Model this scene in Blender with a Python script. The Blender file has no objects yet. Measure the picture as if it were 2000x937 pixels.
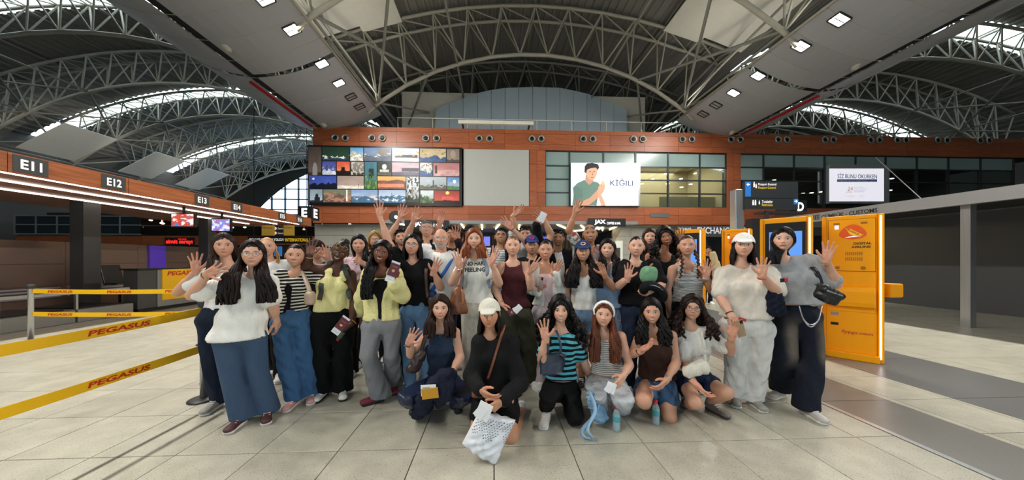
import bpy, math, random
import numpy as np
from mathutils import Vector, Matrix
from mathutils.bvhtree import BVHTree

random.seed(7); rng = np.random.default_rng(7)
sc = bpy.context.scene
COL = sc.collection

# ------------------------------------------------------------------ camera
FPX, PCX, PCY, CAMH = 580.0, 990.0, 505.0, 1.48
YAW = math.radians(2.47)
SA_, CA_ = math.sin(YAW), math.cos(YAW)
cam_d = bpy.data.cameras.new('camera'); cam = bpy.data.objects.new('camera', cam_d); COL.objects.link(cam)
cam.location = (0, 0, CAMH); cam.rotation_euler = (math.pi/2, 0, -YAW)
cam_d.sensor_width = 36; cam_d.lens = 36*FPX/2000; cam_d.shift_x = 10/2000; cam_d.shift_y = 36.5/2000
cam_d.clip_start = .05; cam_d.clip_end = 400
sc.camera = cam
# ------------------------------------------------------------------ world (daylight sky)
wd = bpy.data.worlds.new('sky'); sc.world = wd; wd.use_nodes = True
nt = wd.node_tree; nt.nodes.clear()
wo = nt.nodes.new('ShaderNodeOutputWorld'); bg = nt.nodes.new('ShaderNodeBackground')
bg.inputs[0].default_value = (.74, .87, 1.0, 1); bg.inputs[1].default_value = 4.0
nt.links.new(bg.outputs[0], wo.inputs[0])
# ------------------------------------------------------------------ exposure
vs = sc.view_settings
vs.view_transform = 'Standard'; vs.look = 'None'; vs.exposure = 0.15; vs.gamma = 1.0; vs.use_curve_mapping = False
LAMP_W = 150.0     # power of one ceiling floodlight

# ------------------------------------------------------------------ helpers
def lin(c):
    if isinstance(c, str):
        c = c.lstrip('#'); c = tuple(int(c[i:i+2], 16)/255 for i in (0, 2, 4))
    return tuple(x/12.92 if x <= .04045 else ((x+.055)/1.055)**2.4 for x in c[:3])
ORD = ['zeroth', 'first', 'second', 'third', 'fourth', 'fifth', 'sixth', 'seventh', 'eighth', 'ninth', 'tenth', 'eleventh', 'twelfth', 'thirteenth', 'fourteenth', 'fifteenth', 'sixteenth', 'seventeenth', 'eighteenth', 'nineteenth', 'twentieth'] + ['twenty-'+w for w in ('first', 'second', 'third', 'fourth', 'fifth', 'sixth', 'seventh', 'eighth', 'ninth')] + ['thirtieth']
def C2W(p):
    p = np.asarray(p, float)
    return np.stack([p[..., 0]*CA_+p[..., 1]*SA_, -p[..., 0]*SA_+p[..., 1]*CA_, p[..., 2]], -1)
def W2C(p):
    p = np.asarray(p, float)
    return np.stack([p[..., 0]*CA_-p[..., 1]*SA_, p[..., 0]*SA_+p[..., 1]*CA_, p[..., 2]], -1)
def PC(px, py, d): return np.array([(px-PCX)/FPX*d, d, CAMH-(py-PCY)/FPX*d])
def ray(px, py): return C2W(np.array([(px-PCX)/FPX, 1., -(py-PCY)/FPX]))
def WY(px, py, Y):
    r = ray(px, py); t = Y/r[1]; return np.array([r[0]*t, Y, CAMH+r[2]*t])
def WX(px, py, X):
    r = ray(px, py); t = X/r[0]; return np.array([X, r[1]*t, CAMH+r[2]*t])
def WZ(px, py, Z=0.):
    r = ray(px, py); t = (Z-CAMH)/r[2]; return np.array([r[0]*t, r[1]*t, Z])

WM = {}          # world offset of every parent (no rotation or scale is used on parents)
def mk_mesh(name, V, Fq=None, Ft=None, smooth=True, colors=None):
    me = bpy.data.meshes.new(name)
    V = np.asarray(V, np.float32).reshape(-1, 3)
    loops = []; tot = []
    if Fq is not None and len(Fq): Fq = np.asarray(Fq, np.int32); loops.append(Fq.ravel()); tot.append(np.full(len(Fq), 4, np.int32))
    if Ft is not None and len(Ft): Ft = np.asarray(Ft, np.int32); loops.append(Ft.ravel()); tot.append(np.full(len(Ft), 3, np.int32))
    L = np.concatenate(loops); T = np.concatenate(tot); S = np.concatenate([[0], np.cumsum(T)[:-1]]).astype(np.int32)
    me.vertices.add(len(V)); me.vertices.foreach_set('co', V.ravel())
    me.loops.add(len(L)); me.loops.foreach_set('vertex_index', L)
    me.polygons.add(len(T)); me.polygons.foreach_set('loop_start', S); me.polygons.foreach_set('loop_total', T)
    me.polygons.foreach_set('use_smooth', np.full(len(T), bool(smooth)))
    me.update(calc_edges=True)
    if colors is not None:
        at = me.color_attributes.new('Col', 'FLOAT_COLOR', 'POINT')
        c = np.ones((len(V), 4), np.float32); c[:, :3] = colors
        at.data.foreach_set('color', c.ravel())
    return me
def link(name, me, m=None, parent=None):
    o = bpy.data.objects.new(name, me); COL.objects.link(o)
    if m is not None and me is not None:
        if len(me.materials) == 0: me.materials.append(m)
    if parent is not None: o.parent = parent; WM[o] = WM.get(parent, np.zeros(3))
    else: WM[o] = np.zeros(3)
    return o
def tag(o, label=None, cat=None, group=None, kind=None):
    if label: o['label'] = label
    if cat: o['category'] = cat
    if group: o['group'] = group
    if kind: o['kind'] = kind
    return o
def thing(name, label, cat, loc, group=None):
    o = bpy.data.objects.new(name, None); COL.objects.link(o); o.empty_display_size = .1
    o.location = [float(x) for x in loc]; WM[o] = np.array(loc, float)
    return tag(o, label, cat, group)
def wparent(V, parent):          # world coordinates -> local to the parent
    return np.asarray(V, float)-(WM[parent] if parent is not None else 0)

class MB:
    """collects simple shapes, in world coordinates, into one mesh"""
    def __init__(s): s.v = []; s.f = []
    def add(s, V, Fs):
        b = len(s.v); s.v.extend([tuple(map(float, p)) for p in V]); s.f.extend([tuple(b+i for i in f) for f in Fs]); return s
    def box(s, x0, x1, y0, y1, z0, z1):
        return s.add([(x, y, z) for z in (z0, z1) for x, y in ((x0, y0), (x1, y0), (x1, y1), (x0, y1))],
              [(3, 2, 1, 0), (4, 5, 6, 7), (0, 1, 5, 4), (1, 2, 6, 5), (2, 3, 7, 6), (3, 0, 4, 7)])
    def obox(s, c, ux, uy, uz, hx, hy, hz, bev=0):
        c = np.array(c, float); ux, uy, uz = (np.array(u, float) for u in (ux, uy, uz))
        return s.add([c+a*hx*ux+b*hy*uy+e*hz*uz for e in (-1, 1) for a, b in ((-1, -1), (1, -1), (1, 1), (-1, 1))],
              [(3, 2, 1, 0), (4, 5, 6, 7), (0, 1, 5, 4), (1, 2, 6, 5), (2, 3, 7, 6), (3, 0, 4, 7)])
    def quad(s, a, b, c, d): return s.add([a, b, c, d], [(0, 1, 2, 3)])
    def prism(s, pts, ux, uy, org, uz, depth):      # polygon in the plane (ux,uy) at org, pushed along uz
        org, ux, uy, uz = (np.array(u, float) for u in (org, ux, uy, uz)); n = len(pts)
        a = [org+p[0]*ux+p[1]*uy for p in pts]; b = [p+uz*depth for p in a]
        return s.add(a+b, [tuple(range(n))[::-1], tuple(range(n, 2*n))]+[(i, (i+1) % n, n+(i+1) % n, n+i) for i in range(n)])
    def tube(s, pts, r, n=6, cap=True, closed=False):
        pts = [np.array(p, float) for p in pts]; m = len(pts); rr = r if hasattr(r, '__len__') else [r]*m
        V = []; Fs = []; pu = None
        for i, p in enumerate(pts):
            if closed: t = pts[(i+1) % m]-pts[i-1]
            else: t = pts[min(i+1, m-1)]-pts[max(i-1, 0)]
            t = t/(np.linalg.norm(t)+1e-9)
            if pu is None: pu = np.cross(t, (0, 0, 1) if abs(t[2]) < .9 else (1, 0, 0))
            u = pu-t*np.dot(pu, t); u /= np.linalg.norm(u)+1e-9; pu = u; w = np.cross(t, u)
            for k in range(n):
                a = 2*math.pi*k/n; V.append(p+rr[i]*(math.cos(a)*u+math.sin(a)*w))
        for i in range(m if closed else m-1):
            for k in range(n): Fs.append((i*n+k, i*n+(k+1) % n, ((i+1) % m)*n+(k+1) % n, ((i+1) % m)*n+k))
        if cap and not closed: Fs += [tuple(range(n))[::-1], tuple(range((m-1)*n, m*n))]
        return s.add(V, Fs)
    def ribbon(s, pts, wvec, w, th):      # flat strap along pts, width along wvec
        pts = [np.array(p, float) for p in pts]; m = len(pts); V = []; Fs = []
        for i, p in enumerate(pts):
            t = pts[min(i+1, m-1)]-pts[max(i-1, 0)]; t /= np.linalg.norm(t)+1e-9
            wv = np.array(wvec[i] if hasattr(wvec[0], '__len__') else wvec, float); wv = wv-t*np.dot(wv, t); wv /= np.linalg.norm(wv)+1e-9; nn = np.cross(t, wv)
            V += [p-wv*w/2-nn*th/2, p+wv*w/2-nn*th/2, p+wv*w/2+nn*th/2, p-wv*w/2+nn*th/2]
        for i in range(m-1):
            for k in range(4): Fs.append((i*4+k, i*4+(k+1) % 4, i*4+4+(k+1) % 4, i*4+4+k))
        Fs += [(3, 2, 1, 0), tuple(range(m*4-4, m*4))]
        return s.add(V, Fs)
    def lathe(s, prof, org, axis=(0, 0, 1), n=20):
        org = np.array(org, float); ax = np.array(axis, float); ax /= np.linalg.norm(ax)
        u = np.cross(ax, (0, 0, 1) if abs(ax[2]) < .9 else (1, 0, 0)); u /= np.linalg.norm(u); w = np.cross(ax, u)
        V = []; Fs = []; m = len(prof)
        for r, h in prof:
            for k in range(n):
                a = 2*math.pi*k/n; V.append(org+ax*h+r*(math.cos(a)*u+math.sin(a)*w))
        for i in range(m-1):
            for k in range(n): Fs.append((i*n+k, i*n+(k+1) % n, (i+1)*n+(k+1) % n, (i+1)*n+k))
        Fs += [tuple(range(n))[::-1], tuple(range((m-1)*n, m*n))]
        return s.add(V, Fs)
    def build(s, name, m, parent=None, smooth=False, bevel=0):
        me = bpy.data.meshes.new(name); me.from_pydata([tuple(p) for p in wparent(s.v, parent)], [], s.f)
        if smooth: me.polygons.foreach_set('use_smooth', np.full(len(me.polygons), True))
        me.update(); o = link(name, me, m, parent)
        if bevel: 
            b = o.modifiers.new('bevel', 'BEVEL'); b.width = bevel; b.segments = 2; b.limit_method = 'ANGLE'
        return o

# ------------------------------------------------------------------ materials
MATS = {}
def mat(name, col=(.5, .5, .5), rough=.6, metal=0, bump=0, bscale=40, var=0, vscale=4, emit=0, spec=.5, alpha=None, stretch=None, objrand=0, coat=0, bdist=.02):
    if name in MATS: return MATS[name]
    m = bpy.data.materials.new(name); m.use_nodes = True; MATS[name] = m
    n = m.node_tree.nodes; l = m.node_tree.links; b = n['Principled BSDF']
    c = lin(col) if (isinstance(col, str)) else col
    b.inputs['Base Color'].default_value = (*c, 1); b.inputs['Roughness'].default_value = rough; b.inputs['Metallic'].default_value = metal
    b.inputs['Specular IOR Level'].default_value = spec
    if coat: b.inputs['Coat Weight'].default_value = coat
    if emit: b.inputs['Emission Color'].default_value = (*c, 1); b.inputs['Emission Strength'].default_value = emit
    tc = None
    def coord(sc_=None):
        nonlocal tc
        if tc is None: tc = n.new('ShaderNodeTexCoord')
        mp = n.new('ShaderNodeMapping'); l.new(tc.outputs['Object'], mp.inputs[0])
        if sc_: mp.inputs['Scale'].default_value = sc_
        return mp.outputs[0]
    if var or objrand:
        hsv = n.new('ShaderNodeHueSaturation'); hsv.inputs['Color'].default_value = (*c, 1); last = None
        if var:
            tx = n.new('ShaderNodeTexNoise'); tx.inputs['Scale'].default_value = vscale; tx.inputs['Detail'].default_value = 5
            l.new(coord(stretch), tx.inputs['Vector'])
            mr = n.new('ShaderNodeMapRange'); mr.inputs[1].default_value = .25; mr.inputs[2].default_value = .75
            mr.inputs[3].default_value = 1-var; mr.inputs[4].default_value = 1+var; l.new(tx.outputs[0], mr.inputs[0]); last = mr.outputs[0]
        if objrand:
            oi = n.new('ShaderNodeObjectInfo'); mr2 = n.new('ShaderNodeMapRange'); mr2.inputs[3].default_value = 1-objrand; mr2.inputs[4].default_value = 1+objrand
            l.new(oi.outputs['Random'], mr2.inputs[0])
            if last is None: last = mr2.outputs[0]
            else:
                mu = n.new('ShaderNodeMath'); mu.operation = 'MULTIPLY'; l.new(last, mu.inputs[0]); l.new(mr2.outputs[0], mu.inputs[1]); last = mu.outputs[0]
        l.new(last, hsv.inputs['Value']); l.new(hsv.outputs[0], b.inputs['Base Color'])
    if bump:
        tx = n.new('ShaderNodeTexNoise'); tx.inputs['Scale'].default_value = bscale; tx.inputs['Detail'].default_value = 4
        l.new(coord(stretch), tx.inputs['Vector'])
        bp = n.new('ShaderNodeBump'); bp.inputs['Strength'].default_value = bump; bp.inputs['Distance'].default_value = bdist
        l.new(tx.outputs[0], bp.inputs['Height']); l.new(bp.outputs[0], b.inputs['Normal'])
    return m
def emat(name, col, strength):
    if name in MATS: return MATS[name]
    m = bpy.data.materials.new(name); m.use_nodes = True; MATS[name] = m
    n = m.node_tree.nodes; l = m.node_tree.links; n.clear()
    o = n.new('ShaderNodeOutputMaterial'); e = n.new('ShaderNodeEmission'); c = lin(col) if isinstance(col, str) else col
    e.inputs[0].default_value = (*c, 1); e.inputs[1].default_value = strength; l.new(e.outputs[0], o.inputs[0]); return m
def glassmat(name, tint='#dfeeea', refl=.12, dark=.8, rough=.02):
    if name in MATS: return MATS[name]
    m = bpy.data.materials.new(name); m.use_nodes = True; MATS[name] = m
    n = m.node_tree.nodes; l = m.node_tree.links; n.clear()
    o = n.new('ShaderNodeOutputMaterial'); t = n.new('ShaderNodeBsdfTransparent'); g = n.new('ShaderNodeBsdfGlossy'); mx = n.new('ShaderNodeMixShader')
    t.inputs[0].default_value = (*[x*dark for x in lin(tint)], 1); g.inputs['Roughness'].default_value = rough; mx.inputs[0].default_value = refl
    l.new(t.outputs[0], mx.inputs[1]); l.new(g.outputs[0], mx.inputs[2]); l.new(mx.outputs[0], o.inputs[0]); return m
def colmat(name, rough=.5, emit=0, spec=.4, bump=0, bscale=60, sss=0):          # colour from the mesh's own colour attribute
    if name in MATS: return MATS[name]
    m = bpy.data.materials.new(name); m.use_nodes = True; MATS[name] = m
    n = m.node_tree.nodes; l = m.node_tree.links; b = n['Principled BSDF']; a = n.new('ShaderNodeVertexColor'); a.layer_name = 'Col'
    l.new(a.outputs[0], b.inputs['Base Color']); b.inputs['Roughness'].default_value = rough; b.inputs['Specular IOR Level'].default_value = spec
    if emit: l.new(a.outputs[0], b.inputs['Emission Color']); b.inputs['Emission Strength'].default_value = emit
    if bump:
        tc = n.new('ShaderNodeTexCoord'); tx = n.new('ShaderNodeTexNoise'); tx.inputs['Scale'].default_value = bscale; l.new(tc.outputs['Object'], tx.inputs['Vector'])
        bp = n.new('ShaderNodeBump'); bp.inputs['Strength'].default_value = bump; bp.inputs['Distance'].default_value = .01; l.new(tx.outputs[0], bp.inputs['Height']); l.new(bp.outputs[0], b.inputs['Normal'])
    return m
def woodmat(name, c1, c2, rough=.45, scale=(.35, 3, 9), objrand=.12):
    if name in MATS: return MATS[name]
    m = bpy.data.materials.new(name); m.use_nodes = True; MATS[name] = m
    n = m.node_tree.nodes; l = m.node_tree.links; b = n['Principled BSDF']
    tc = n.new('ShaderNodeTexCoord'); mp = n.new('ShaderNodeMapping'); mp.inputs['Scale'].default_value = scale; l.new(tc.outputs['Object'], mp.inputs[0])
    oi = n.new('ShaderNodeObjectInfo'); av = n.new('ShaderNodeVectorMath'); av.operation = 'ADD'
    l.new(mp.outputs[0], av.inputs[0]); l.new(oi.outputs['Random'], av.inputs[1])
    tx = n.new('ShaderNodeTexNoise'); tx.inputs['Scale'].default_value = 4; tx.inputs['Detail'].default_value = 8; tx.inputs['Distortion'].default_value = .6; l.new(av.outputs[0], tx.inputs['Vector'])
    cr = n.new('ShaderNodeValToRGB'); cr.color_ramp.elements[0].position = .3; cr.color_ramp.elements[1].position = .7
    cr.color_ramp.elements[0].color = (*lin(c1), 1); cr.color_ramp.elements[1].color = (*lin(c2), 1); l.new(tx.outputs[0], cr.inputs[0])
    hs = n.new('ShaderNodeHueSaturation'); l.new(cr.outputs[0], hs.inputs['Color'])
    mr = n.new('ShaderNodeMapRange'); mr.inputs[3].default_value = 1-objrand; mr.inputs[4].default_value = 1+objrand; l.new(oi.outputs['Random'], mr.inputs[0]); l.new(mr.outputs[0], hs.inputs['Value'])
    l.new(hs.outputs[0], b.inputs['Base Color']); b.inputs['Roughness'].default_value = rough
    return m
def tilemat(name):
    m = bpy.data.materials.new(name); m.use_nodes = True
    n = m.node_tree.nodes; l = m.node_tree.links; b = n['Principled BSDF']
    tc = n.new('ShaderNodeTexCoord'); geo = n.new('ShaderNodeNewGeometry')
    v = n.new('ShaderNodeTexNoise'); v.inputs['Scale'].default_value = 110; v.inputs['Detail'].default_value = 2; l.new(geo.outputs['Position'], v.inputs['Vector'])
    cr = n.new('ShaderNodeValToRGB'); cr.color_ramp.elements[0].position = .30; cr.color_ramp.elements[1].position = .40
    cr.color_ramp.elements[0].color = (*lin('#6f6a5d'), 1); cr.color_ramp.elements[1].color = (*lin('#b7b4a4'), 1); l.new(v.outputs[0], cr.inputs[0])
    v2 = n.new('ShaderNodeTexNoise'); v2.inputs['Scale'].default_value = 5; v2.inputs['Detail'].default_value = 6; l.new(geo.outputs['Position'], v2.inputs['Vector'])
    mr = n.new('ShaderNodeMapRange'); mr.inputs[1].default_value = .3; mr.inputs[2].default_value = .7; mr.inputs[3].default_value = .84; mr.inputs[4].default_value = 1.08; l.new(v2.outputs[0], mr.inputs[0])
    oi = n.new('ShaderNodeObjectInfo'); mr2 = n.new('ShaderNodeMapRange'); mr2.inputs[3].default_value = .93; mr2.inputs[4].default_value = 1.05; l.new(oi.outputs['Random'], mr2.inputs[0])
    mu = n.new('ShaderNodeMath'); mu.operation = 'MULTIPLY'; l.new(mr.outputs[0], mu.inputs[0]); l.new(mr2.outputs[0], mu.inputs[1])
    hs = n.new('ShaderNodeHueSaturation'); l.new(cr.outputs[0], hs.inputs['Color']); l.new(mu.outputs[0], hs.inputs['Value'])
    l.new(hs.outputs[0], b.inputs['Base Color']); b.inputs['Roughness'].default_value = .32; b.inputs['Specular IOR Level'].default_value = .35
    return m
# ------------------------------------------------------------------ lettering
def text_mesh(s, bold=0.0):
    cu = bpy.data.curves.new('lettering', 'FONT'); cu.body = s; cu.resolution_u = 3; cu.offset = bold
    o = bpy.data.objects.new('lettering_tmp', cu); COL.objects.link(o)
    dg = bpy.context.evaluated_depsgraph_get(); me = bpy.data.meshes.new_from_object(o.evaluated_get(dg))
    V = np.array([v.co[:] for v in me.vertices]); Fs = [tuple(p.vertices) for p in me.polygons]
    bpy.data.objects.remove(o); bpy.data.curves.remove(cu); bpy.data.meshes.remove(me)
    return V, Fs
TXC = {}
def text(s, org, ux, uy, m, parent=None, w=None, h=None, bold=0.0, name='lettering', align='l', conform=None, shear=0):
    """flat lettering: lower-left (or centre) at org, ux/uy unit vectors; fitted to width w and/or height h"""
    k = (s, bold)
    if k not in TXC: TXC[k] = text_mesh(s, bold)
    V, Fs = TXC[k]; V = V.copy()
    mn = V.min(0); mx = V.max(0); V -= mn; sz = mx-mn
    sx = w/sz[0] if w else h/sz[1]; sy = h/sz[1] if h else sx
    X = V[:, 0]*sx; Y = V[:, 1]*sy
    if align == 'c': X -= sz[0]*sx/2; Y -= sz[1]*sy/2
    X = X+shear*Y
    org, ux, uy = (np.array(u, float) for u in (org, ux, uy))
    P = org+X[:, None]*ux+Y[:, None]*uy
    if conform is not None: P = conform(P)
    mb = MB(); mb.add(P, Fs)
    return mb.build(name, m, parent)
# ================================================================== THE HALL
AX = 2.35; VSP = 25.4          # axis of the middle vault, spacing of vaults
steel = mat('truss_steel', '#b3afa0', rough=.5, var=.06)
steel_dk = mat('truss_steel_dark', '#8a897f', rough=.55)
deck_m = mat('roof_deck', '#83807a', rough=.6, metal=.1, var=.12, vscale=.6)
raft_m = mat('ceiling_raft', '#a6a7ab', rough=.45, metal=.1, bump=.05, bscale=300, objrand=.04)
raft_dk = mat('raft_slot', '#1d1e20', rough=.7)
white_p = mat('white_panel', '#e6e3d6', rough=.7, var=.03)
wood = woodmat('wall_wood', '#8f4a2b', '#b5663d', rough=.42)
wood_dk = woodmat('canopy_wood', '#6b3a22', '#94552f', rough=.45, scale=(3, .35, 9))
dark = mat('dark_recess', '#1b1a1a', rough=.7)
dkgrey = mat('dark_grey_metal', '#3a3b3d', rough=.45, metal=.5)
grey = mat('grey_panel', '#8b8d8c', rough=.5, var=.03)
silver = mat('brushed_steel', '#b8b9ba', rough=.3, metal=.9, var=.08, vscale=30, stretch=(1, 1, .05))
black = mat('black_plastic', '#101112', rough=.35)
led = emat('led_white', '#fff6e6', 5.0)
led_cool = emat('led_cool', '#f4f7ff', 4.0)
def S(o): o['kind'] = 'structure'; return o

# ---- floor
YT0 = .54
tile_m = tilemat('granite_tile'); joint_m = mat('floor_joint', '#4b4942', rough=.8)
mb = MB(); mb.box(-40, 44.5, -14, 48, -.2, -.012); floor = S(mb.build('floor', joint_m))
tl = []
def inview(x, y):
    c = W2C(np.array([x, y, 0.]))
    if c[1] < .6: return None
    px = PCX+FPX*c[0]/c[1]; py = PCY+FPX*CAMH/c[1]
    if px < -80 or px > 2080 or py > 1010: return None
    return c[1]
XR = [(i*.6, i*.6+.6) for i in range(-56, 60)]
def clipx(x0, x1):
    out = []
    for a, b in ((-99, 3.34), (4.12, 4.86), (6.3, 99)):
        p, q = max(x0, a), min(x1, b)
        if q-p > .02: out.append((p, q))
    return out
g = .0035
near = []; far = []
for j in range(-24, 42):
    y0 = YT0+j*.6
    for x0, x1 in XR:
        for p, q in clipx(x0, x1):
            dd = inview((p+q)/2, y0+.3) or inview(p, y0+.6) or inview(q, y0+.6)
            if dd is not None: near.append((dd, p, q, y0))
            else: far.append((p, q, y0))
near.sort(key=lambda t: t[0])
tmesh = {}
for dd, p, q, y0 in near[:300]:
    k = round(q-p, 3)
    if k not in tmesh:
        w = (q-p)/2-g; h = .3-g; b = .002
        V = [(-w, -h, -.012), (w, -h, -.012), (w, h, -.012), (-w, h, -.012), (-w, -h, -b), (w, -h, -b), (w, h, -b), (-w, h, -b), (-w+b, -h+b, 0), (w-b, -h+b, 0), (w-b, h-b, 0), (-w+b, h-b, 0)]
        Q = [(0, 1, 5, 4), (1, 2, 6, 5), (2, 3, 7, 6), (3, 0, 4, 7), (4, 5, 9, 8), (5, 6, 10, 9), (6, 7, 11, 10), (7, 4, 8, 11), (8, 9, 10, 11)]
        tmesh[k] = mk_mesh('tile', V, Q, smooth=False); tmesh[k].materials.append(tile_m)
    o = link('tile', tmesh[k], None, floor); o.location = ((p+q)/2, y0+.3, 0)
mb = MB()
for p, q, y0 in [t[1:] for t in near[300:]]+far: mb.quad((p+g, y0+g, 0), (q-g, y0+g, 0), (q-g, y0+.6-g, 0), (p+g, y0+.6-g, 0))
o = mb.build('tile_field', tile_m, floor); o['kind'] = 'stuff'
band_m = mat('dark_granite', '#77756f', rough=.3, var=.1, vscale=60, objrand=.05)
plinth_m = mat('plinth_granite', '#6c6c6b', rough=.3, var=.1, vscale=60, objrand=.05)
for j in range(-2, 14):
    y0 = YT0+j*1.2
    mb = MB(); mb.box(3.40, 4.12-g, y0+g, y0+1.2-g, -.012, 0); mb.build('band_slab', band_m, floor)
    mb = MB(); mb.box(4.86+g, 6.3-g, y0+g, y0+1.2-g, -.012, 0); mb.build('band_slab', plinth_m, floor)
mb = MB(); mb.box(3.345, 3.395, -2, 18, -.012, .004); mb.build('metal_edge', silver, floor)

# ---- roof decks
def ztop(u): return 15.9-u*u/58.
def zbot(u): return 13.5-(14.75-math.sqrt(max(0, 14.75**2-u*u)))
TRY = [-8., -1.0, 5.6, 11.2, 17.4, 22.2, 27.0, 31.8, 36.6, 41.4]
SKY = [-8., 17.4, 27.0, 36.6]
def deck(xc, spans, nm='ceiling', ul=12.7, ur=12.7):
    prof = []; n = 58
    for i in range(n):
        u0 = -ul+(ul+ur)*i/n; u1 = -ul+(ul+ur)*(i+1)/n; w = u1-u0
        for t, h in ((0, 0), (.55, 0), (.62, -.09), (.93, -.09)):
            u = u0+w*t; prof.append((xc+u, ztop(u)+.35+h))
    prof.append((xc+ur, ztop(ur)+.35))
    for ya, yb in spans:
        V = [(x, y, z) for y in (ya, yb) for x, z in prof]; m = len(prof)
        Q = [(i, i+1, m+i+1, m+i) for i in range(m-1)]
        o = link(nm, mk_mesh(nm, V, Q, smooth=False), deck_m); S(o)
sk_spans = [(-14, -8.8), (-7.2, 17.0), (18.5, 26.6), (28.1, 36.2), (37.7, 46)]
deck(AX, [(-14, 46)]); deck(AX-VSP, sk_spans, ul=16.2); deck(AX+VSP, sk_spans, ur=16.2)
# skylight glazing over the outer vaults
sky_gl = glassmat('skylight_glass', '#fbfff6', .04, .97)
kwin = 1
for xc in (AX-VSP, AX+VSP):
    for y in SKY[1:]:
        w = 1.2
        us = np.linspace(-12.4, 12.4, 19)
        root = S(thing('window_%d' % kwin, None, None, (xc, y, 0))); kwin += 1
        for a, b in zip(us[:-1], us[1:]):
            mb = MB(); za, zb = ztop(a)+.36, ztop(b)+.36
            mb.quad((xc+a+.03, y-.4, za), (xc+b-.03, y-.4, zb), (xc+b-.03, y+1.1, zb), (xc+a+.03, y+1.1, za)); mb.build('pane', sky_gl, root)

# ---- arch trusses
zside = lambda u: 14.0-(21-math.sqrt(441-u*u))
def truss(xc, y, n, label, group, m, two=True):
    mid_ = xc == AX; zb_ = zbot if mid_ else zside; hb_ = 9.05 if mid_ else 12.9; ht_ = 11.6 if mid_ else 13.2
    t = thing('roof_truss', label, 'truss', (xc, y, 9.8), group)
    tu = [-ht_+2*ht_*i/n for i in range(n+1)]; bu = [-hb_+2*hb_*(i)/(n-1) for i in range(n)]
    ys = (y-.55, y+.55) if two else (y,)
    B = [(xc+u, y, zb_(u)) for u in bu]
    for yy in ys:
        MB().tube([(xc+u, yy, ztop(u)) for u in tu], .09, 6).build('top_chord', m, t, True)
    MB().tube([(xc-hb_-.55, y, zb_(hb_+.55)-.1)]+B+[(xc+hb_+.55, y, zb_(hb_+.55)-.1)], .105, 6).build('bottom_chord', m, t, True)
    w = MB()
    for yy in ys:
        T = [(xc+u, yy, ztop(u)) for u in tu]
        for i in range(n):
            w.tube([T[i], B[i]], .045, 5, False); w.tube([T[i+1], B[i]], .045, 5, False)
    w.build('web', m, t, True)
    if two:
        w = MB()
        for i, u in enumerate(tu):
            w.tube([(xc+u, ys[0], ztop(u)), (xc+u, ys[1], ztop(u))], .05, 5, False)
            if i < n: w.tube([(xc+u, ys[0], ztop(u)), (xc+tu[i+1], ys[1], ztop(tu[i+1]))], .04, 5, False)
        w.build('top_bracing', m, t, True)
    return t
GT = 'arched steel roof trusses'
for i, y in enumerate(TRY):
    if y < 5: continue
    nm = {17.4: 'pale steel arch truss spanning the middle vault above the wood wall', 22.2: 'dim arch truss in the middle vault just behind the front truss',
          27.0: 'dim arch truss deep in the middle vault behind the grey arched partition', 11.2: 'arch truss of the middle vault nearest overhead', 5.6: 'arch truss of the middle vault above the crowd'}.get(y, 'dim arch truss at the far end of the middle vault, %s from the camera' % ORD[i-1])
    truss(AX, y, 12, nm, GT, steel if y < 18 else steel_dk)  # trusses past the wood wall: dimness put into a darker steel colour
    ln = {17.4: 'sunlit arch truss under the nearest skylight strip of the left vault', 27.0: 'sunlit white arch truss under the middle skylight strip of the left vault',
          36.6: 'sunlit white arch truss under the farthest skylight strip of the left vault', 22.2: 'shaded arch truss between the two nearer left skylight strips', 31.8: 'shaded arch truss between the two farther left skylight strips'}
    truss(AX-VSP, y, 16, ln.get(y, 'shaded arch truss of the left vault away from skylights, %s from the camera' % ORD[i-1]), GT, steel)
    if y > 10:
        truss(AX+VSP, y, 16, {27.0: 'sunlit arch truss under the skylight strip of the right vault'}.get(y, 'shaded arch truss of the right vault, %s from the camera' % ORD[i-2]), GT, steel)
# purlins running along the vaults, and the flat lattice between trusses
k = 1
for xc in (AX-VSP, AX, AX+VSP):
    for u in (-10.6, -7.6, -3.9, 0, 3.9, 7.6, 10.6):
        S(MB().tube([(xc+u, -12, ztop(u)+.2), (xc+u, 46, ztop(u)+.2)], .07, 5).build('trim_%d' % k, steel_dk, None, True)); k += 1
    mb = MB(); zk = zbot if xc == AX else zside
    for a, b in zip(TRY[3:-1], TRY[4:]):
        for sg in (-1, 1):
            if xc != AX:
                for u0, u1 in ((9.5, 12.9), (12.9, 9.5), (5.5, 9.5), (9.5, 5.5)): mb.tube([(xc+sg*u0, a, zk(u0)), (xc+sg*u1, b, zk(u1))], .06, 5, False)
                for u in (5.5, 9.5, 12.9): mb.tube([(xc+sg*u, a, zk(u)), (xc+sg*u, b, zk(u))], .06, 5, False)
                continue
            for u0, u1 in ((6.2, 9.0), (9.0, 6.2)): mb.tube([(xc+sg*u0, a, zbot(u0)), (xc+sg*u1, b, zbot(u1))], .07, 5, False)
            for u in (4.5, 9.05): mb.tube([(xc+sg*u, a, zbot(u)), (xc+sg*u, b, zbot(u))], .06, 5, False)
            for u0, u1 in ((8.8, 11.3), (11.3, 8.8)): mb.tube([(xc+sg*u0, a, zbot(u0) if u0 < 10 else ztop(u0)), (xc+sg*u1, b, zbot(u1) if u1 < 10 else ztop(u1))], .06, 5, False)
    S(mb.build('trim_%d' % k, steel_dk, None, True)); k += 1

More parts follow.
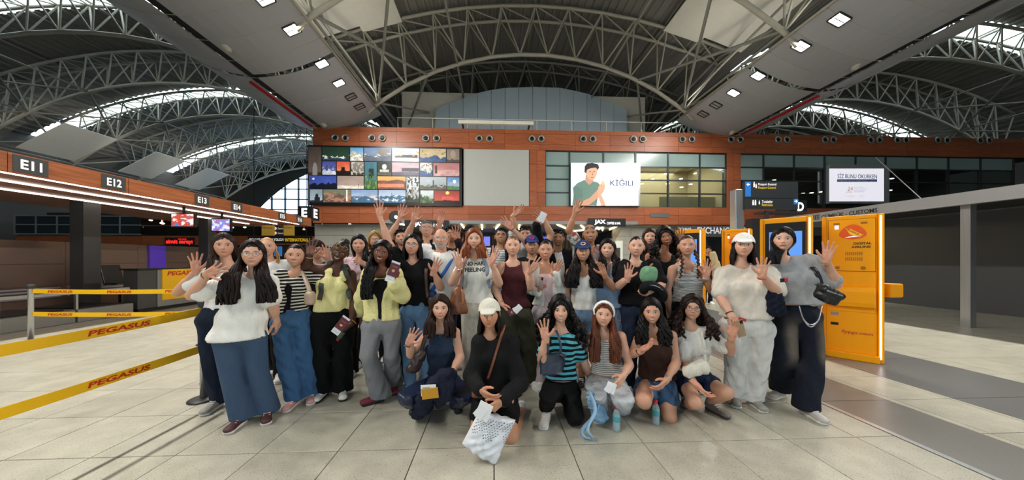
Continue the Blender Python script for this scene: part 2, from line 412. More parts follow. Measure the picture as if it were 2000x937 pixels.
# ---- hanging white acoustic panels under the vaults
def baffle(xc, ua, ub, ya, yb, label, zf, notch=True):
    us = np.linspace(ua, ub, 7); V = []; 
    mb = MB()
    for a, b in zip(us[:-1], us[1:]):
        y1 = yb-(.45 if (notch and abs((a+b)/2) > 9.4) else 0)
        za, zb = zf(a), zf(b)
        mb.add([(xc+a, ya, za), (xc+b, ya, zb), (xc+b, y1, zb), (xc+a, y1, za), (xc+a, ya, za+.05), (xc+b, ya, zb+.05), (xc+b, y1, zb+.05), (xc+a, y1, za+.05)],
               [(3, 2, 1, 0), (4, 5, 6, 7), (0, 1, 5, 4), (1, 2, 6, 5), (2, 3, 7, 6), (3, 0, 4, 7)])
    tag(mb.build('ceiling_panel', white_p), label, 'ceiling panel', 'white panels under the vaults')
for ya, yb, w in ((12.4, 16.9, 'nearest the wood wall'), (5.0, 10.6, 'overhead')):
    baffle(AX, -11.8, -7.5, ya, yb, 'white flat ceiling panel left of the middle vault, ' + w, lambda u: ztop(u)-.2)
    baffle(AX, 7.5, 11.8, ya, yb, 'white flat ceiling panel right of the middle vault, ' + w, lambda u: ztop(u)-.2)
for ya, yb, w in ((23.5, 26.6, 'nearest of three'), (29.5, 32.2, 'middle of three'), (34.5, 37.2, 'farthest of three')):
    baffle(AX-VSP, -12.3, -8.9, ya, yb, 'white ceiling panel low in the left vault, ' + w, lambda u: 9.7+(u+12.3)*.55, False)
    baffle(AX+VSP, 8.9, 12.3, ya, yb, 'white ceiling panel low in the right vault, ' + w, lambda u: 9.7+(12.3-u)*.55, False)

# ---- curved metal ceiling rafts either side, with floodlights
def zraft(s): return 9.15+1.03*((12.6-s)/3.45)**1.9 if s < 12.6 else 9.15+.62*((s-12.6)/2.2)**1.9
GL = 'floodlights in the ceiling rafts'
for sg, side in ((-1, 'left'), (1, 'right')):
    root = thing('ceiling_raft', 'curved grey metal ceiling raft with a dark slot along the %s of the hall' % side, 'ceiling raft', (AX+sg*12, 0, 9.2))
    for j in range(-7, 17):
        ya = j*1.09; yb = ya+1.09-.025
        if j in (11, 16): yb -= .22
        if j in (4,): yb -= .22
        for s0, s1 in ((9.15, 12.38), (12.75, 14.8)):
            ss = np.linspace(s0, s1, 9); V = []; Q = []
            for z_off in (0, .04):
                for s in ss:
                    for y in (ya, yb): V.append((AX+sg*s, y, zraft(s)+z_off))
            n = 9
            for i in range(n-1):
                Q.append((2*i, 2*i+1, 2*i+3, 2*i+2)); b = 2*n; Q.append((b+2*i, b+2*i+2, b+2*i+3, b+2*i+1))
                Q.append((2*i, 2*i+2, b+2*i+2, b+2*i)); Q.append((2*i+1, b+2*i+1, b+2*i+3, 2*i+3))
            Q.append((0, b, b+1, 1)); e = 2*(n-1); Q.append((e, e+1, b+e+1, b+e))
            if sg > 0: Q = [q[::-1] for q in Q]
            link('panel', mk_mesh('panel', wparent(V, root), Q, smooth=False), raft_m, root)
    MB().box(*sorted((AX+sg*12.3, AX+sg*12.8)), -8, 18, 9.26, 9.5).build('slot', raft_dk, root)
    mb = MB()
    for j in range(-7, 17):
        ss = np.linspace(9.2, 14.7, 8); mb.tube([(AX+sg*s, j*1.09-.012, zraft(s)-.004) for s in ss], .009, 4)
    mb.build('seam', steel, root)
    MB().box(*sorted((AX+sg*12.80, AX+sg*12.92)), 13.3, 17.6, 9.07, 9.145).build('red_strip', mat('red_strip', '#a3121c', rough=.4), root)
    MB().tube([(AX+sg*9.12, -8, zraft(9.15)), (AX+sg*9.12, 17.6, zraft(9.15))], .05, 6).build('edge_rail', steel, root, True)
    ii = 0
    for y, lit in ((-6.2, 1), (-4.8, 1), (-2.6, 1), (-1.4, 1), (.6, 1), (1.8, 1), (3.6, 1), (5.0, 1), (7.0, 1), (8.4, 1), (9.9, 1), (11.2, 1), (13.1, 1), (14.5, 1), (15.7, 0), (16.7, 0)):
        s = 9.75; x = AX+sg*s; z = zraft(s); sl = (zraft(9.85)-zraft(9.65))/.2
        ux = np.array([sg, 0, sl]); ux /= np.linalg.norm(ux); un = np.array([ux[2]*sg, 0, -ux[0]*sg]); un = un if un[2] < 0 else -un; uy = np.array([0, 1, 0])
        ii += 1
        lab = ('lit' if lit else 'unlit')+' square floodlight in the %s ceiling raft, %s from the wood wall' % (side, ORD[17-ii])
        t = thing('floodlight', lab, 'floodlight', (x, y, z), GL)
        c = np.array([x, y, z])+un*.01
        mb = MB(); 
        for a, b, hx, hy in ((-.24, 0, .02, .2), (.24, 0, .02, .2), (0, -.2, .24, .02), (0, .2, .24, .02)): mb.obox(c+a*ux+b*uy, ux, uy, un, hx, hy, .03)
        mb.build('frame', dkgrey, t)
        MB().obox(c, ux, uy, un, .21, .17, .012).build('lens', emat('flood_lens', '#fffdf6', 16.0) if lit else mat('flood_off', '#9a9a94', rough=.2), t)
        MB().obox(c+un*.02, ux, uy, un, .2, .012, .015).build('divider', dkgrey, t)
        if lit:
            ld = bpy.data.lights.new('floodlight_lamp', 'AREA'); ld.shape = 'RECTANGLE'; ld.size = .42; ld.size_y = .34; ld.energy = LAMP_W; ld.color = (1, .965, .90)
            lo = bpy.data.objects.new('floodlight_lamp', ld); COL.objects.link(lo); lo.parent = t
            lo.location = tuple(un*.06); lo.rotation_euler = Vector(un).to_track_quat('-Z', 'Y').to_euler()

# ---- wood-clad wall at the end of the hall
YW = 18.0
def wz(py, px=990): return WY(px, py, YW)[2]
def wx(px, py=330): return WY(px, py, YW)[0]
Zt, Z1, Z2, Z3 = wz(252.5), wz(260.5), wz(281), wz(292)       # band lines at the middle of the picture
Zw0 = wz(402); Zm = wz(418.5); Zb = wz(437)
XL = wx(611, 260)
wall = MB(); XE = 36.
wall.box(XL, XE, YW+.05, YW+.4, Z3, Zt); wall.box(XL, XE, YW+.05, YW+.4, Zb, Zw0)
wall.box(wx(903), wx(905), YW+.05, YW+.4, Zw0, Z3); wall.box(wx(1034), wx(1065), YW+.05, YW+.4, Zw0, Z3); wall.box(wx(1420), wx(1447), YW+.05, YW+.4, Zw0, Z3)
wall.box(wx(603), wx(905), YW+.05, YW+.4, Zw0, Z3); wall.box(wx(905), wx(1034), YW+.05, YW+.4, Zw0, Z3)
wall.box(XL, XE, YW+.4, YW+3.2, Zt-.3, Zt-.02)
wall_back = S(wall.build('wall_back', dark))
jx = [XL, wx(629)]
while jx[-1] < XE-2: jx.append(jx[-1]+2.16)
pm = {}
def wpanel(x0, x1, z0, z1, parent=wall_back, y=YW, m=wood):
    k = (round(x1-x0, 2), round(z1-z0, 2))
    if k not in pm:
        w, h = (x1-x0)/2-.006, (z1-z0)/2-.006
        q = MB().box(-w, w, -.0, .05, -h, h); me = bpy.data.meshes.new('panel'); me.from_pydata(q.v, [], q.f); me.materials.append(m); pm[k] = me
    o = link('panel', pm[k], None, parent); o.location = ((x0+x1)/2, y, (z0+z1)/2); return o
for a, b in zip(jx[:-1], jx[1:]):
    for z0, z1 in ((Z1, Zt), (Z2, Z1), (Z3, Z2), (Zm, Zw0), (Zb, Zm)): wpanel(a, b, z0, z1)
for a, b in ((1034, 1049), (1049, 1065.5), (1420, 1433), (1433, 1447)):
    zz = np.linspace(Zw0, Z3, 5)
    for z0, z1 in zip(zz[:-1], zz[1:]): wpanel(wx(a), wx(b), z0, z1)
# round air nozzles in pairs
noz_r = mat('nozzle_ring', '#a9a7a0', rough=.35, metal=.6)
nz = 0
for p in (655, 675, 727, 747, 832, 853, 936, 956, 1039, 1057, 1139, 1157.5, 1236.6, 1255, 1332.5, 1350.5, 1427, 1445, 1519, 1536, 1610, 1626.6, 1699, 1716, 1751, 1768, 1830, 1848, 1912, 1930):
    c = WY(p, 269.5+(p-655)*.0042, YW); c[1] = YW-.01; nz += 1
    t = thing('air_nozzle', 'round metal air nozzle in the wood band, %s from its left end' % ORD[nz], 'air nozzle', c, 'round air nozzles along the wood band')
    MB().lathe([(.215, 0), (.22, .05), (.19, .09), (.15, .07), (.12, .02)], c, (0, -1, 0), 20).build('ring', noz_r, t, True)
    MB().lathe([(.125, .0), (.11, .055), (.05, .06), (.0, .045)], c+np.array([0, 0, 0]), (0, -1, 0), 16).build('bore', black, t, True)
# grey blank panel
MB().box(wx(905.5), wx(1033), YW-.03, YW+.05, wz(402), wz(292.5)).build('blank_panel', mat('blank_panel', '#b4b6b0', rough=.55, var=.02), wall_back)
MB().box(wx(1270), wx(1306), YW-.03, YW+.05, wz(422.5), wz(414)).build('vent_plate', mat('vent_plate', '#777777', rough=.4, metal=.5), wall_back)
# railing, white roller tube, partition on the roof of the block
rl = thing('roof_railing', 'thin white railing along the top of the wood wall', 'railing', (wx(1000), YW+.5, Zt))
zr = WY(1000, 234, YW+.5)[2]
MB().tube([(wx(771), YW+.5, zr), (wx(1332), YW+.5, zr)], .025, 6).build('rail', white_p, rl, True)
for p in np.linspace(772, 1330, 9): MB().tube([(wx(p), YW+.5, Zt-.1), (wx(p), YW+.5, zr)], .02, 6).build('post', white_p, rl, True)
tb = thing('roller_tube', 'long white roller screen housing on top of the wood wall', 'roller housing', (wx(968), YW-.35, wz(247)))
MB().box(wx(897), wx(1040), YW-.55, YW-.3, wz(250.3), wz(243.5)).build('housing', white_p, tb, bevel=.03)
for p in (905, 1032): MB().box(wx(p)-.05, wx(p)+.05, YW-.45, YW+.02, wz(252.5), wz(249)).build('bracket', dkgrey, tb)
YP = 20.6
bl = mat('blue_grey_cladding', '#b3c3cc', rough=.45, metal=.15, objrand=.03)
pt = S(thing('wall_partition', None, None, (3, YP, 9.4)))
xs = np.linspace(WY(850, 248, YP)[0], WY(1225, 248, YP)[0], 15)
def pz(px_): 
    pp = np.interp(px_, [850, 892, 940, 985, 1037, 1090, 1140, 1185, 1225], [212, 196, 178, 171.5, 169.5, 171, 181, 197, 213]); return pp
for a, b in zip(xs[:-1], xs[1:]):
    pa = 850+375*(a-xs[0])/(xs[-1]-xs[0]); pb = 850+375*(b-xs[0])/(xs[-1]-xs[0])
    za, zb = WY(pa, pz(pa), YP)[2], WY(pb, pz(pb), YP)[2]; z0 = 8.6
    MB().prism([(a+.012, z0), (b-.012, z0), (b-.012, zb), (a+.012, za)], (1, 0, 0), (0, 0, 1), (0, YP, 0), (0, 1, 0), .08).build('cladding_panel', bl, pt)
MB().box(xs[0], xs[-1], YP+.09, YP+.14, 8.6, 11.0).build('backing', dark, pt)
YQ = 21.0
S(MB().box(WY(785, 200, YQ)[0], WY(1260, 200, YQ)[0], YQ, YQ+.3, 8.6, WY(1000, 184, YQ)[2]).build('wall_upper', mat('upper_wall', '#c9c6b8', rough=.8, var=.04)))

# ---- photo-mosaic video wall
def vnoise(nx, ny, s, seed):
    r = np.random.default_rng(seed); acc = np.zeros((ny, nx)); amp = 1
    for o in range(4):
        m = max(2, int(s*2**o)); gr = r.random((m+2, m+2)); yy = np.linspace(0, m, ny); xx = np.linspace(0, m, nx)
        yi = yy.astype(int); xi = xx.astype(int); fy = (yy-yi)[:, None]; fx = (xx-xi)[None]
        acc += amp*((gr[yi][:, xi]*(1-fx)+gr[yi][:, xi+1]*fx)*(1-fy)+(gr[yi+1][:, xi]*(1-fx)+gr[yi+1][:, xi+1]*fx)*fy); amp *= .55
    acc -= acc.min(); return acc/acc.max()
def picture(nx, ny, top, mid, low, hor, rough, extra, seed, contrast=.35):
    c = lambda h: np.array(lin(h)); t = np.linspace(0, 1, ny)[:, None]; n1 = vnoise(nx, ny, 3, seed); n2 = vnoise(nx, ny, 9, seed+50)
    img = np.ones((ny, nx, 3))*c(top); img = img*(1-t[..., None]*.9)+c(mid)*t[..., None]*.9
    img *= (1-contrast*.5+contrast*n1)[..., None]
    ridge = hor+rough*(vnoise(nx, 1, 5, seed+9)[0]-.5); land = t > ridge[None]
    lc = c(low)[None, None]*(1-contrast+2*contrast*n2)[..., None]
    img = np.where(land[..., None], lc, img)
    X = np.linspace(0, 1, nx)[None]; Y = t
    for e in extra:
        if e[0] == 'disc': m = ((X-e[1])**2*(e[4] if len(e) > 4 else 3)+(Y-e[2])**2) < e[3]**2; img = np.where(m[..., None], c(e[-1]), img)
        if e[0] == 'rect': m = (X > e[1]) & (X < e[2]) & (Y > e[3]) & (Y < e[4]); img = np.where(m[..., None], c(e[5])*(1-contrast*.6+contrast*1.2*n2)[..., None], img)
        if e[0] == 'spk': m = (n2 > e[1]) & (Y > e[2]) & (Y < e[3]); img = np.where(m[..., None], c(e[4]), img)
    g_ = img.mean(-1, keepdims=True); return np.clip(g_+(img-g_)*.78, 0, 1)
pics = [
 (605, 631, 294, 348, '#4a3c33', '#6b5a4c', '#3a2e27', .9, 0, [('disc', .5, .85, .3, 2.5, '#8f8a86')]),
 (632, 685, 294, 320, '#1f3a28', '#24432d', '#223b4a', .82, .03, [('spk', .62, .6, .85, '#d9dee0')]),
 (686, 712, 294, 320, '#3f8fc0', '#8fc0d8', '#b9b3a6', .4, .3, [('spk', .6, .4, 1, '#e8e4d9')]),
 (713, 766, 294, 320, '#5a7fae', '#7d8390', '#566070', .6, .1, [('rect', .5, .95, .05, .55, '#77706a'), ('spk', .66, .4, .7, '#c9c4ba')]),
 (767, 820, 294, 320, '#c9ccd3', '#8f98a8', '#dfe2e6', .72, .1, [('rect', .1, .95, .5, .7, '#26282c'), ('spk', .7, .2, .6, '#f2a51f')]),
 (821, 872, 294, 320, '#b59a6a', '#c9b184', '#1f4f86', .62, .3, [('spk', .7, .1, .5, '#5a7a4a')]),
 (873, 898, 294, 320, '#7c6a5b', '#8a7868', '#4c4038', .8, .1, [('disc', .5, .4, .3, 2, '#9b8775')]),
 (632, 659, 321, 347, '#2c3fa0', '#6b7cc0', '#c0c6dd', .62, .4, [('spk', .6, .3, .7, '#303f80')]),
 (660, 686, 321, 347, '#d2301a', '#f08a2a', '#1d100d', .68, .1, [('rect', .35, .62, .42, .8, '#20110d')]),
 (687, 713, 321, 347, '#8a8378', '#6f685f', '#3f3a34', .75, .4, [('spk', .6, 0, 1, '#b9b1a5')]),
 (714, 738, 321, 373, '#2f6f86', '#3c6a4a', '#3f6a32', .7, .2, [('rect', .35, .75, .25, .6, '#1d2a24'), ('spk', .62, .4, 1, '#6f9a4a')]),
 (739, 766, 321, 347, '#26332a', '#2c3a2c', '#55584c', .75, .1, [('disc', .5, .35, .2, 1.5, '#d8d4c8'), ('rect', .15, .85, .55, .75, '#bdb8ac')]),
 (767, 820, 321, 347, '#b79aa8', '#c7a0a6', '#5a5568', .72, .05, [('rect', .35, 1, .4, .68, '#3b3644'), ('disc', .34, .45, .06, 3, '#f06a70')]),
 (821, 846, 321, 347, '#d2d0cc', '#a8a49c', '#1f5088', .68, .3, [('spk', .6, 0, .6, '#77736c')]),
 (847, 898, 321, 347, '#a8605f', '#b87a78', '#c58f8c', .52, .0, [('rect', .06, .14, .2, .8, '#3a2526')]),
 (606, 660, 348, 373, '#1d3fa8', '#2a52c0', '#0d1226', .62, .25, [('disc', .16, .25, .08, 3, '#dfe6ff')]),
 (661, 713, 348, 373, '#9a8378', '#b39a8a', '#d8cdc3', .75, .02, [('rect', .78, .81, .62, .9, '#1c1a1a')]),
 (739, 794, 348, 373, '#f0a22a', '#c9742a', '#7a4a3a', .32, .15, [('rect', .0, .95, .58, .85, '#d97a4a')]),
 (795, 820, 348, 398, '#c9cdd2', '#9aa3a8', '#39422a', .8, .2, [('spk', .6, .0, .9, '#20261c'), ('rect', .4, .55, .4, .75, '#8b7a66')]),
 (821, 873, 348, 373, '#a9b3bd', '#8d97a0', '#5a5a3e', .72, .25, [('rect', .48, .53, .25, .8, '#3a3c38'), ('spk', .6, .6, .85, '#2f3a2a')]),
 (874, 898, 348, 373, '#2f78c0', '#8fb4d8', '#4a7a3a', .72, .05, [('rect', .1, 1, .42, .66, '#8aa0b0'), ('disc', .6, .35, .14, 1, '#e8eef2')]),
 (608, 633, 374, 399, '#7f99a8', '#a8bcc6', '#2a3138', .85, .1, [('disc', .55, .55, .22, 3, '#1f262c'), ('rect', .35, .8, .6, 1, '#1f262c')]),
 (634, 688, 374, 399, '#6f7a5a', '#7d6a56', '#6b5746', .4, .3, [('spk', .58, .2, 1, '#b4785a'), ('rect', .82, .87, 0, .9, '#e8e4dc')]),
 (688, 740, 374, 399, '#6f93c4', '#b4c4d6', '#3d6a8f', .52, .1, [('spk', .6, .45, .8, '#c8c2b6')]),
 (741, 794, 374, 399, '#8fa9c9', '#c6d2de', '#3a6a92', .45, .15, [('spk', .62, .4, .9, '#d3dbe2'), ('rect', .47, .5, .2, .9, '#6b4a3a')]),
 (822, 848, 374, 399, '#c3cfd4', '#8ea08a', '#3d5a34', .5, .4, [('spk', .6, .5, 1, '#6b8a4f')]),
 (849, 898, 374, 399, '#8f1a12', '#e04a1a', '#2a0c0a', .78, .1, [('disc', .52, .18, .13, 3.2, '#ffd23a'), ('rect', .3, .75, .45, .75, '#d83a1a')]),
]
vw = thing('video_wall', 'large black-framed wall of mosaic holiday photographs', 'video wall', (wx(752), YW-.12, wz(348)))
MB().box(wx(603), wx(903), YW-.14, YW+.05, wz(404), wz(291)).build('frame', black, vw)
pic_m = colmat('picture_print', rough=.35, emit=.32)
for i, (xa, xb, ya, yb, *r) in enumerate(pics):
    nx, ny = int((xb-xa)*1.0)+8, int((yb-ya)*1.0)+8
    im = picture(nx, ny, *r, seed=i*7+3)
    X = np.linspace(wx(xa+.4), wx(xb-.4), nx); Z = np.linspace(wz(ya+.4), wz(yb-.4), ny)
    V = np.stack(np.broadcast_arrays(X[None], YW-.15, Z[:, None]), -1).reshape(-1, 3)
    a = (np.arange(ny-1)[:, None]*nx+np.arange(nx-1)[None]).ravel(); Q = np.stack([a+nx, a+nx+1, a+1, a], -1)
    link('picture', mk_mesh('picture', wparent(V, vw), Q, smooth=False, colors=im.reshape(-1, 3)), pic_m, vw)

# ---- windows in the wood wall and the rooms behind them
pane_m = glassmat('tinted_pane', '#d9e4e1', .14, .95, .03); mull = mat('mullion', '#3f4547', rough=.4, metal=.5)
frost_m = mat('frosted_pane', '#8fa6a2', rough=.25, spec=.6, var=.05, vscale=.4)
def wall_window(n, pxs, pys, frost):
    w = S(thing('window_%d' % n, None, None, (wx(pxs[0]), YW, wz(pys[-1]))))
    zs = [wz(p) for p in pys]; xs_ = [wx(p) for p in pxs]
    for i in range(len(xs_)-1):
        for j in range(len(zs)-1):
            MB().box(xs_[i]+.04, xs_[i+1]-.04, YW+.14, YW+.16, zs[j+1]+.04, zs[j]-.04).build('pane', frost_m if (i, j) in frost else pane_m, w)
    for x in xs_: MB().box(x-.04, x+.04, YW+.08, YW+.2, zs[-1], zs[0]).build('mullion', mull, w)
    for z in zs: MB().box(xs_[0], xs_[-1], YW+.09, YW+.19, z-.035, z+.035).build('transom', mull, w)
    return w
wall_window(7, [1065.5, 1113, 1180, 1243, 1307, 1369, 1420], [292.5, 321, 347.5, 374, 402], {(0, j) for j in range(4)} | {(i, 0) for i in range(6)} | {(1, 1), (1, 2), (1, 3)})
wall_window(8, [1447, 1494, 1554, 1614, 1675, 1734, 1795, 1857, 1920, 1985], [292.5, 319, 346, 372, 402], {(i, 0) for i in range(9)} | {(0, 1)})
room_w = mat('room_wall', '#a89a80', rough=.8); room_d = mat('room_dark', '#3b3b39', rough=.8)
rm = MB(); x0, x1 = wx(1180), wx(1424); rm.box(x0, x1, YW+4, YW+4.1, Zb, Z3); rm.box(x0, x1, YW+.4, YW+4, Z3-.02, Z3+.1); rm.box(x0, x1, YW+.4, YW+4, Zb, Zb+.1); rm.box(x0-.1, x0, YW+.4, YW+4, Zb, Z3); rm.box(x1, x1+.1, YW+.4, YW+4, Zb, Z3)
S(rm.build('wall_lounge', room_w))
S(MB().box(wx(1310), x1, YW+1.2, YW+1.3, Zb, wz(373)).build('wall_lounge_low', room_w))
rm = MB(); x0, x1 = wx(1447), XE; rm.box(x0, x1, YW+4, YW+4.1, Zb, Z3); rm.box(x0, x1, YW+.4, YW+4, Z3-.02, Z3+.1); rm.box(x0, x1, YW+.4, YW+4, Zb, Zb+.1)
S(rm.build('wall_office', room_d))
GD = 'small round ceiling lights behind the glass'
for i, (p, q, dy) in enumerate(((1300, 340, 3), (1358, 339, 3), (1275, 350, 3), (1330, 349.5, 2.6), (1384, 349, 2.4), (1254, 359, 3), (1304, 359, 2), (1349, 360, 1.6), (1331, 366, 1.2), (1512, 352, 2.5), (1568, 378, 2.2), (1585, 377, 2.2), (1604, 375, 2.2), (1742, 349, 2.4), (1738, 372, 1.8))):
    yy = YW+1.0+dy*.7; c = WY(p, q, yy); c[2] = min(c[2], Z3-.1)
    t = MB().lathe([(.0, 0), (.11, .0), (.11, .03), (0, .03)], c, (0, 0, 1), 14).build('ceiling_spot', emat('spot_warm', '#ffe9c4', 14.))
    tag(t, 'small round warm ceiling light seen through the upper windows, %s in its group' % ORD[i+1], 'light', GD)
ld = bpy.data.lights.new('lounge_lamp', 'AREA'); ld.size = 4; ld.energy = 600; ld.color = (1, .86, .66)
lo = bpy.data.objects.new('lounge_lamp', ld); COL.objects.link(lo); lo.location = (wx(1330), YW+2.2, Z3-.15)

# ---- glowing advertising screens
ad = thing('advert_screen', 'lit clothing advert screen with a man in a green polo shirt', 'advert screen', (wx(1181), YW-.1, wz(360)))
MB().box(wx(1114.5), wx(1247.5), YW-.2, YW+.1, wz(401.5), wz(317.5)).build('housing', silver, ad)
NX, NY = 60, 40; X = np.linspace(0, 1, NX)[None]; Yv = np.linspace(0, 1, NY)[:, None]
bgc = np.array(lin('#dfe0ee'))[None, None]*(.9+.2*vnoise(NX, NY, 3, 5))[..., None]; bgc = np.where((X < .1)[..., None], np.array(lin('#cfe6ee')), bgc)
def adV(x, y, k=0): p = WY(1115+132*x, 318+83*y, YW-.205-k*.004); return p
V = np.array([[adV(a, b) for a in np.linspace(0, 1, NX)] for b in np.linspace(0, 1, NY)]).reshape(-1, 3)
a = (np.arange(NY-1)[:, None]*NX+np.arange(NX-1)[None]).ravel()
link('screen', mk_mesh('screen', wparent(V, ad), np.stack([a+NX, a+NX+1, a+1, a], -1), smooth=False, colors=np.clip(bgc, 0, 1).reshape(-1, 3)), colmat('screen_print', rough=.3, emit=.95), ad)
def adpoly(nm, pts, col, k, es=.6): MB().add([adV(x, y, k) for x, y in pts], [tuple(range(len(pts)))[::-1]]).build(nm, mat('ad_'+col, col, rough=.5, emit=es), ad)
adpoly('shirt_print', [(.02, 1), (.04, .75), (.03, .58), (.10, .47), (.20, .40), (.26, .46), (.33, .43), (.40, .46), (.45, .55), (.46, .66), (.40, .8), (.38, 1)], '#5d7a6f', 1)
adpoly('neck_print', [(.21, .42), (.22, .28), (.34, .30), (.33, .44), (.27, .52)], '#b98a70', 2)
adpoly('face_print', [(.215, .10), (.28, .06), (.36, .08), (.395, .16), (.385, .28), (.35, .38), (.31, .41), (.26, .37), (.22, .27)], '#cda084', 3)
adpoly('hair_print', [(.20, .22), (.205, .08), (.24, .01), (.32, 0), (.40, .03), (.42, .10), (.40, .17), (.37, .11), (.30, .12), (.24, .16), (.225, .24)], '#1d1a1a', 4)
for ex in (.285, .345): adpoly('brow_print', [(ex-.016, .20), (ex+.013, .196), (ex+.013, .207), (ex-.016, .211)], '#3b2c26', 5)
adpoly('nose_print', [(.318, .21), (.335, .29), (.312, .29)], '#a87860', 5); adpoly('mouth_print', [(.29, .335), (.34, .332), (.338, .348), (.292, .35)], '#8f5a50', 5)
adpoly('forearm_print', [(.10, 1), (.10, .95), (.28, .82), (.40, .62), (.46, .50), (.50, .52), (.49, .66), (.42, .80), (.26, 1)], '#c08e72', 6)
adpoly('hand_print', [(.39, .66), (.41, .55), (.45, .48), (.505, .50), (.50, .62), (.44, .72), (.50, .92), (.51, 1), (.45, 1), (.40, .78)], '#c99a7e', 7)
adpoly('sleeve_print', [(.03, .62), (.08, .55), (.17, .62), (.18, .80), (.07, .9)], '#547166', 7)
adpoly('cone_print', [(.445, .44), (.475, .42), (.50, .46), (.495, .53), (.46, .51)], '#e0b27a', 8)
ux, uz = np.array([1., 0, 0]), np.array([0, 0, 1.])
navy_t = mat('navy_print', '#2a3f6b', rough=.5, emit=.3)
text('KİĞILI', adV(.58, .535, 1), ux, uz, navy_t, ad, w=(adV(.92, 0)[0]-adV(.58, 0)[0]), h=(adV(0, .40)[2]-adV(0, .55)[2])*1.15, bold=.008)
text('1938', adV(.72, .60, 1), ux, uz, navy_t, ad, w=.25); text('HAYATIN HER ANINDA SENİN YANINDA', adV(.58, .655, 1), ux, uz, navy_t, ad, w=1.38)
# white notice screen
nb = thing('notice_screen', 'white lit notice screen with navy heading in the right windows', 'notice screen', (wx(1672), YW-.1, wz(362)))
MB().box(wx(1616, 360), wx(1730, 360), YW-.18, YW+.1, WY(1672, 398, YW)[2], WY(1672, 323, YW)[2]).build('housing', mat('notice_housing', '#8f9696', rough=.5), nb)
def nbV(px, py, k=0): return WY(px, py, YW-.185-.004*k)
MB().add([nbV(1619.5, 393), nbV(1726.5, 393), nbV(1726.5, 329), nbV(1619.5, 329)], [(0, 1, 2, 3)]).build('screen', mat('notice_white', '#eceaf4', rough=.4, emit=.75), nb)
def nbt(s, x0, y0, w, h, m, **k): text(s, nbV(x0, y0, 1), ux, uz, m, nb, w=nbV(x0+w, y0)[0]-nbV(x0, y0)[0], h=abs(nbV(x0, y0-h)[2]-nbV(x0, y0)[2]), **k)
nbt('SİZ BUNU OKURKEN', 1636, 348, 77, 11, navy_t, bold=.01)
MB().add([nbV(1635, 355, 1), nbV(1713, 355, 1), nbV(1713, 350, 1), nbV(1635, 350, 1)], [(0, 1, 2, 3)]).build('bar', navy_t, nb)
wht = mat('white_print', '#f2f2f0', rough=.6, emit=.4)
nbt('40 ÜRETİLMİŞ YENİ UZAY MEKİĞİ PROJESİYLE GELİYOR', 1637, 354, 74, 2.6, wht); 
org = mat('notice_orange', '#cf8f66', rough=.6, emit=.3); nbt('24', 1655, 372, 10, 7, org, shear=.2); nbt('yıldır', 1652, 377, 12, 4, org, shear=.3)
for i in range(4): nbt(['Güvenli yolculuklar', 'için binlerce çalışanımız', 've iş ortaklarımızla', 'hizmetinizdeyiz'][i], 1668, 366.5+i*3, [19, 26, 22, 20][i], 2.2, mat('notice_grey', '#8a8a96', rough=.6, emit=.3))
nbt('havalimanı', 1652, 383.5, 15, 1.8, org); nbt('işletmesi', 1678, 383.5, 10, 1.8, org)

# ---- under the wood wall: stone cladding, café front, exchange office
stone = mat('stone_cladding', '#a7a59c', rough=.55, var=.05, objrand=.04)
ws = S(MB().box(XL-.2, wx(768), YW+.6, YW+.8, 0, Zb).build('wall_stone', joint_m))
ws2 = S(MB().box(wx(1205), wx(1330), YW+.6, YW+.8, 0, Zb).build('wall_stone_right', joint_m))
sm = {}
for root, p0, p1 in ((ws, 603, 768), (ws2, 1205, 1330)):
    xs_ = np.arange(wx(p0), wx(p1), 1.15)
    for i, x in enumerate(xs_):
        for z in np.arange(0, Zb-.1, .58):
            q = MB().box(x+.006, min(x+1.144, wx(p1)), YW+.57, YW+.6, z+.006, min(z+.574, Zb)); q.build('stone_tile', stone, root)
zc = Zb-.06
cafe = S(MB().box(wx(768), wx(1205), YW+5, YW+5.1, 0, Zb).build('wall_cafe', mat('cafe_wall', '#2a211c', rough=.6)))
for x in np.arange(wx(770), wx(1204), .32): MB().box(x, x+.2, YW+4.93, YW+5, 0, Zb-.3).build('slat', mat('cafe_slat', '#4a3425', rough=.5, objrand=.2), cafe)
S(MB().box(wx(768), wx(1225), YW-1.3, YW+5, Zb-.12, Zb-.02).build('ceiling_cafe', mat('cafe_ceiling', '#77787a', rough=.6)))
S(MB().box(wx(768), wx(1225), YW-1.36, YW-1.3, Zb-.16, Zb+.02).build('trim_cafe', mat('cafe_edge', '#8f9193', rough=.4, metal=.4)))
GS = 'slanted light bars under the café ceiling'; BO = [1, 2, 3, 4, 5, 6, 7, 9, 10, 11, 13, 8, 12]
for i, (p, dy, sl) in enumerate(((790, 0, 1), (845, .6, 1), (905, 0, .1), (942, .3, .1), (975, 0, 0), (1012, .2, .3), (1080, .0, 1.1), (1128, .5, 1), (1152, .1, 1), (1172, .8, .9), (1196, .2, .5), (1115, 1.5, .7), (1185, 1.8, -1))):
    x = wx(p, 445); y0 = YW-1.2+dy
    o = MB().tube([(x, y0, Zb-.17), (x+sl*1.3-.2, y0+2.6, Zb-.17)], .035, 6).build('light_bar', emat('bar_warm', '#ffe6b0', 12.))
    tag(o, 'slim warm light bar under the dark café ceiling, %s from the left' % ORD[BO[i]], 'light', GS)
ct = thing('cafe_counter', 'dark café service counter under the wood wall', 'counter', (wx(1000), YW+3, 0))
MB().box(wx(830), wx(1150), YW+2.6, YW+3.3, 0, 1.05).build('body', mat('counter_dark', '#2e2723', rough=.5), ct)
MB().box(wx(826), wx(1154), YW+2.5, YW+3.4, 1.05, 1.1).build('top', mat('counter_top', '#6d6a66', rough=.3), ct)
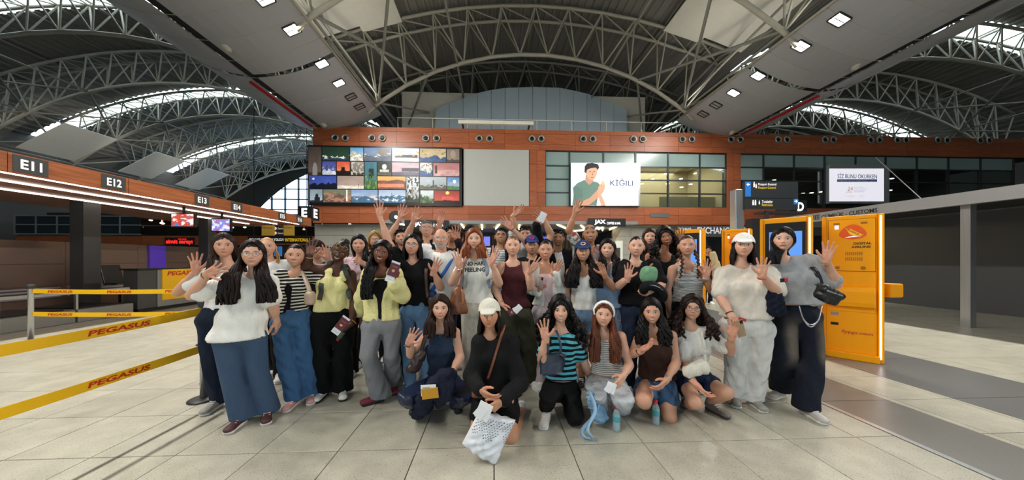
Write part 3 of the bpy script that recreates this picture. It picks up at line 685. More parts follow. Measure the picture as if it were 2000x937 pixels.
for i, (p0, p1, c, w) in enumerate(((915, 928, '#5f66d8', 'left'), (945, 957, '#6a72e0', 'right'), (1060, 1072, '#3a55d0', 'far right'))):
    t = thing('menu_screen', 'glowing blue menu screen above the café counter, ' + w, 'screen', (wx(p0), YW+4.6, 2.2))
    a_, b_ = WY(p0, 480, YW+4.6), WY(p1, 462, YW+4.6)
    MB().box(a_[0]-.04, b_[0]+.04, YW+4.6, YW+4.68, a_[2]-.04, b_[2]+.04).build('frame', black, t)
    MB().box(a_[0], b_[0], YW+4.58, YW+4.6, a_[2], b_[2]).build('display', mat('menu_'+w, c, emit=1.2), t); MB().box((a_[0]+b_[0])/2-.03, (a_[0]+b_[0])/2+.03, YW+4.62, YW+4.66, b_[2], Zb-.11).build('drop_pole', dkgrey, t)
ps = thing('poster_case', 'white-framed coffee machine poster beside the café', 'poster', (wx(1204), YW+.4, 1))
a_, b_ = WY(1195, 515, YW+.4), WY(1216, 470, YW+.4)
MB().box(a_[0], b_[0], YW+.36, YW+.572, a_[2], b_[2]).build('frame', white_p, ps)
MB().box(a_[0]+.06, b_[0]-.06, YW+.34, YW+.36, a_[2]+.06, b_[2]-.06).build('sheet', mat('poster_sheet', '#cfd6cf', emit=.25), ps)
MB().box(a_[0]+.18, b_[0]-.18, YW+.33, YW+.34, a_[2]+.4, b_[2]-.45).build('machine_print', mat('poster_machine', '#4a3f38'), ps)
def sign(nm, label, p0, p1, q0, q1, Y, m, th=.12, cat='sign', group=None):
    a_, b_ = WY(p0, q1, Y), WY(p1, q0, Y); t = thing(nm, label, cat, ((a_[0]+b_[0])/2, Y, a_[2]), group)
    MB().box(a_[0], b_[0], Y, Y+th, a_[2], b_[2]).build('board', m, t); return t
def stext(t, s, p0, p1, qb, qt, Y, m, **k):
    a_, b_ = WY(p0, qb, Y-.012), WY(p1, qt, Y-.012); return text(s, a_, ux, uz, m, t, w=b_[0]-a_[0], h=b_[2]-a_[2], **k)
glow = emat('sign_white', '#ffffff', 1.6)
YJ = YW-1.5
t = sign('cafe_sign', 'black hanging café sign with white letters, right of the crowd centre', 1149, 1222, 426.5, 442, YJ, black); stext(t, 'JAX', 1161, 1183, 439, 429, YJ, glow, bold=.05); stext(t, 'COFFEE & BAR', 1185, 1212, 438, 433.5, YJ, glow, bold=.02)
t = sign('cafe_sign', 'black hanging café sign with white letters behind the raised hands', 790, 876, 430, 446, YJ, black); stext(t, 'JAX', 810, 828, 443, 433, YJ, glow, bold=.05); stext(t, 'COFFEE & BAR', 830, 866, 442, 437, YJ, glow, bold=.02)
rd = thing('round_sign', 'black round sign left of the café sign', 'sign', WY(772, 425, YJ)); c = WY(772, 424, YJ)
MB().lathe([(.0, 0), (.34, 0), (.34, .1), (0, .1)], c, (.6, -.8, 0), 24).build('disc', black, rd); MB().lathe([(.0, .1), (.1, .1), (.1, .108), (0, .108)], c, (.6, -.8, 0), 16).build('mark', wht, rd)
YX = YW-2
t = sign('exchange_sign', 'dark exchange office fascia with grey capitals', 1322, 1505, 441, 462, YX, mat('fascia_dark', '#3d3e41', rough=.5), .3)
stext(t, 'EXCHANGE OFFICE', 1362, 1478, 456, 444, YX, mat('letters_grey', '#c9cacc', rough=.4, emit=.25), bold=.02); stext(t, 'EXCHANGE', 1325, 1350, 451, 444.5, YX, mat('letters_grey'), bold=.02)
ex = S(MB().box(wx(1330), wx(1560), YX+.3, YX+4, 0, 2.95).build('wall_exchange', mat('exchange_dark', '#232426', rough=.4)))
MB().box(wx(1345), wx(1470), YX+.25, YX+.3, .9, 2.5).build('counter_glass', mat('exchange_glass', '#15171a', rough=.15), ex)
for p in (1378, 1412, 1446): MB().box(wx(p)-.04, wx(p)+.04, YX+.22, YX+.26, 0, 2.7).build('post', dkgrey, ex)
S(MB().box(wx(1345), wx(1480), YX+.0, YX+.25, 0, .9).build('trim_exchange', mat('exchange_blue', '#26385e', rough=.5)))
# shopfronts to the right
rs = S(MB().box(13.5, 36, YW-3, YW-2.6, 0, Zb).build('wall_shops', mat('shop_dark', '#2a2a2b', rough=.4)))
for i in range(8): MB().box(14+i*2.6, 16.4+i*2.6, YW-3.04, YW-3, .2, 2.7).build('shop_pane', glassmat('shop_glass', '#606a70', .25, .5), rs)
t = sign('shop_sign', 'small red glowing shop sign at the right edge', 1731, 1800, 432, 447, 13.0, black, 2.02); stext(t, 'RT', 1733, 1744, 444, 435, 13.0, emat('red_glow', '#ff2f4a', 2.5), bold=.03); stext(t, 'market', 1746, 1768, 443, 437, 13.0, emat('red_glow', '#ff2f4a', 2.5))

# ---- gable glazing at the end of the left vault, end walls, side walls
xc = AX-VSP; YG = 45.
gw = S(thing('window_9', None, None, (xc, YG, 8)))
us = np.linspace(-11.4, 11.4, 13); gpane = glassmat('gable_glass', '#d8ecff', .03, .97)
zg = lambda u: 14.9-u*u/21.
for a_, b_ in zip(us[:-1], us[1:]):
    zz = np.arange(7.2, max(zg(a_), zg(b_)), 1.5)
    for z in zz:
        ta, tb_ = min(z+1.5, zg(a_)), min(z+1.5, zg(b_))
        if ta <= z and tb_ <= z: continue
        MB().add([(xc+a_, YG, z), (xc+b_, YG, z), (xc+b_, YG, max(z, tb_)), (xc+a_, YG, max(z, ta))], [(0, 1, 2, 3)]).build('pane', gpane, gw)
for u in us: MB().box(xc+u-.09, xc+u+.09, YG-.1, YG+.1, 7, max(7.1, zg(u))).build('mullion', mull, gw)
for z in np.arange(7.2, 15, 1.5):
    u = math.sqrt(max(0, (14.9-z)*21)); MB().box(xc-u, xc+u, YG-.08, YG+.08, z-.07, z+.07).build('transom', mull, gw)
mb = MB(); uu = np.linspace(-16.4, 12.7, 31)
for a_, b_ in zip(uu[:-1], uu[1:]): mb.quad((xc+a_, YG+.05, max(7, zg(a_))), (xc+b_, YG+.05, max(7, zg(b_))), (xc+b_, YG+.05, 17), (xc+a_, YG+.05, 17))
mb.quad((xc-16.5, YG+.05, 0), (xc+13, YG+.05, 0), (xc+13, YG+.05, 7.1), (xc-16.5, YG+.05, 7.1))
S(mb.build('wall_gable', mat('gable_dark', '#4b4a47', rough=.8)))
S(MB().box(AX-12.7, AX+41.8, 46, 46.3, 0, 17).build('wall_far', mat('far_dark', '#3a3a39', rough=.8)))
S(MB().box(-39.3, -39.0, -14, 46, 0, 11.9).build('wall_left', mat('side_wall', '#5d5a54', rough=.8)))
S(MB().box(43.7, 44.0, -14, 46, 0, 11.9).build('wall_right', mat('side_wall')))

def nrm_(v): return v/np.linalg.norm(v)
# unseen rear wall, added to limit daylight; glazed entrance sized for frontal fill
rw = MB(); YR = -13.8
rw.box(-39.3, -9, YR-.2, YR, 0, 13); rw.box(13, 44, YR-.2, YR, 0, 13); rw.box(-9, 13, YR-.2, YR, 4.2, 16); rw.box(-39.3, -9, YR-.2, YR, 13, 16.4); rw.box(13, 44, YR-.2, YR, 13, 16.4)
wr_ = S(rw.build('wall_rear', mat('side_wall')))
ew = S(thing('window_11', None, None, (2, YR, 0)))
for x in np.arange(-9, 13, 2.2): MB().box(x+.04, x+2.16, YR-.12, YR-.1, .1, 4.2).build('pane', glassmat('entrance_glass', '#eef4f4', .05, .95), ew); MB().box(x-.05, x+.05, YR-.18, YR, 0, 4.2).build('mullion', mull, ew)
# uplights standing on the rafts, washing the white reflector panels
GU = 'uplights on the ceiling rafts'
for sg, side in ((-1, 'left'), (1, 'right')):
    for i, y in enumerate((7.0, 10.2, 14.2, 16.6)):
        x = AX+sg*9.5; z = zraft(9.15)+.2; t = thing('uplight', 'small box uplight on the %s raft edge, %s from the wood wall' % (side, ORD[4-i]), 'uplight', (x, y, z), GU)
        MB().box(x-.18, x+.18, y-.14, y+.14, z-.155, z).build('housing', dkgrey, t)
        MB().box(x-.15, x+.15, y-.11, y+.11, z, z+.01).build('lens', emat('uplens', '#fff4e0', 6.), t)
        ld = bpy.data.lights.new('uplight_lamp', 'AREA'); ld.size = .3; ld.energy = 20; ld.color = (1, .95, .85); lo = bpy.data.objects.new('uplight_lamp', ld); COL.objects.link(lo); lo.parent = t
        lo.location = (0, 0, .03); lo.rotation_euler = (math.pi, 0, 0)

for i, y in enumerate((25.0, 30.8, 35.8)):  # spots added only to brighten the low white panels of the left vault
    x = -12.9+.7*i; z = 3.5; t = thing('uplight', 'spotlight on top of the check-in canopy end, %s of three' % ('left', 'middle', 'right')[i], 'uplight', (x, 13.4, z), GU)
    dv = nrm_(np.array([-33.6-x, y-13.4, 7.2])); c = np.array([x, 13.4, z])
    MB().tube([c-np.array([0, 0, .2]), c], .03, 6).build('stem', dkgrey, t); MB().lathe([(.05, -.12), (.09, -.1), (.1, .08), (.085, .08)], c, dv, 14).build('housing', dkgrey, t); MB().lathe([(0, .07), (.085, .07), (.085, .075), (0, .075)], c, dv, 14).build('lens', emat('uplens', '#fff4e0', 6.), t)
    ld = bpy.data.lights.new('panel_fill_spot', 'SPOT'); ld.energy = 5200; ld.spot_size = math.radians(17); ld.spot_blend = .6; ld.shadow_soft_size = .1; ld.color = (1, .95, .85); lo = bpy.data.objects.new('panel_fill_spot', ld); COL.objects.link(lo); lo.parent = t
    lo.location = tuple(dv*.12); lo.rotation_euler = Vector(dv).to_track_quat('-Z', 'Y').to_euler()
# ================================================================== CHECK-IN ISLAND (left)
XF = -8.4; YE = 14.0
zf0, zf1 = 2.98, 3.33
wood_cn = woodmat('canopy_wood_bright', '#8a4a2a', '#b46a3e', rough=.42, scale=(3, .35, 9))
can = thing('checkin_canopy', 'long wood-clad canopy over the check-in desks on the left', 'canopy', (-10.5, 6, zf0))
for y in np.arange(-3.0, YE-.1, 1.7):
    MB().box(XF-.05, XF, y+.006, min(y+1.694, YE), zf0, zf1).build('fascia_panel', wood_cn, can)
    for x in np.arange(-13.4, XF-.1, 1.0): MB().box(x+.006, min(x+.994, XF-.05), y+.006, min(y+1.694, YE), zf0+.06, zf0+.1).build('soffit_board', wood_cn, can)
MB().box(-13.4, XF, YE, YE+.05, zf0, zf1).build('fascia_panel', wood_cn, can)
MB().box(-13.4, XF-.05, -3, YE, zf0+.1, zf1-.02).build('core', dark, can)
for x in (-8.75, -9.7, -10.9):
    MB().box(x-.018, x+.018, -3, YE-.3, zf0+.03, zf0+.06).build('light_strip', led, can)
def onface(px, py): return WX(px, py, XF)
for s, p, w in (('E12', 222, 36), ('E13', 394, 24), ('E14', 462, 19), ('E15', 551, 13), ('E16', 585, 11), ('E11', 60, 40)):
    yc = WX(p, 400, XF)[1]; hw = .145
    t = thing('desk_number_plate', 'grey number plate reading %s on the wood canopy' % s, 'number plate', (XF, yc, zf0+.04), 'check-in desk number plates')
    MB().box(XF, XF+.015, yc-hw-.06, yc+hw+.06, zf0+.03, zf1-.02).build('plate', mat('plate_grey', '#4c4f51', rough=.4, metal=.3), t)
    text(s, (XF+.018, yc, (zf0+zf1)/2+.005), (0, 1, 0), (0, 0, 1), wht, t, w=hw*1.75, h=.17, bold=.03, align='c')
for i, y in enumerate((3.3, 8.7, 12.2)):
    mb = MB(); mb.box(-11.45, -11.1, y-.18, y+.18, 0, zf0+.06); S(mb.build('trim_column_%d' % (i+1), mat('column_dark', '#4a4a4a', rough=.5, metal=.3)))
# hanging flight screens
def screen(px0, px1, py0, py1, d, label, cols):
    a_, b_ = C2W(PC(px0, py1, d)), C2W(PC(px1, py0, d)); Y = a_[1]
    t = thing('flight_screen', label, 'screen', ((a_[0]+b_[0])/2, Y, a_[2]))
    MB().box(a_[0], b_[0], Y, Y+.08, a_[2], b_[2]).build('case', black, t)
    NX, NY = 26, 18; nn = vnoise(NX, NY, 4, int(px0)); c = [np.array(lin(x)) for x in cols]
    im = np.where((nn > .62)[..., None], c[1], np.where((nn < .3)[..., None], c[2], c[0]))
    X = np.linspace(a_[0]+.03, b_[0]-.03, NX); Z = np.linspace(b_[2]-.03, a_[2]+.03, NY)
    V = np.stack(np.broadcast_arrays(X[None], Y-.004, Z[:, None]), -1).reshape(-1, 3); a = (np.arange(NY-1)[:, None]*NX+np.arange(NX-1)[None]).ravel()
    link('display', mk_mesh('display', wparent(V, t), np.stack([a+NX, a+NX+1, a+1, a], -1), smooth=False, colors=im.reshape(-1, 3)), colmat('flight_display', .3, emit=.8), t)
    xm = (a_[0]+b_[0])/2; MB().tube([(xm, Y+.04, b_[2]), (xm, Y+.04, zf0+.08)], .035, 8).build('drop_pole', dkgrey, t, True)
screen(333, 378, 416, 443.5, 8.9, 'red and white screen hanging under the check-in canopy', ('#c04a3a', '#e8e4e4', '#3f7fc8'))
screen(412, 449, 426, 452.5, 10.1, 'blue and white screen hanging under the check-in canopy', ('#7f86d8', '#dfe2f4', '#c94a4a'))
# hanging signs beyond
def hang(px0, px1, py0, py1, d, label, m, ztop_=None):
    a_, b_ = C2W(PC(px0, py1, d)), C2W(PC(px1, py0, d)); Y = a_[1]; t = thing('hanging_sign', label, 'sign', ((a_[0]+b_[0])/2, Y, a_[2]))
    MB().box(a_[0], b_[0], Y, Y+.06, a_[2], b_[2]).build('board', m, t)
    for f in (.2, .8): x = a_[0]+(b_[0]-a_[0])*f; MB().tube([(x, Y+.03, b_[2]), (x, Y+.03, ztop_ or b_[2]+.5)], .012, 5).build('rod', dkgrey, t, True)
    return t, a_, b_, Y
yl = mat('dull_yellow', '#a98a32', rough=.5, emit=.15)
for p0, p1, w in ((511, 534, 'left'), (554, 573, 'right')):
    t, a_, b_, Y = hang(p0, p1, 440, 459.5, 12.8, 'dull yellow sign hanging under the far canopy end, ' + w, yl, 3.06); text('PEGASUS', ((a_[0]+b_[0])/2, Y-.01, b_[2]-.1), ux, uz, mat('dark_print', '#3a3318'), t, w=(b_[0]-a_[0])*.8, align='c')
t, a_, b_, Y = hang(534.5, 553, 441, 461, 13.4, 'black direction sign with white pictograms between the yellow signs', black, 3.06)
for q in (446, 455):
    p = C2W(PC(538, q, 13.39)); MB().lathe([(0, 0), (.07, 0), (.07, .01), (0, .01)], p-np.array([0, .02, 0]), (0, -1, 0), 10).build('pictogram', wht, t); text('Check-in', p+np.array([.11, -.02, -.04]), ux, uz, wht, t, w=.24, h=.07)
# E cube
eb = thing('letter_cube', 'black hanging cube sign with a white letter E at the canopy end', 'sign', C2W(PC(600, 428, 13.6)))
c0 = C2W(PC(581, 428, 13.6)); w_ = .62; zt_ = C2W(PC(600, 402, 13.6))[2]; r45 = 1
MB().box(c0[0], c0[0]+w_, c0[1], c0[1]+w_, c0[2], zt_).build('cube', black, eb)
text('E', (c0[0]+w_/2, c0[1]-.01, (c0[2]+zt_)/2), ux, uz, glow, eb, w=.25, h=.42, bold=.04, align='c'); text('E', (c0[0]+w_+.01, c0[1]+w_/2, (c0[2]+zt_)/2), (0, 1, 0), uz, glow, eb, w=.3, h=.42, bold=.04, align='c')
MB().tube([(c0[0]+w_/2, c0[1]+w_/2, zt_), (c0[0]+w_/2, c0[1]+w_/2, zt_+1.2)], .03, 6).build('rod', dkgrey, eb)
# desks along x = -9.6
desk_dk = mat('desk_charcoal', '#4d4d4e', rough=.4, metal=.3); desk_lt = mat('desk_grey', '#8c8a86', rough=.4, metal=.3, var=.03)
pyel = mat('airline_yellow', '#f2b705', rough=.45, emit=.0); pred = mat('airline_red', '#c4281c', rough=.5)
def desk(y0, label):
    t = thing('checkin_desk', label, 'desk', (-10, y0, 0), 'check-in desks')
    MB().box(-10.0, -9.62, y0-.75, y0-.3, .1, 1.17).build('side_cabinet', desk_dk, t, bevel=.01)
    MB().box(-10.0, -9.6, y0-.29, y0+1.6, .1, 1.17).build('body', desk_lt, t, bevel=.01)
    MB().box(-10.05, -9.55, y0-.8, y0+1.65, 1.17, 1.21).build('worktop', black, t, bevel=.01)
    MB().box(-9.98, -9.66, y0-.7, y0+1.55, 0, .1).build('plinth', dark, t)
    MB().box(-9.6, -9.57, y0-.2, y0+1.15, .28, 1.17).build('airline_panel', pyel, t)
    text('PEGASUS', (-9.565, y0-.08, .98), (0, 1, 0), uz, pred, t, w=.88, h=.13, bold=.03, shear=.2); text('flypgs.com', (-9.565, y0+.25, .42), (0, 1, 0), uz, pred, t, w=.5, h=.08, shear=.2)
    sb = thing('baggage_scale', 'low steel baggage belt beside the desk, ' + label.split(', ')[-1], 'baggage belt', (-10, y0-1.6, 0), 'baggage belts')
    for k in range(2):
        ya = y0-3.0+k*1.1
        MB().box(-10.9, -9.62, ya, ya+1.06, 0, .3).build('casing', desk_lt, sb, bevel=.02); MB().box(-10.9, -9.75, ya+.1, ya+.96, .3, .33).build('belt', black, sb)
        MB().box(-9.75, -9.7, ya+.02, ya+.06, .3, .72).build('guard_post', silver, sb)
    MB().box(-9.75, -9.71, y0-2.98, y0-.85, .66, .72).build('guard_rail', silver, sb)
desk(9.2, 'check-in desk with yellow airline panel, behind the waving pair'); desk(4.3, 'check-in desk with yellow airline panel, at the far left')
bw = S(MB().box(-12.2, -12.1, -3, YE, 0, 1.95).build('wall_desk_back', mat('bronze_panel', '#7a655a', rough=.35, metal=.25, var=.12, vscale=1.2)))
for y in np.arange(-3, YE-1, 1.7):
    for z0, z1 in ((.75, 1.33), (1.34, 1.95)): MB().box(-12.1, -12.07, y+.005, y+1.695, z0, z1).build('panel', mat('bronze_panel'), bw)
    for k in range(4): MB().box(-12.1, -12.06, y+.05, y+1.6, .42+k*.08, .46+k*.08).build('slat', mat('slat_pale', '#9a9aa2', rough=.5), bw)
o = MB().box(-12.055, -12.0, 10.9, 11.4, 1.05, 1.95).build('glow_panel', mat('purple_glow', '#4b2fa0', rough=.4, emit=.35)); tag(o, 'purple lit panel on the bronze wall behind the desks', 'light panel')
# office chair
oc = thing('office_chair', 'black mesh office chair behind the check-in desk', 'chair', (-11.3, 9.47, 0))
mb = MB().obox((-11.5, 9.45, 1.0), (0, 1, 0), (.97, 0, .24), (-.24, 0, .97), .24, .02, .3); mb.build('backrest', black, oc, bevel=.02)
MB().box(-11.5, -11.02, 9.25, 9.7, .46, .54).build('seat', black, oc, bevel=.02); MB().tube([(-11.3, 9.47, .08), (-11.3, 9.47, .46)], .03, 8).build('column', dkgrey, oc, True)
for k in range(5): a_ = k*1.2566; MB().tube([(-11.3, 9.47, .1), (-11.3+.3*math.cos(a_), 9.47+.3*math.sin(a_), .05)], .02, 6).build('leg', black, oc, True)
for sg in (-1, 1): MB().box(-11.4, -11.1, 9.47+sg*.27-.03, 9.47+sg*.27+.03, .72, .76).build('armrest', black, oc)
# balcony with restaurants beyond the desks
YB = 24.
bal = S(MB().box(-36, XL-.2, YB, YB+.3, 2.55, 3.25).build('wall_balcony', dark))
for x in np.arange(-36, XL-1, 1.8): MB().box(x+.01, x+1.79, YB-.05, YB, 2.55, 3.25).build('panel', wood, bal)
S(MB().box(-36, XL-.2, YB+.3, YB+9, 3.1, 3.2).build('floor_balcony', room_d))
S(MB().box(-36, XL-.2, YB+6, YB+6.2, 0, 5.4).build('wall_restaurant', mat('restaurant_dark', '#38332f', rough=.8)))
S(MB().box(-36, XL-.2, YB+1.5, YB+9, 5.0, 5.2).build('ceiling_restaurant', mat('restaurant_dark')))
glb = glassmat('balustrade_glass', '#cfdcd8', .1, .85)
gb = thing('glass_balustrade', 'glass balustrade along the restaurant balcony', 'balustrade', (-24, YB, 3.25))
for x in np.arange(-36, XL-1, 1.8): MB().box(x+.02, x+1.78, YB+.05, YB+.07, 3.25, 4.0).build('pane', glb, gb)
MB().box(-36, XL-.2, YB+.04, YB+.09, 4.0, 4.05).build('handrail', silver, gb)
GW = 'warm lamps in the balcony restaurants'
for i in range(30):
    x = -35+22.5*i/29+rng.uniform(-.2, .2); z = rng.uniform(4.1, 4.9)
    yl_ = YB+rng.uniform(1.6, 5); o = MB().lathe([(0, 0), (.1, .03), (.12, .09), (.05, .16), (0, .17)], (x, yl_, z), (0, 0, 1), 8).tube([(x, yl_, z+.15), (x, yl_, 5.01)], .01, 4).build('pendant_lamp', emat('pendant_%d' % (i % 3), ('#ffd9a0', '#ff9f8a', '#fff1d8')[i % 3], 5.), None, True)
    tag(o, 'small warm pendant lamp in the balcony restaurant, %s from the left' % ORD[i+1], 'lamp', GW)
wn = S(thing('window_10', None, None, (-32, YB, 3.6)))
for i in range(6):
    MB().box(-36+i*1.5+.05, -34.5+i*1.5-.05, YB-.1, YB-.06, 3.4, 4.7).build('pane', mat('office_glass', '#25323a', rough=.12), wn); MB().box(-36+i*1.5-.05, -36+i*1.5+.05, YB-.13, YB-.05, 3.35, 4.75).build('mullion', grey, wn)
for z in (3.35, 4.05, 4.72): MB().box(-36, -27, YB-.13, YB-.05, z-.04, z+.04).build('transom', grey, wn)
t = thing('restaurant_sign', 'glowing red lower-case restaurant sign on the balcony', 'sign', WY(350, 478, YB-.1))
a_ = WY(324, 477.5, YB-.12); b_ = WY(376, 470, YB-.12)
MB().box(a_[0]-.1, b_[0]+.1, YB-.105, YB-.04, a_[2]-.12, a_[2]+.55).build('backboard', dark, t); text('simit sarayı', a_, ux, uz, emat('red_sign', '#ff1f1a', 2.6), t, w=b_[0]-a_[0], h=(b_[2]-a_[2])*1.25, bold=.03)
text('simit sarayı', (a_[0]+.9, a_[1], a_[2]+.36), ux, uz, emat('red_sign', '#ff1f1a', 2.6), t, w=.6, h=.12, name='crest')
t = thing('arrivals_sign', 'long black arrivals sign with white and yellow capitals', 'sign', WY(545, 475, 19.8)); a_, b_ = WY(484, 474.5, 19.8), WY(606, 461.5, 19.8)
MB().box(a_[0], b_[0], 19.8, 19.95, a_[2], b_[2]).build('board', black, t)
for s, p0, p1, m in (('DIŞ HATLAR GELEN YOLCU /', 487, 555, wht), ('INTERNATIONAL', 557, 603, mat('sign_yellow', '#d9b21f', rough=.5, emit=.4))): stext(t, s, p0, p1, 471.5, 465, 19.8, m, bold=.03)
for x in (a_[0]+.3, b_[0]-.3): MB().tube([(x, 19.9, b_[2]), (x, 19.9, 14.2)], .02, 5).build('rod', dkgrey, t)
bb = thing('blue_banner', 'pair of blue information panels under the arrivals sign', 'banner', WY(545, 500, 17.5))
for p0, p1 in ((535, 542), (543.5, 550)): a_, b_ = WY(p0, 500, 17.5), WY(p1, 481, 17.5); MB().box(a_[0], b_[0], 17.5, 17.55, a_[2], b_[2]).build('panel', mat('banner_blue', '#3a78b8', emit=.2), bb)
MB().box(WY(540, 500, 17.5)[0], WY(545, 500, 17.5)[0], 17.5, 17.55, 0, WY(540, 499, 17.5)[2]).build('stand', dkgrey, bb)
S(MB().box(-36, XL-.2, YB+.2, YB+.3, 0, 2.55).build('wall_ground', mat('ground_shops', '#453c38', rough=.6)))

# ================================================================== QUEUE BARRIERS
def post(nm_lab, x, y):
    t = thing('barrier_post', nm_lab, 'barrier post', (x, y, 0), 'queue barrier posts')
    MB().lathe([(.13, 0), (.13, .012), (.11, .022), (.03, .028)], (x, y, 0), n=24).build('base', dkgrey, t, True)
    MB().lathe([(.032, .03), (.032, .97), (.034, .98)], (x, y, 0), n=16).build('pole', silver, t, True)
    MB().lathe([(.045, .97), (.05, .99), (.05, 1.03), (.03, 1.045)], (x, y, 0), n=16).build('head', dkgrey, t, True)
def tape(label, a_, b_, w=.075, n=2):
    a_, b_ = np.array(a_, float), np.array(b_, float); d = (b_-a_)/np.linalg.norm(b_-a_); L = np.linalg.norm(b_-a_)
    o = thing('barrier_tape', label, 'barrier tape', a_, 'yellow airline barrier tapes')
    sag = .02; P = [a_+(b_-a_)*t-np.array([0, 0, sag*4*t*(1-t)]) for t in np.linspace(0, 1, 9)]
    MB().ribbon(P, (0, 0, 1), w, .003).build('band', mat('tape_yellow', '#f0bb10', rough=.45), o)
    nv = np.cross(d, (0, 0, 1)); s = 1
    if np.dot(nv, (a_+b_)/2-np.array([0, 0, CAMH])) > 0: nv = -nv; s = -1
    step = .95; k = max(1, int(L/step))
    for i in range(k):
        f = (i+.5)/k; c = a_+(b_-a_)*f-np.array([0, 0, sag*4*f*(1-f)])+nv*.004
        text('PEGASUS', c, d*s, uz, pred, o, w=.40, h=.042, bold=.03, align='c', shear=.25)
yA = 3.14; XBt = -3.05
post('steel barrier post behind the two waving women on the left', XBt, yA+.12); post('steel barrier post outside the left edge', XBt, .55)
tape('upper yellow tape running towards the camera at far left', (XBt, yA+.09, .93), (XBt, .58, .93)); tape('lower yellow tape running towards the camera at far left', (XBt, yA+.09, .54), (XBt, .58, .54))
pA = C2W(PC(403, 505, 5.15)); pB = C2W(PC(60, 505, 5.05))
post('steel barrier post in front of the check-in desk', pA[0], pA[1]); post('steel barrier post at the left end of the desk queue', pB[0], pB[1])
for z, w in ((.93, 'upper'), (.54, 'lower')): tape('%s yellow tape crossing in front of the check-in desks' % w, (pA[0], pA[1], z), (pB[0], pB[1], z))
for i, (p, q) in enumerate(((440, 659), (452, 690), (412, 745))):
    c = WZ(p, q); t = MB().lathe([(0, 0), (.1, 0), (.1, .003), (0, .003)], c+np.array([0, 0, .0006]), n=16).build('floor_sticker', mat('sticker_dark', '#3b3b3a', rough=.5)); tag(t, 'dark round sticker on the floor left of the crowd, %s' % ('farthest', 'middle', 'nearest')[i], 'floor sticker', 'floor stickers')

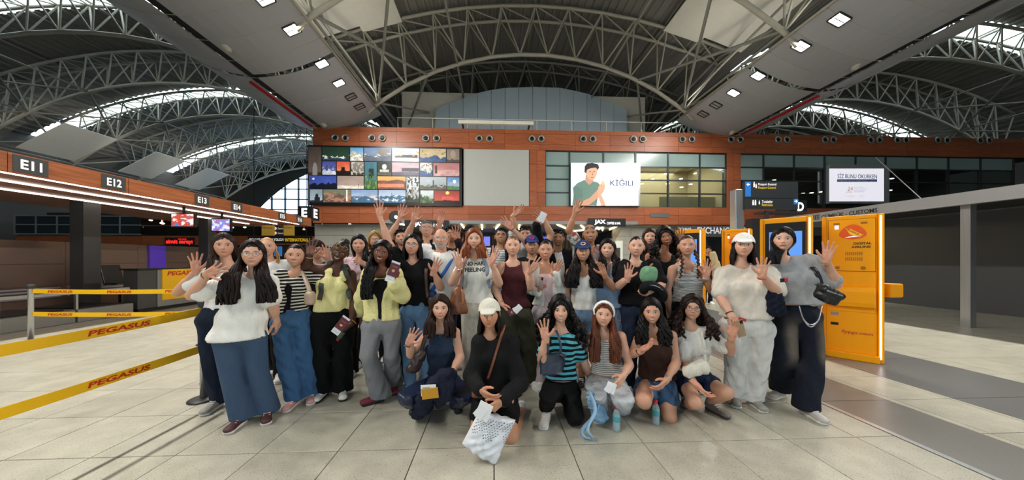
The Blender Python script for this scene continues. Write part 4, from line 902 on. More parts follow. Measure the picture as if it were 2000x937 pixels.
# ================================================================== KIOSKS (right)
kyel = mat('kiosk_yellow', '#f5a200', rough=.5, spec=.25); kyel2 = mat('kiosk_yellow_side', '#e39600', rough=.5, spec=.25)
KH = 2.12
def kiosk(L, R, label, screen, stand=''):
    """L,R = left and right bottom corners of the face that looks at the camera (camera frame x, depth)"""
    L = C2W(np.array([*L, 0.])); R = C2W(np.array([*R, 0.])); u = (R-L); W = np.linalg.norm(u); u /= W; n = np.array([u[1], -u[0], 0.])     # n: towards the viewer
    D = .26; z = np.array([0, 0, 1.]); base = (L+R)/2-n*D/2
    t = thing('kiosk', label, 'kiosk', base, 'yellow self-service kiosks'); mid = (L+R)/2
    def B(nm, a0, a1, z0, z1, f0, f1, m, bev=0, par=None):     # a along the face 0..1, f out of the face
        c = L+u*(a0+a1)/2*W+n*(f0+f1)/2+z*(z0+z1)/2
        return MB().obox(c, u, n, z, (a1-a0)*W/2, abs(f1-f0)/2, (z1-z0)/2).build(nm, m, par or t, bevel=bev)
    B('body', 0, .9, .0, KH, -D, 0, kyel, .015)
    B('side_frame', .9, 1.0, 0, KH, -D-.03, .03, kyel, .012)
    B('side_frame', -.06, .02, 0, KH, -D-.03, .02, kyel2, .012)
    B('light_strip', .925, .955, .06, KH-.03, .031, .036, led_cool)
    B('foot', -.02, .93, 0, .1, 0, .07, kyel, .01)
    P = lambda a, zz, f: L+u*a*W+n*f+z*zz
    if screen:
        B('screen_bezel', .05, .88, .78, KH-.08, 0, .02, black, .01)
        sc_ = B('display', .14, .80, .9, KH-.22, .02, .024, mat('kiosk_display', '#5b8fe0', rough=.2, emit=.55))
        text('PEGASUS', P(.48, KH-.3, .026), u, z, mat('display_navy', '#2a3f8a', emit=.2), t, w=.2, align='c', shear=.2)
        B('reader', .3, .7, .62, .76, 0, .08, black, .01)
    else:
        d_ = B('door', .06, .86, 1.30, KH-.06, 0, .012, kyel, .004)
        for a0, a1, z0, z1 in ((.05, .06, 1.30, KH-.06), (.86, .87, 1.30, KH-.06), (.05, .87, KH-.06, KH-.054), (.05, .87, 1.294, 1.30)): B('gap', a0, a1, z0, z1, -.001, .003, mat('gap_brown', '#6b4706'), 0, d_)
        for a0 in (.15, .62): B('vent', a0, a0+.11, KH-.135, KH-.105, .012, .016, mat('vent_brown', '#a06a08'), 0, d_)
        for zz in (1.45, 1.53):
            for k in range(9): B('vent', .36+k*.034, .36+k*.034+.017, zz, zz+.05, .012, .015, mat('vent_brown'), 0, d_)
        for a0 in (.22, .66): MB().lathe([(0, 0), (.026, 0), (.026, .006), (0, .006)], P(a0, 1.345, .012), n, 16).build('vent', mat('vent_brown'), d_)
        B('sticker', .17, .245, KH-.2, KH-.14, .012, .015, wht, .0, d_)
        # round tail-fin logo
        pts = [(.0+.13*math.cos(a_), .0+.105*math.sin(a_)*(1.15 if math.sin(a_) > 0 else .95)) for a_ in np.linspace(0, 2*math.pi, 28)[:-1]]
        c = P(.45, KH-.255, .0135); MB().add([c+u*(p[0]*(1-.25*p[1]/.1)+.02)+z*p[1] for p in pts], [tuple(range(27))]).build('logo_disc', mat('logo_orange', '#e8590c', rough=.4), d_)
        MB().add([c+n*.002+u*a_+z*b_ for a_, b_ in ((-.05, .07), (.0, .055), (.125, -.045), (.03, -.05), (-.01, -.02))], [(0, 4, 3, 2, 1)]).build('logo_fin', mat('logo_yellow', '#ffd21a', rough=.4), d_)
        MB().add([c+n*.003+u*a_+z*b_ for a_, b_ in ((-.06, -.075), (.11, -.058), (.03, -.05), (-.02, -.06))], [(0, 1, 2, 3)]).build('logo_wing', wht, d_)
        dv = np.array([.78, -.62]); text('PEGASUS', c+n*.004+u*.02+z*.012, u*dv[0]+z*dv[1], -u*dv[1]+z*dv[0], pred, d_, w=.15, h=.028, bold=.03, align='c', shear=.2)
        brn = mat('kiosk_print', '#4a3208'); text('DIGITAL', P(.50, 1.685, .0135), u, z, brn, d_, w=.17, h=.034, bold=.04); text('AIRLINE', P(.46, 1.635, .0135), u, z, brn, d_, w=.185, h=.034, bold=.04)
        B('service_panel', .05, .87, .70, 1.27, 0, .01, kyel, .004)
        sh = MB(); prof = [(.0, .76), (.075, .78), (.09, .84), (.09, 1.0), (.07, 1.06), (.0, 1.08)]
        sh.prism([(f, zz) for f, zz in prof], n, z, L+u*.05*W, u, .80*W); sh.build('service_hump', kyel, t, bevel=.01)
        B('label_plate', .1, .24, .63, .675, 0, .004, grey); B('label_plate', .1, .24, .48, .52, 0, .004, black)
        text('flypgs.com', P(.28, .36, .004), u, z, pred, t, w=.3, h=.06, bold=.005, shear=.2)
    return t
kiosk((4.91, 4.58), (5.30, 4.17), 'yellow kiosk seen from behind with airline logo, nearest on the right', False)
kiosk((4.145, 4.81), (4.535, 4.40), 'yellow kiosk with large blue screen behind the woman in grey', True)
kiosk((4.81, 6.6), (5.14, 6.26), 'yellow kiosk seen from behind beyond the white cap', False)
kiosk((3.83, 6.7), (4.175, 6.34), 'yellow kiosk with a narrow screen beyond the braided woman', True)
# shelf of the nearest kiosk on its far side
kc = C2W(np.array([5.60, 4.36, 0])); k_ = MB().obox(kc+np.array([0, 0, 1.02]), (CA_, -SA_, 0), (SA_, CA_, 0), (0, 0, 1), .1, .1, .1); o = k_.build('kiosk_shelf', kyel2, None, bevel=.02); tag(o, 'small yellow shelf sticking out behind the nearest kiosk', 'shelf')
# customs canopy and signs
cb = thing('customs_fascia', 'grey fascia band with customs lettering on the right', 'fascia', (10, 8, 2.65)); XC = 10.
z0, z1 = WX(1763, 413, XC)[2], WX(1763, 392, XC)[2]; y1_ = WX(1505, 428, XC)[1]
MB().box(XC, XC+.15, -1, y1_, z0, z1).build('band', mat('fascia_grey', '#a5a5a6', rough=.4, metal=.3), cb); MB().box(XC+.15, XC+3.28, -1, y1_, z1-.1, z1).build('roof', dkgrey, cb); MB().box(XC+.15, XC+3.28, y1_-.15, y1_, z0, z1).build('end_band', mat('fascia_grey'), cb)
dkp = mat('fascia_print', '#2b2c2e', rough=.5)
for s, p0, p1 in (('TAX FREE', 1562, 1601), ('GÜMRÜK - CUSTOMS', 1605, 1714)):
    ya, yb = WX(p0, 410, XC)[1], WX(p1, 410, XC)[1]; text(s, (XC-.006, ya, z0+(z1-z0)*.22), (0, -1, 0), uz, dkp, cb, w=ya-yb, h=(z1-z0)*.55, bold=.02)
for y in (1.0, 6.0, y1_-.3): MB().box(XC+.2, XC+.34, y-.07, y+.07, 0, z0+.1).build('support', silver, cb)
MB().tube([(XC+.1, 6.6, z1), (XC+2.9, 9.5, z1+2.0)], .012, 5).build('stay_cable', dkgrey, cb)
S(MB().box(XC+3.3, XC+3.5, -1, y1_, 0, z1).build('wall_customs', mat('customs_wall', '#55575a', rough=.35, metal=.4)))
dc = thing('letter_cube', 'black hanging cube sign with a white letter D above the customs band', 'sign', WY(1558, 412, 11)); a_, b_ = WY(1543, 416, 11), WY(1576, 391, 11)
MB().box(a_[0], b_[0], 11, 11.6, a_[2], b_[2]).build('cube', black, dc); text('D', ((a_[0]+b_[0])/2+.08, 10.99, (a_[2]+b_[2])/2), ux, uz, glow, dc, w=.26, h=.34, bold=.04, align='c')
MB().box(min(a_[0]+.1, 10.02), max(a_[0]+.2, 10.1), 10.55, 11.05, a_[2]-.06, a_[2]).build('bracket', dkgrey, dc); MB().box(10.02, 10.1, 10.5, 10.6, z1-.02, a_[2]).build('bracket_post', dkgrey, dc)
# way-finding pylon
wf = thing('wayfinding_sign', 'black and blue passport control and restrooms direction sign on a steel pylon', 'direction sign', WY(1446, 505, 8.3)*np.array([1, 1, 0])); YF = 8.3
def q(px, py): return WY(px, py, YF)
MB().box(q(1437, 400)[0], q(1454, 400)[0], YF, YF+.22, 0, q(1446, 369)[2]).build('pylon', silver, wf, bevel=.02)
for q0, q1 in ((355, 387), (388, 408)): MB().box(q(1452, 400)[0], q(1556, 400)[0], YF-.04, YF+.06, q(1500, q1)[2], q(1500, q0)[2]).build('board', mat('sign_charcoal', '#23282b', rough=.4), wf)
blu = mat('sign_blue', '#1b6fc0', rough=.4, emit=.25); B_ = lambda p0, p1, q0, q1, m, nm: MB().box(q(p0, 400)[0], q(p1, 400)[0], YF-.046, YF-.04, q(1500, q1)[2], q(1500, q0)[2]).build(nm, m, wf)
B_(1453, 1464, 356, 384.5, blu, 'arrow_field'); B_(1547, 1556, 388.5, 399, blu, 'arrow_field')
def arrow(cx, cy, s):
    c = q(cx, cy)-np.array([0, .05, 0]); k = .055; pts = [(-1, 0), (0, .9), (.25, .65), (-.3, .2), (1, .2), (1, -.2), (-.3, -.2), (.25, -.65), (0, -.9)]
    MB().add([c+ux*p[0]*k*s+uz*p[1]*k for p in pts], [tuple(range(9)) if s < 0 else tuple(range(9))]).build('arrow', wht, wf)
arrow(1458.5, 361, 1); arrow(1551.5, 393.5, -1)
def wt(s, p0, p1, qb, qt, m): a_, b_ = q(p0, qb), q(p1, qt); a_[1] = YF-.05; text(s, a_, ux, uz, m, wf, w=b_[0]-a_[0], h=b_[2]-a_[2], bold=.01)
ylt = mat('sign_yellow'); wt('Pasaport Kontrol', 1478, 1513, 364, 358.5, wht); wt('Passport Control', 1478, 1512, 370.5, 365, ylt); wt('Tuvaletler', 1485, 1506, 397, 391.5, wht); wt('Restrooms', 1485, 1506, 403, 398, ylt)
for cx, cy, s in ((1468, 396, 1), (1472.5, 396, 1), (1480, 396, .7), (1470, 361, 1), (1474, 364, .8)):
    c = q(cx, cy)-np.array([0, .05, 0]); MB().lathe([(0, 0), (.02*s, 0), (0, .004)], c+uz*.06*s, (0, -1, 0), 8).build('pictogram', wht, wf); MB().obox(c-uz*.02*s, ux, (0, 1, 0), uz, .022*s, .003, .055*s).build('pictogram', wht, wf)
# ================================================================== PEOPLE: distance-field modeller
def nrm(v): v = np.asarray(v, float); return v/(np.linalg.norm(v)+1e-9)
class Vol:
    def __init__(s, lo, hi, h):
        s.h = h; s.o = np.asarray(lo, np.float32); n = np.maximum(3, np.ceil((np.asarray(hi)-s.o)/h).astype(int)+1)
        s.ax = [s.o[i]+h*np.arange(n[i], dtype=np.float32) for i in range(3)]; s.d = np.full(n, 1., np.float32)
    def blk(s, lo, hi):
        sl = []
        for i in range(3):
            a = int(np.floor((lo[i]-s.o[i])/s.h)); b = int(np.ceil((hi[i]-s.o[i])/s.h))+1
            a = max(0, a); b = min(len(s.ax[i]), b)
            if b <= a: return None, None
            sl.append(slice(a, b))
        return tuple(sl), (s.ax[0][sl[0]][:, None, None], s.ax[1][sl[1]][None, :, None], s.ax[2][sl[2]][None, None, :])
    def comb(s, sl, x, k, op):
        d = s.d[sl]
        if op == 'u':
            if k <= 0: s.d[sl] = np.minimum(d, x)
            else:
                h = np.clip(.5+.5*(d-x)/k, 0, 1); s.d[sl] = d*(1-h)+x*h-k*h*(1-h)
        elif op == 's':
            x = -x
            if k <= 0: s.d[sl] = np.maximum(d, x)
            else:
                h = np.clip(.5-.5*(d-x)/k, 0, 1); s.d[sl] = d*(1-h)+x*h+k*h*(1-h)
    def cone(s, a, b, ra, rb, k=.02, side=None, qa=1., qb=1., op='u'):
        a = np.asarray(a, np.float32); b = np.asarray(b, np.float32); pad = max(ra*max(1, qa), rb*max(1, qb))+k+2*s.h
        sl, g = s.blk(np.minimum(a, b)-pad, np.maximum(a, b)+pad)
        if sl is None: return s
        ab = b-a; L2 = float(ab@ab)+1e-9
        X, Y, Z = g[0]-a[0], g[1]-a[1], g[2]-a[2]
        t = np.clip((X*ab[0]+Y*ab[1]+Z*ab[2])/L2, 0, 1)
        X = X-t*ab[0]; Y = Y-t*ab[1]; Z = Z-t*ab[2]; r = ra+(rb-ra)*t; d2 = X*X+Y*Y+Z*Z
        if side is not None:
            q = qa+(qb-qa)*t; m = X*side[0]+Y*side[1]+Z*side[2]; d2 = d2-m*m*(1-1/(q*q))
        s.comb(sl, np.sqrt(np.maximum(d2, 0))-r, k, op); return s
    def ell(s, c, r, R=None, k=.02, op='u'):
        c = np.asarray(c, np.float32); r = np.asarray(r, np.float32); pad = r.max()+k+2*s.h
        sl, g = s.blk(c-pad, c+pad)
        if sl is None: return s
        X, Y, Z = g[0]-c[0], g[1]-c[1], g[2]-c[2]
        if R is not None:
            R = np.asarray(R, np.float32)     # columns: local axes
            U = X*R[0, 0]+Y*R[1, 0]+Z*R[2, 0]; V = X*R[0, 1]+Y*R[1, 1]+Z*R[2, 1]; W = X*R[0, 2]+Y*R[1, 2]+Z*R[2, 2]
        else: U, V, W = X, Y, Z
        k0 = np.sqrt((U/r[0])**2+(V/r[1])**2+(W/r[2])**2); k1 = np.sqrt((U/r[0]**2)**2+(V/r[1]**2)**2+(W/r[2]**2)**2)
        s.comb(sl, k0*(k0-1)/np.maximum(k1, 1e-6), k, op); return s
    def rbox(s, c, hs, R=None, rad=.01, k=.0, op='u'):
        c = np.asarray(c, np.float32); pad = float(np.linalg.norm(hs))+rad+k+2*s.h
        sl, g = s.blk(c-pad, c+pad)
        if sl is None: return s
        X, Y, Z = g[0]-c[0], g[1]-c[1], g[2]-c[2]
        if R is not None:
            U = X*R[0, 0]+Y*R[1, 0]+Z*R[2, 0]; V = X*R[0, 1]+Y*R[1, 1]+Z*R[2, 1]; W = X*R[0, 2]+Y*R[1, 2]+Z*R[2, 2]
        else: U, V, W = np.broadcast_arrays(X, Y, Z)
        q = [np.abs(u)-(h-rad) for u, h in zip((U, V, W), hs)]
        x = np.sqrt(sum(np.maximum(u, 0)**2 for u in q))+np.minimum(np.maximum(q[0], np.maximum(q[1], q[2])), 0)-rad
        s.comb(sl, x.astype(np.float32), k, op); return s
    def cut(s, p, n):      # remove the half space on the side n points to
        x = (s.ax[0][:, None, None]-p[0])*n[0]+(s.ax[1][None, :, None]-p[1])*n[1]+(s.ax[2][None, None]-p[2])*n[2]
        s.d = np.maximum(s.d, x.astype(np.float32)); return s
    def wrinkle(s, amp, wl, seed, horiz=1.):
        r = np.random.default_rng(seed); acc = 0
        for i in range(4):
            v = r.normal(size=3); v[2] *= horiz; v = v/np.linalg.norm(v)*2*math.pi/(wl*r.uniform(.6, 1.5)); ph = r.uniform(0, 6)
            acc = acc+np.sin(s.ax[0][:, None, None]*v[0]+s.ax[1][None, :, None]*v[1]+s.ax[2][None, None]*v[2]+ph)
        s.d = s.d+(acc*(amp/2.)).astype(np.float32); return s
    def mesh(s):
        d = s.d; sg = d < 0
        c = sum(sg[i:sg.shape[0]-1+i, j:sg.shape[1]-1+j, k:sg.shape[2]-1+k].astype(np.int8) for i in (0, 1) for j in (0, 1) for k in (0, 1))
        act = (c > 0) & (c < 8); I = np.argwhere(act)
        if len(I) == 0: return np.zeros((0, 3)), np.zeros((0, 4), int)
        idx = np.full(act.shape, -1, np.int32); idx[act] = np.arange(len(I))
        P = np.zeros((len(I), 3)); N = np.zeros(len(I)); i, j, k = I.T
        cor = [(a, b, e) for a in (0, 1) for b in (0, 1) for e in (0, 1)]
        D = {q: d[i+q[0], j+q[1], k+q[2]] for q in cor}
        for q in cor:
            for axs in range(3):
                if q[axs] == 0:
                    q2 = list(q); q2[axs] = 1; q2 = tuple(q2); d0, d1 = D[q], D[q2]; m = (d0 < 0) != (d1 < 0)
                    t = np.where(m, d0/np.where(m, d0-d1, 1), 0); p = np.array(q, float)[None]+np.zeros((len(I), 3)); p[:, axs] += t
                    P += p*m[:, None]; N += m
        P = (P/N[:, None]+I)*s.h+s.o
        Q = []
        for axs in range(3):
            a0 = [slice(None)]*3; a1 = [slice(None)]*3; a0[axs] = slice(0, -1); a1[axs] = slice(1, None)
            E = sg[tuple(a0)] != sg[tuple(a1)]; e = np.argwhere(E)
            b, c_ = (axs+1) % 3, (axs+2) % 3
            ok = (e[:, b] > 0) & (e[:, c_] > 0) & (e[:, b] < d.shape[b]-1) & (e[:, c_] < d.shape[c_]-1); e = e[ok]
            if len(e) == 0: continue
            ins = sg[e[:, 0], e[:, 1], e[:, 2]]
            def cell(db, dc): f = e.copy(); f[:, b] += db; f[:, c_] += dc; return idx[f[:, 0], f[:, 1], f[:, 2]]
            q = np.stack([cell(-1, -1), cell(0, -1), cell(0, 0), cell(-1, 0)], -1); q[~ins] = q[~ins][:, ::-1]; Q.append(q)
        return P, np.concatenate(Q)

# ------------------------------------------------------------------ hands (fingers +Z, palm -Y, thumb +X)
def make_hand(curl, spread, thumb, h=.0050):
    v = Vol((-.09, -.12, -.05), (.11, .04, .24), h)
    kn = [(.031, .0, .088), (.010, -.002, .094), (-.011, 0, .090), (-.030, .004, .081)]; ln = [(.042, .026, .021), (.046, .029, .022), (.042, .027, .021), (.033, .020, .019)]; rr = [.0092, .0095, .0090, .0080]
    for p in kn: v.cone((p[0]*.55, .002, .0), p, .0155, .0125, .012)
    v.cone((0, .003, -.04), (0, .002, .01), .026, .026, .015, (1, 0, 0), 1.12, 1.25)
    v.ell((.018, -.012, .03), (.016, .014, .03), None, .012); v.ell((-.022, -.010, .035), (.013, .012, .034), None, .012)
    for i in range(4):
        p = np.array(kn[i]); a = math.radians(spread*(1.5-i)*.9); c = math.radians(curl*(.55 if i < 1 else .7)); 
        for s_ in range(3):
            dr = np.array([math.sin(a)*math.cos(c), -math.sin(c), math.cos(a)*math.cos(c)]); q = p+dr*ln[i][s_]
            v.cone(p, q, rr[i]*(1-.07*s_), rr[i]*(.95-.07*s_), .004); p = q; c += math.radians(curl)
    p = np.array([.020, -.008, .018]); 
    for dr, L, r0, r1 in ((nrm((.72*thumb+.2, -.35, .62)), .046, .0165, .0125), (nrm((.55*thumb+.15, -.3, .8)), .034, .0122, .0108), (nrm((.35*thumb+.1, -.2, .95)), .026, .0105, .0085)):
        q = p+dr*L; v.cone(p, q, r0, r1, .006); p = q
    return v.mesh()
HANDS = {'open': make_hand(5, 13, 1.0), 'wave': make_hand(14, 8, .9), 'relax': make_hand(24, 4, .5), 'grip': make_hand(60, 2, .35)}

# ------------------------------------------------------------------ head
def sstep(a, b, x): t = np.clip((x-a)/(b-a), 0, 1); return t*t*(3-2*t)
def make_head(skin, brow, lip, male=0, smile=.6, teeth=True, beard=None, wide=1.05, eyes='open', NU=80, NV=62):
    t = np.linspace(0, 1, NV+1)[1:-1]; th = math.pi*(t+.07*np.sin(2*math.pi*t)); s = np.linspace(-1, 1, NU+1)[:-1]; ph = math.pi*(.45*s+.55*s**3)
    TH, PH = np.meshgrid(th, ph, indexing='ij')
    nx, ny, nz_ = np.sin(TH)*np.sin(PH), -np.sin(TH)*np.cos(PH), np.cos(TH)
    x, y, z = nx*.0745*wide, ny*.094, nz_*.115
    k = np.clip(-z/.115, 0, 1); x = x*(1-(.20 if male else .27)*k**1.4); front = ny < 0
    y = np.where(front, y*(1+.46*k**1.3), y*(1-.5*k**1.2)); y = np.where(front, y*(1-.04*sstep(.02, .1, z)), y*1.04)
    w = sstep(.15, .55, -ny); ax = np.abs(x)
    G = lambda cx, cz, sx, sz: np.exp(-((ax-cx)/sx)**2-((z-cz)/sz)**2)
    prof = np.interp(z, [-.040, -.034, -.027, .0, .016, .03], [0, .5, 1, .52, .25, 0])
    dy = -.0215*prof*np.exp(-(x/(.0095+.004*np.clip(-z/.03, 0, 1)))**2) - .006*G(.0125, -.030, .006, .006)
    dy += .0085*G(.031, .004, .017, .011) - .0045*G(.03, .026, .025, .009)*(1.4 if male else .8) - .005*G(.043, -.028, .02, .022)
    dy += -.0075*G(0, -.0505, .022, .0055) - .0075*G(0, -.0605, .019, .0055) + .004*G(0, -.0555, .026, .0022) + .004*G(0, -.073, .022, .006) - .008*G(0, -.092, .02, .014)
    dy += -.0052*G(.031, .005, .0125, .008)
    y = y+dy*w
    c = np.ones(x.shape+(3,))*np.array(skin); lum = float(np.mean(skin))
    red = np.array(skin)*np.array([1.06, .80, .76]); mixc = lambda m, col: c*(1-m[..., None])+np.array(col)*m[..., None]
    c = mixc(.55*G(.045, -.028, .02, .018)*w, red); c = mixc(.4*G(0, -.03, .014, .012)*w, red)
    c = mixc(.30*G(.031, .0, .018, .012)*w, np.array(skin)*.72)
    if beard is not None:
        bm = sstep(-.028, -.048, z)*sstep(-.35, .1, -ny); bm *= 1-.5*np.exp(-(x/.02)**2-((z+.05)/.012)**2); c = mixc(bm*.75, lin(beard))
    zl = -.0575+smile*.014*(np.clip(ax/.026, 0, 1.2))**2; mw = .0235+.004*smile
    inm = np.clip(1-(ax/mw)**2, 0, 1); hl = .0082*np.sqrt(inm)*(1.0 if not male else .75)
    lm = sstep(1.15, .75, np.abs(z-zl)/np.maximum(hl, 1e-4))*(ax < mw)*(w > .2)
    c = mixc(lm, lip)
    if teeth:
        hm = .0043*np.sqrt(np.clip(1-(ax/(mw*.86))**2, 0, 1)); tm = (np.abs(z-zl) < hm)*(w > .2)*1.; c = mixc(tm*.9, (.60, .58, .55))
    else:
        c = mixc((np.abs(z-zl) < .0013)*(ax < mw)*(w > .2)*.7, np.array(lip)*.3)
    ez = .0055; ex = .0315; eh = .0058 if eyes == 'open' else .0036; dx = ax-ex; ar = np.clip(1-(dx/.0145)**2, 0, 1)
    em = (np.abs(z-ez) < eh*ar)*(w > .1)*1.; c = mixc(em, (.62, .60, .58))
    im = ((dx**2+((z-ez)*1.0)**2) < .0062**2)*em; c = mixc(im, (.035, .02, .014))
    lash = (np.abs(z-(ez+eh*ar+.0014)) < .0019)*(np.abs(dx) < .0165)*(w > .1)*1.; c = mixc(lash*.85, (.02, .014, .012))
    lash2 = (np.abs(z-(ez-eh*ar-.0008)) < .0009)*(np.abs(dx) < .014)*(w > .1)*1.; c = mixc(lash2*.4, (.05, .03, .025))
    bz = .0262-.0042*((ax-.029)/.02)**2-.0015*np.clip((ax-.03)/.02, 0, 1); bt = .0032*(1.35 if male else 1)*np.clip(1.15-((ax-.031)/.022)**2, 0, 1)
    bm = (np.abs(z-bz) < bt)*(np.abs(ax-.031) < .021)*(w > .1)*1.; c = mixc(bm*.8, brow)
    c = mixc(.6*G(.007, -.0365, .004, .0022)*w, np.array(skin)*.3)  # nostril shade painted into the skin colour
    V = np.stack([x, y, z], -1).reshape(-1, 3); C = c.reshape(-1, 3)
    nr = NV-1; a = np.arange(nr-1)[:, None]*NU; b = np.arange(NU)[None]; b2 = (b+1) % NU
    Q = np.stack([a+b, a+NU+b, a+NU+b2, a+b2], -1).reshape(-1, 4)
    n0 = len(V); V = np.concatenate([V, [[0, 0, .115]], [[0, V[(nr-1)*NU:(nr)*NU, 1].mean(), V[:, 2].min()-.001]]]); C = np.concatenate([C, [skin, skin]])
    bb = np.arange(NU); bb2 = (bb+1) % NU
    T = np.concatenate([np.stack([np.full(NU, n0), bb, bb2], -1), np.stack([np.full(NU, n0+1), (nr-1)*NU+bb2, (nr-1)*NU+bb], -1)])
    # ears
    for sg in (-1, 1):
        th2 = np.linspace(.15, math.pi-.15, 7); ph2 = np.linspace(0, 2*math.pi, 11)[:-1]; A, B = np.meshgrid(th2, ph2, indexing='ij')
        e = np.stack([sg*(.074*wide+.006*np.sin(A)*np.cos(B)+.004), .012+.017*np.sin(A)*np.sin(B), -.006+.031*np.cos(A)], -1).reshape(-1, 3); e[:, 0] += sg*.35*np.clip(e[:, 1]-.01, 0, 1)
        o = len(V); V = np.concatenate([V, e]); C = np.concatenate([C, np.ones((len(e), 3))*np.array(red)*.5+np.ones((len(e), 3))*np.array(skin)*.5])
        a = np.arange(6)[:, None]*10; b = np.arange(10)[None]; b2 = (b+1) % 10; Q = np.concatenate([Q, o+np.stack([a+b, a+10+b, a+10+b2, a+b2], -1).reshape(-1, 4)])
    return V, Q, T, C
def Rh(yaw=0, roll=0, pitch=0):
    """camera frame: x right, y away, z up; roll>0 tips the crown to image right; yaw>0 looks to image right; pitch>0 looks up"""
    y, r, p = (math.radians(a) for a in (yaw, roll, pitch))
    Rz = np.array([[math.cos(y), -math.sin(y), 0], [math.sin(y), math.cos(y), 0], [0, 0, 1]]); Ry = np.array([[math.cos(r), 0, math.sin(r)], [0, 1, 0], [-math.sin(r), 0, math.cos(r)]])
    Rx = np.array([[1, 0, 0], [0, math.cos(p), math.sin(p)], [0, -math.sin(p), math.cos(p)]])
    return Ry@Rz@Rx

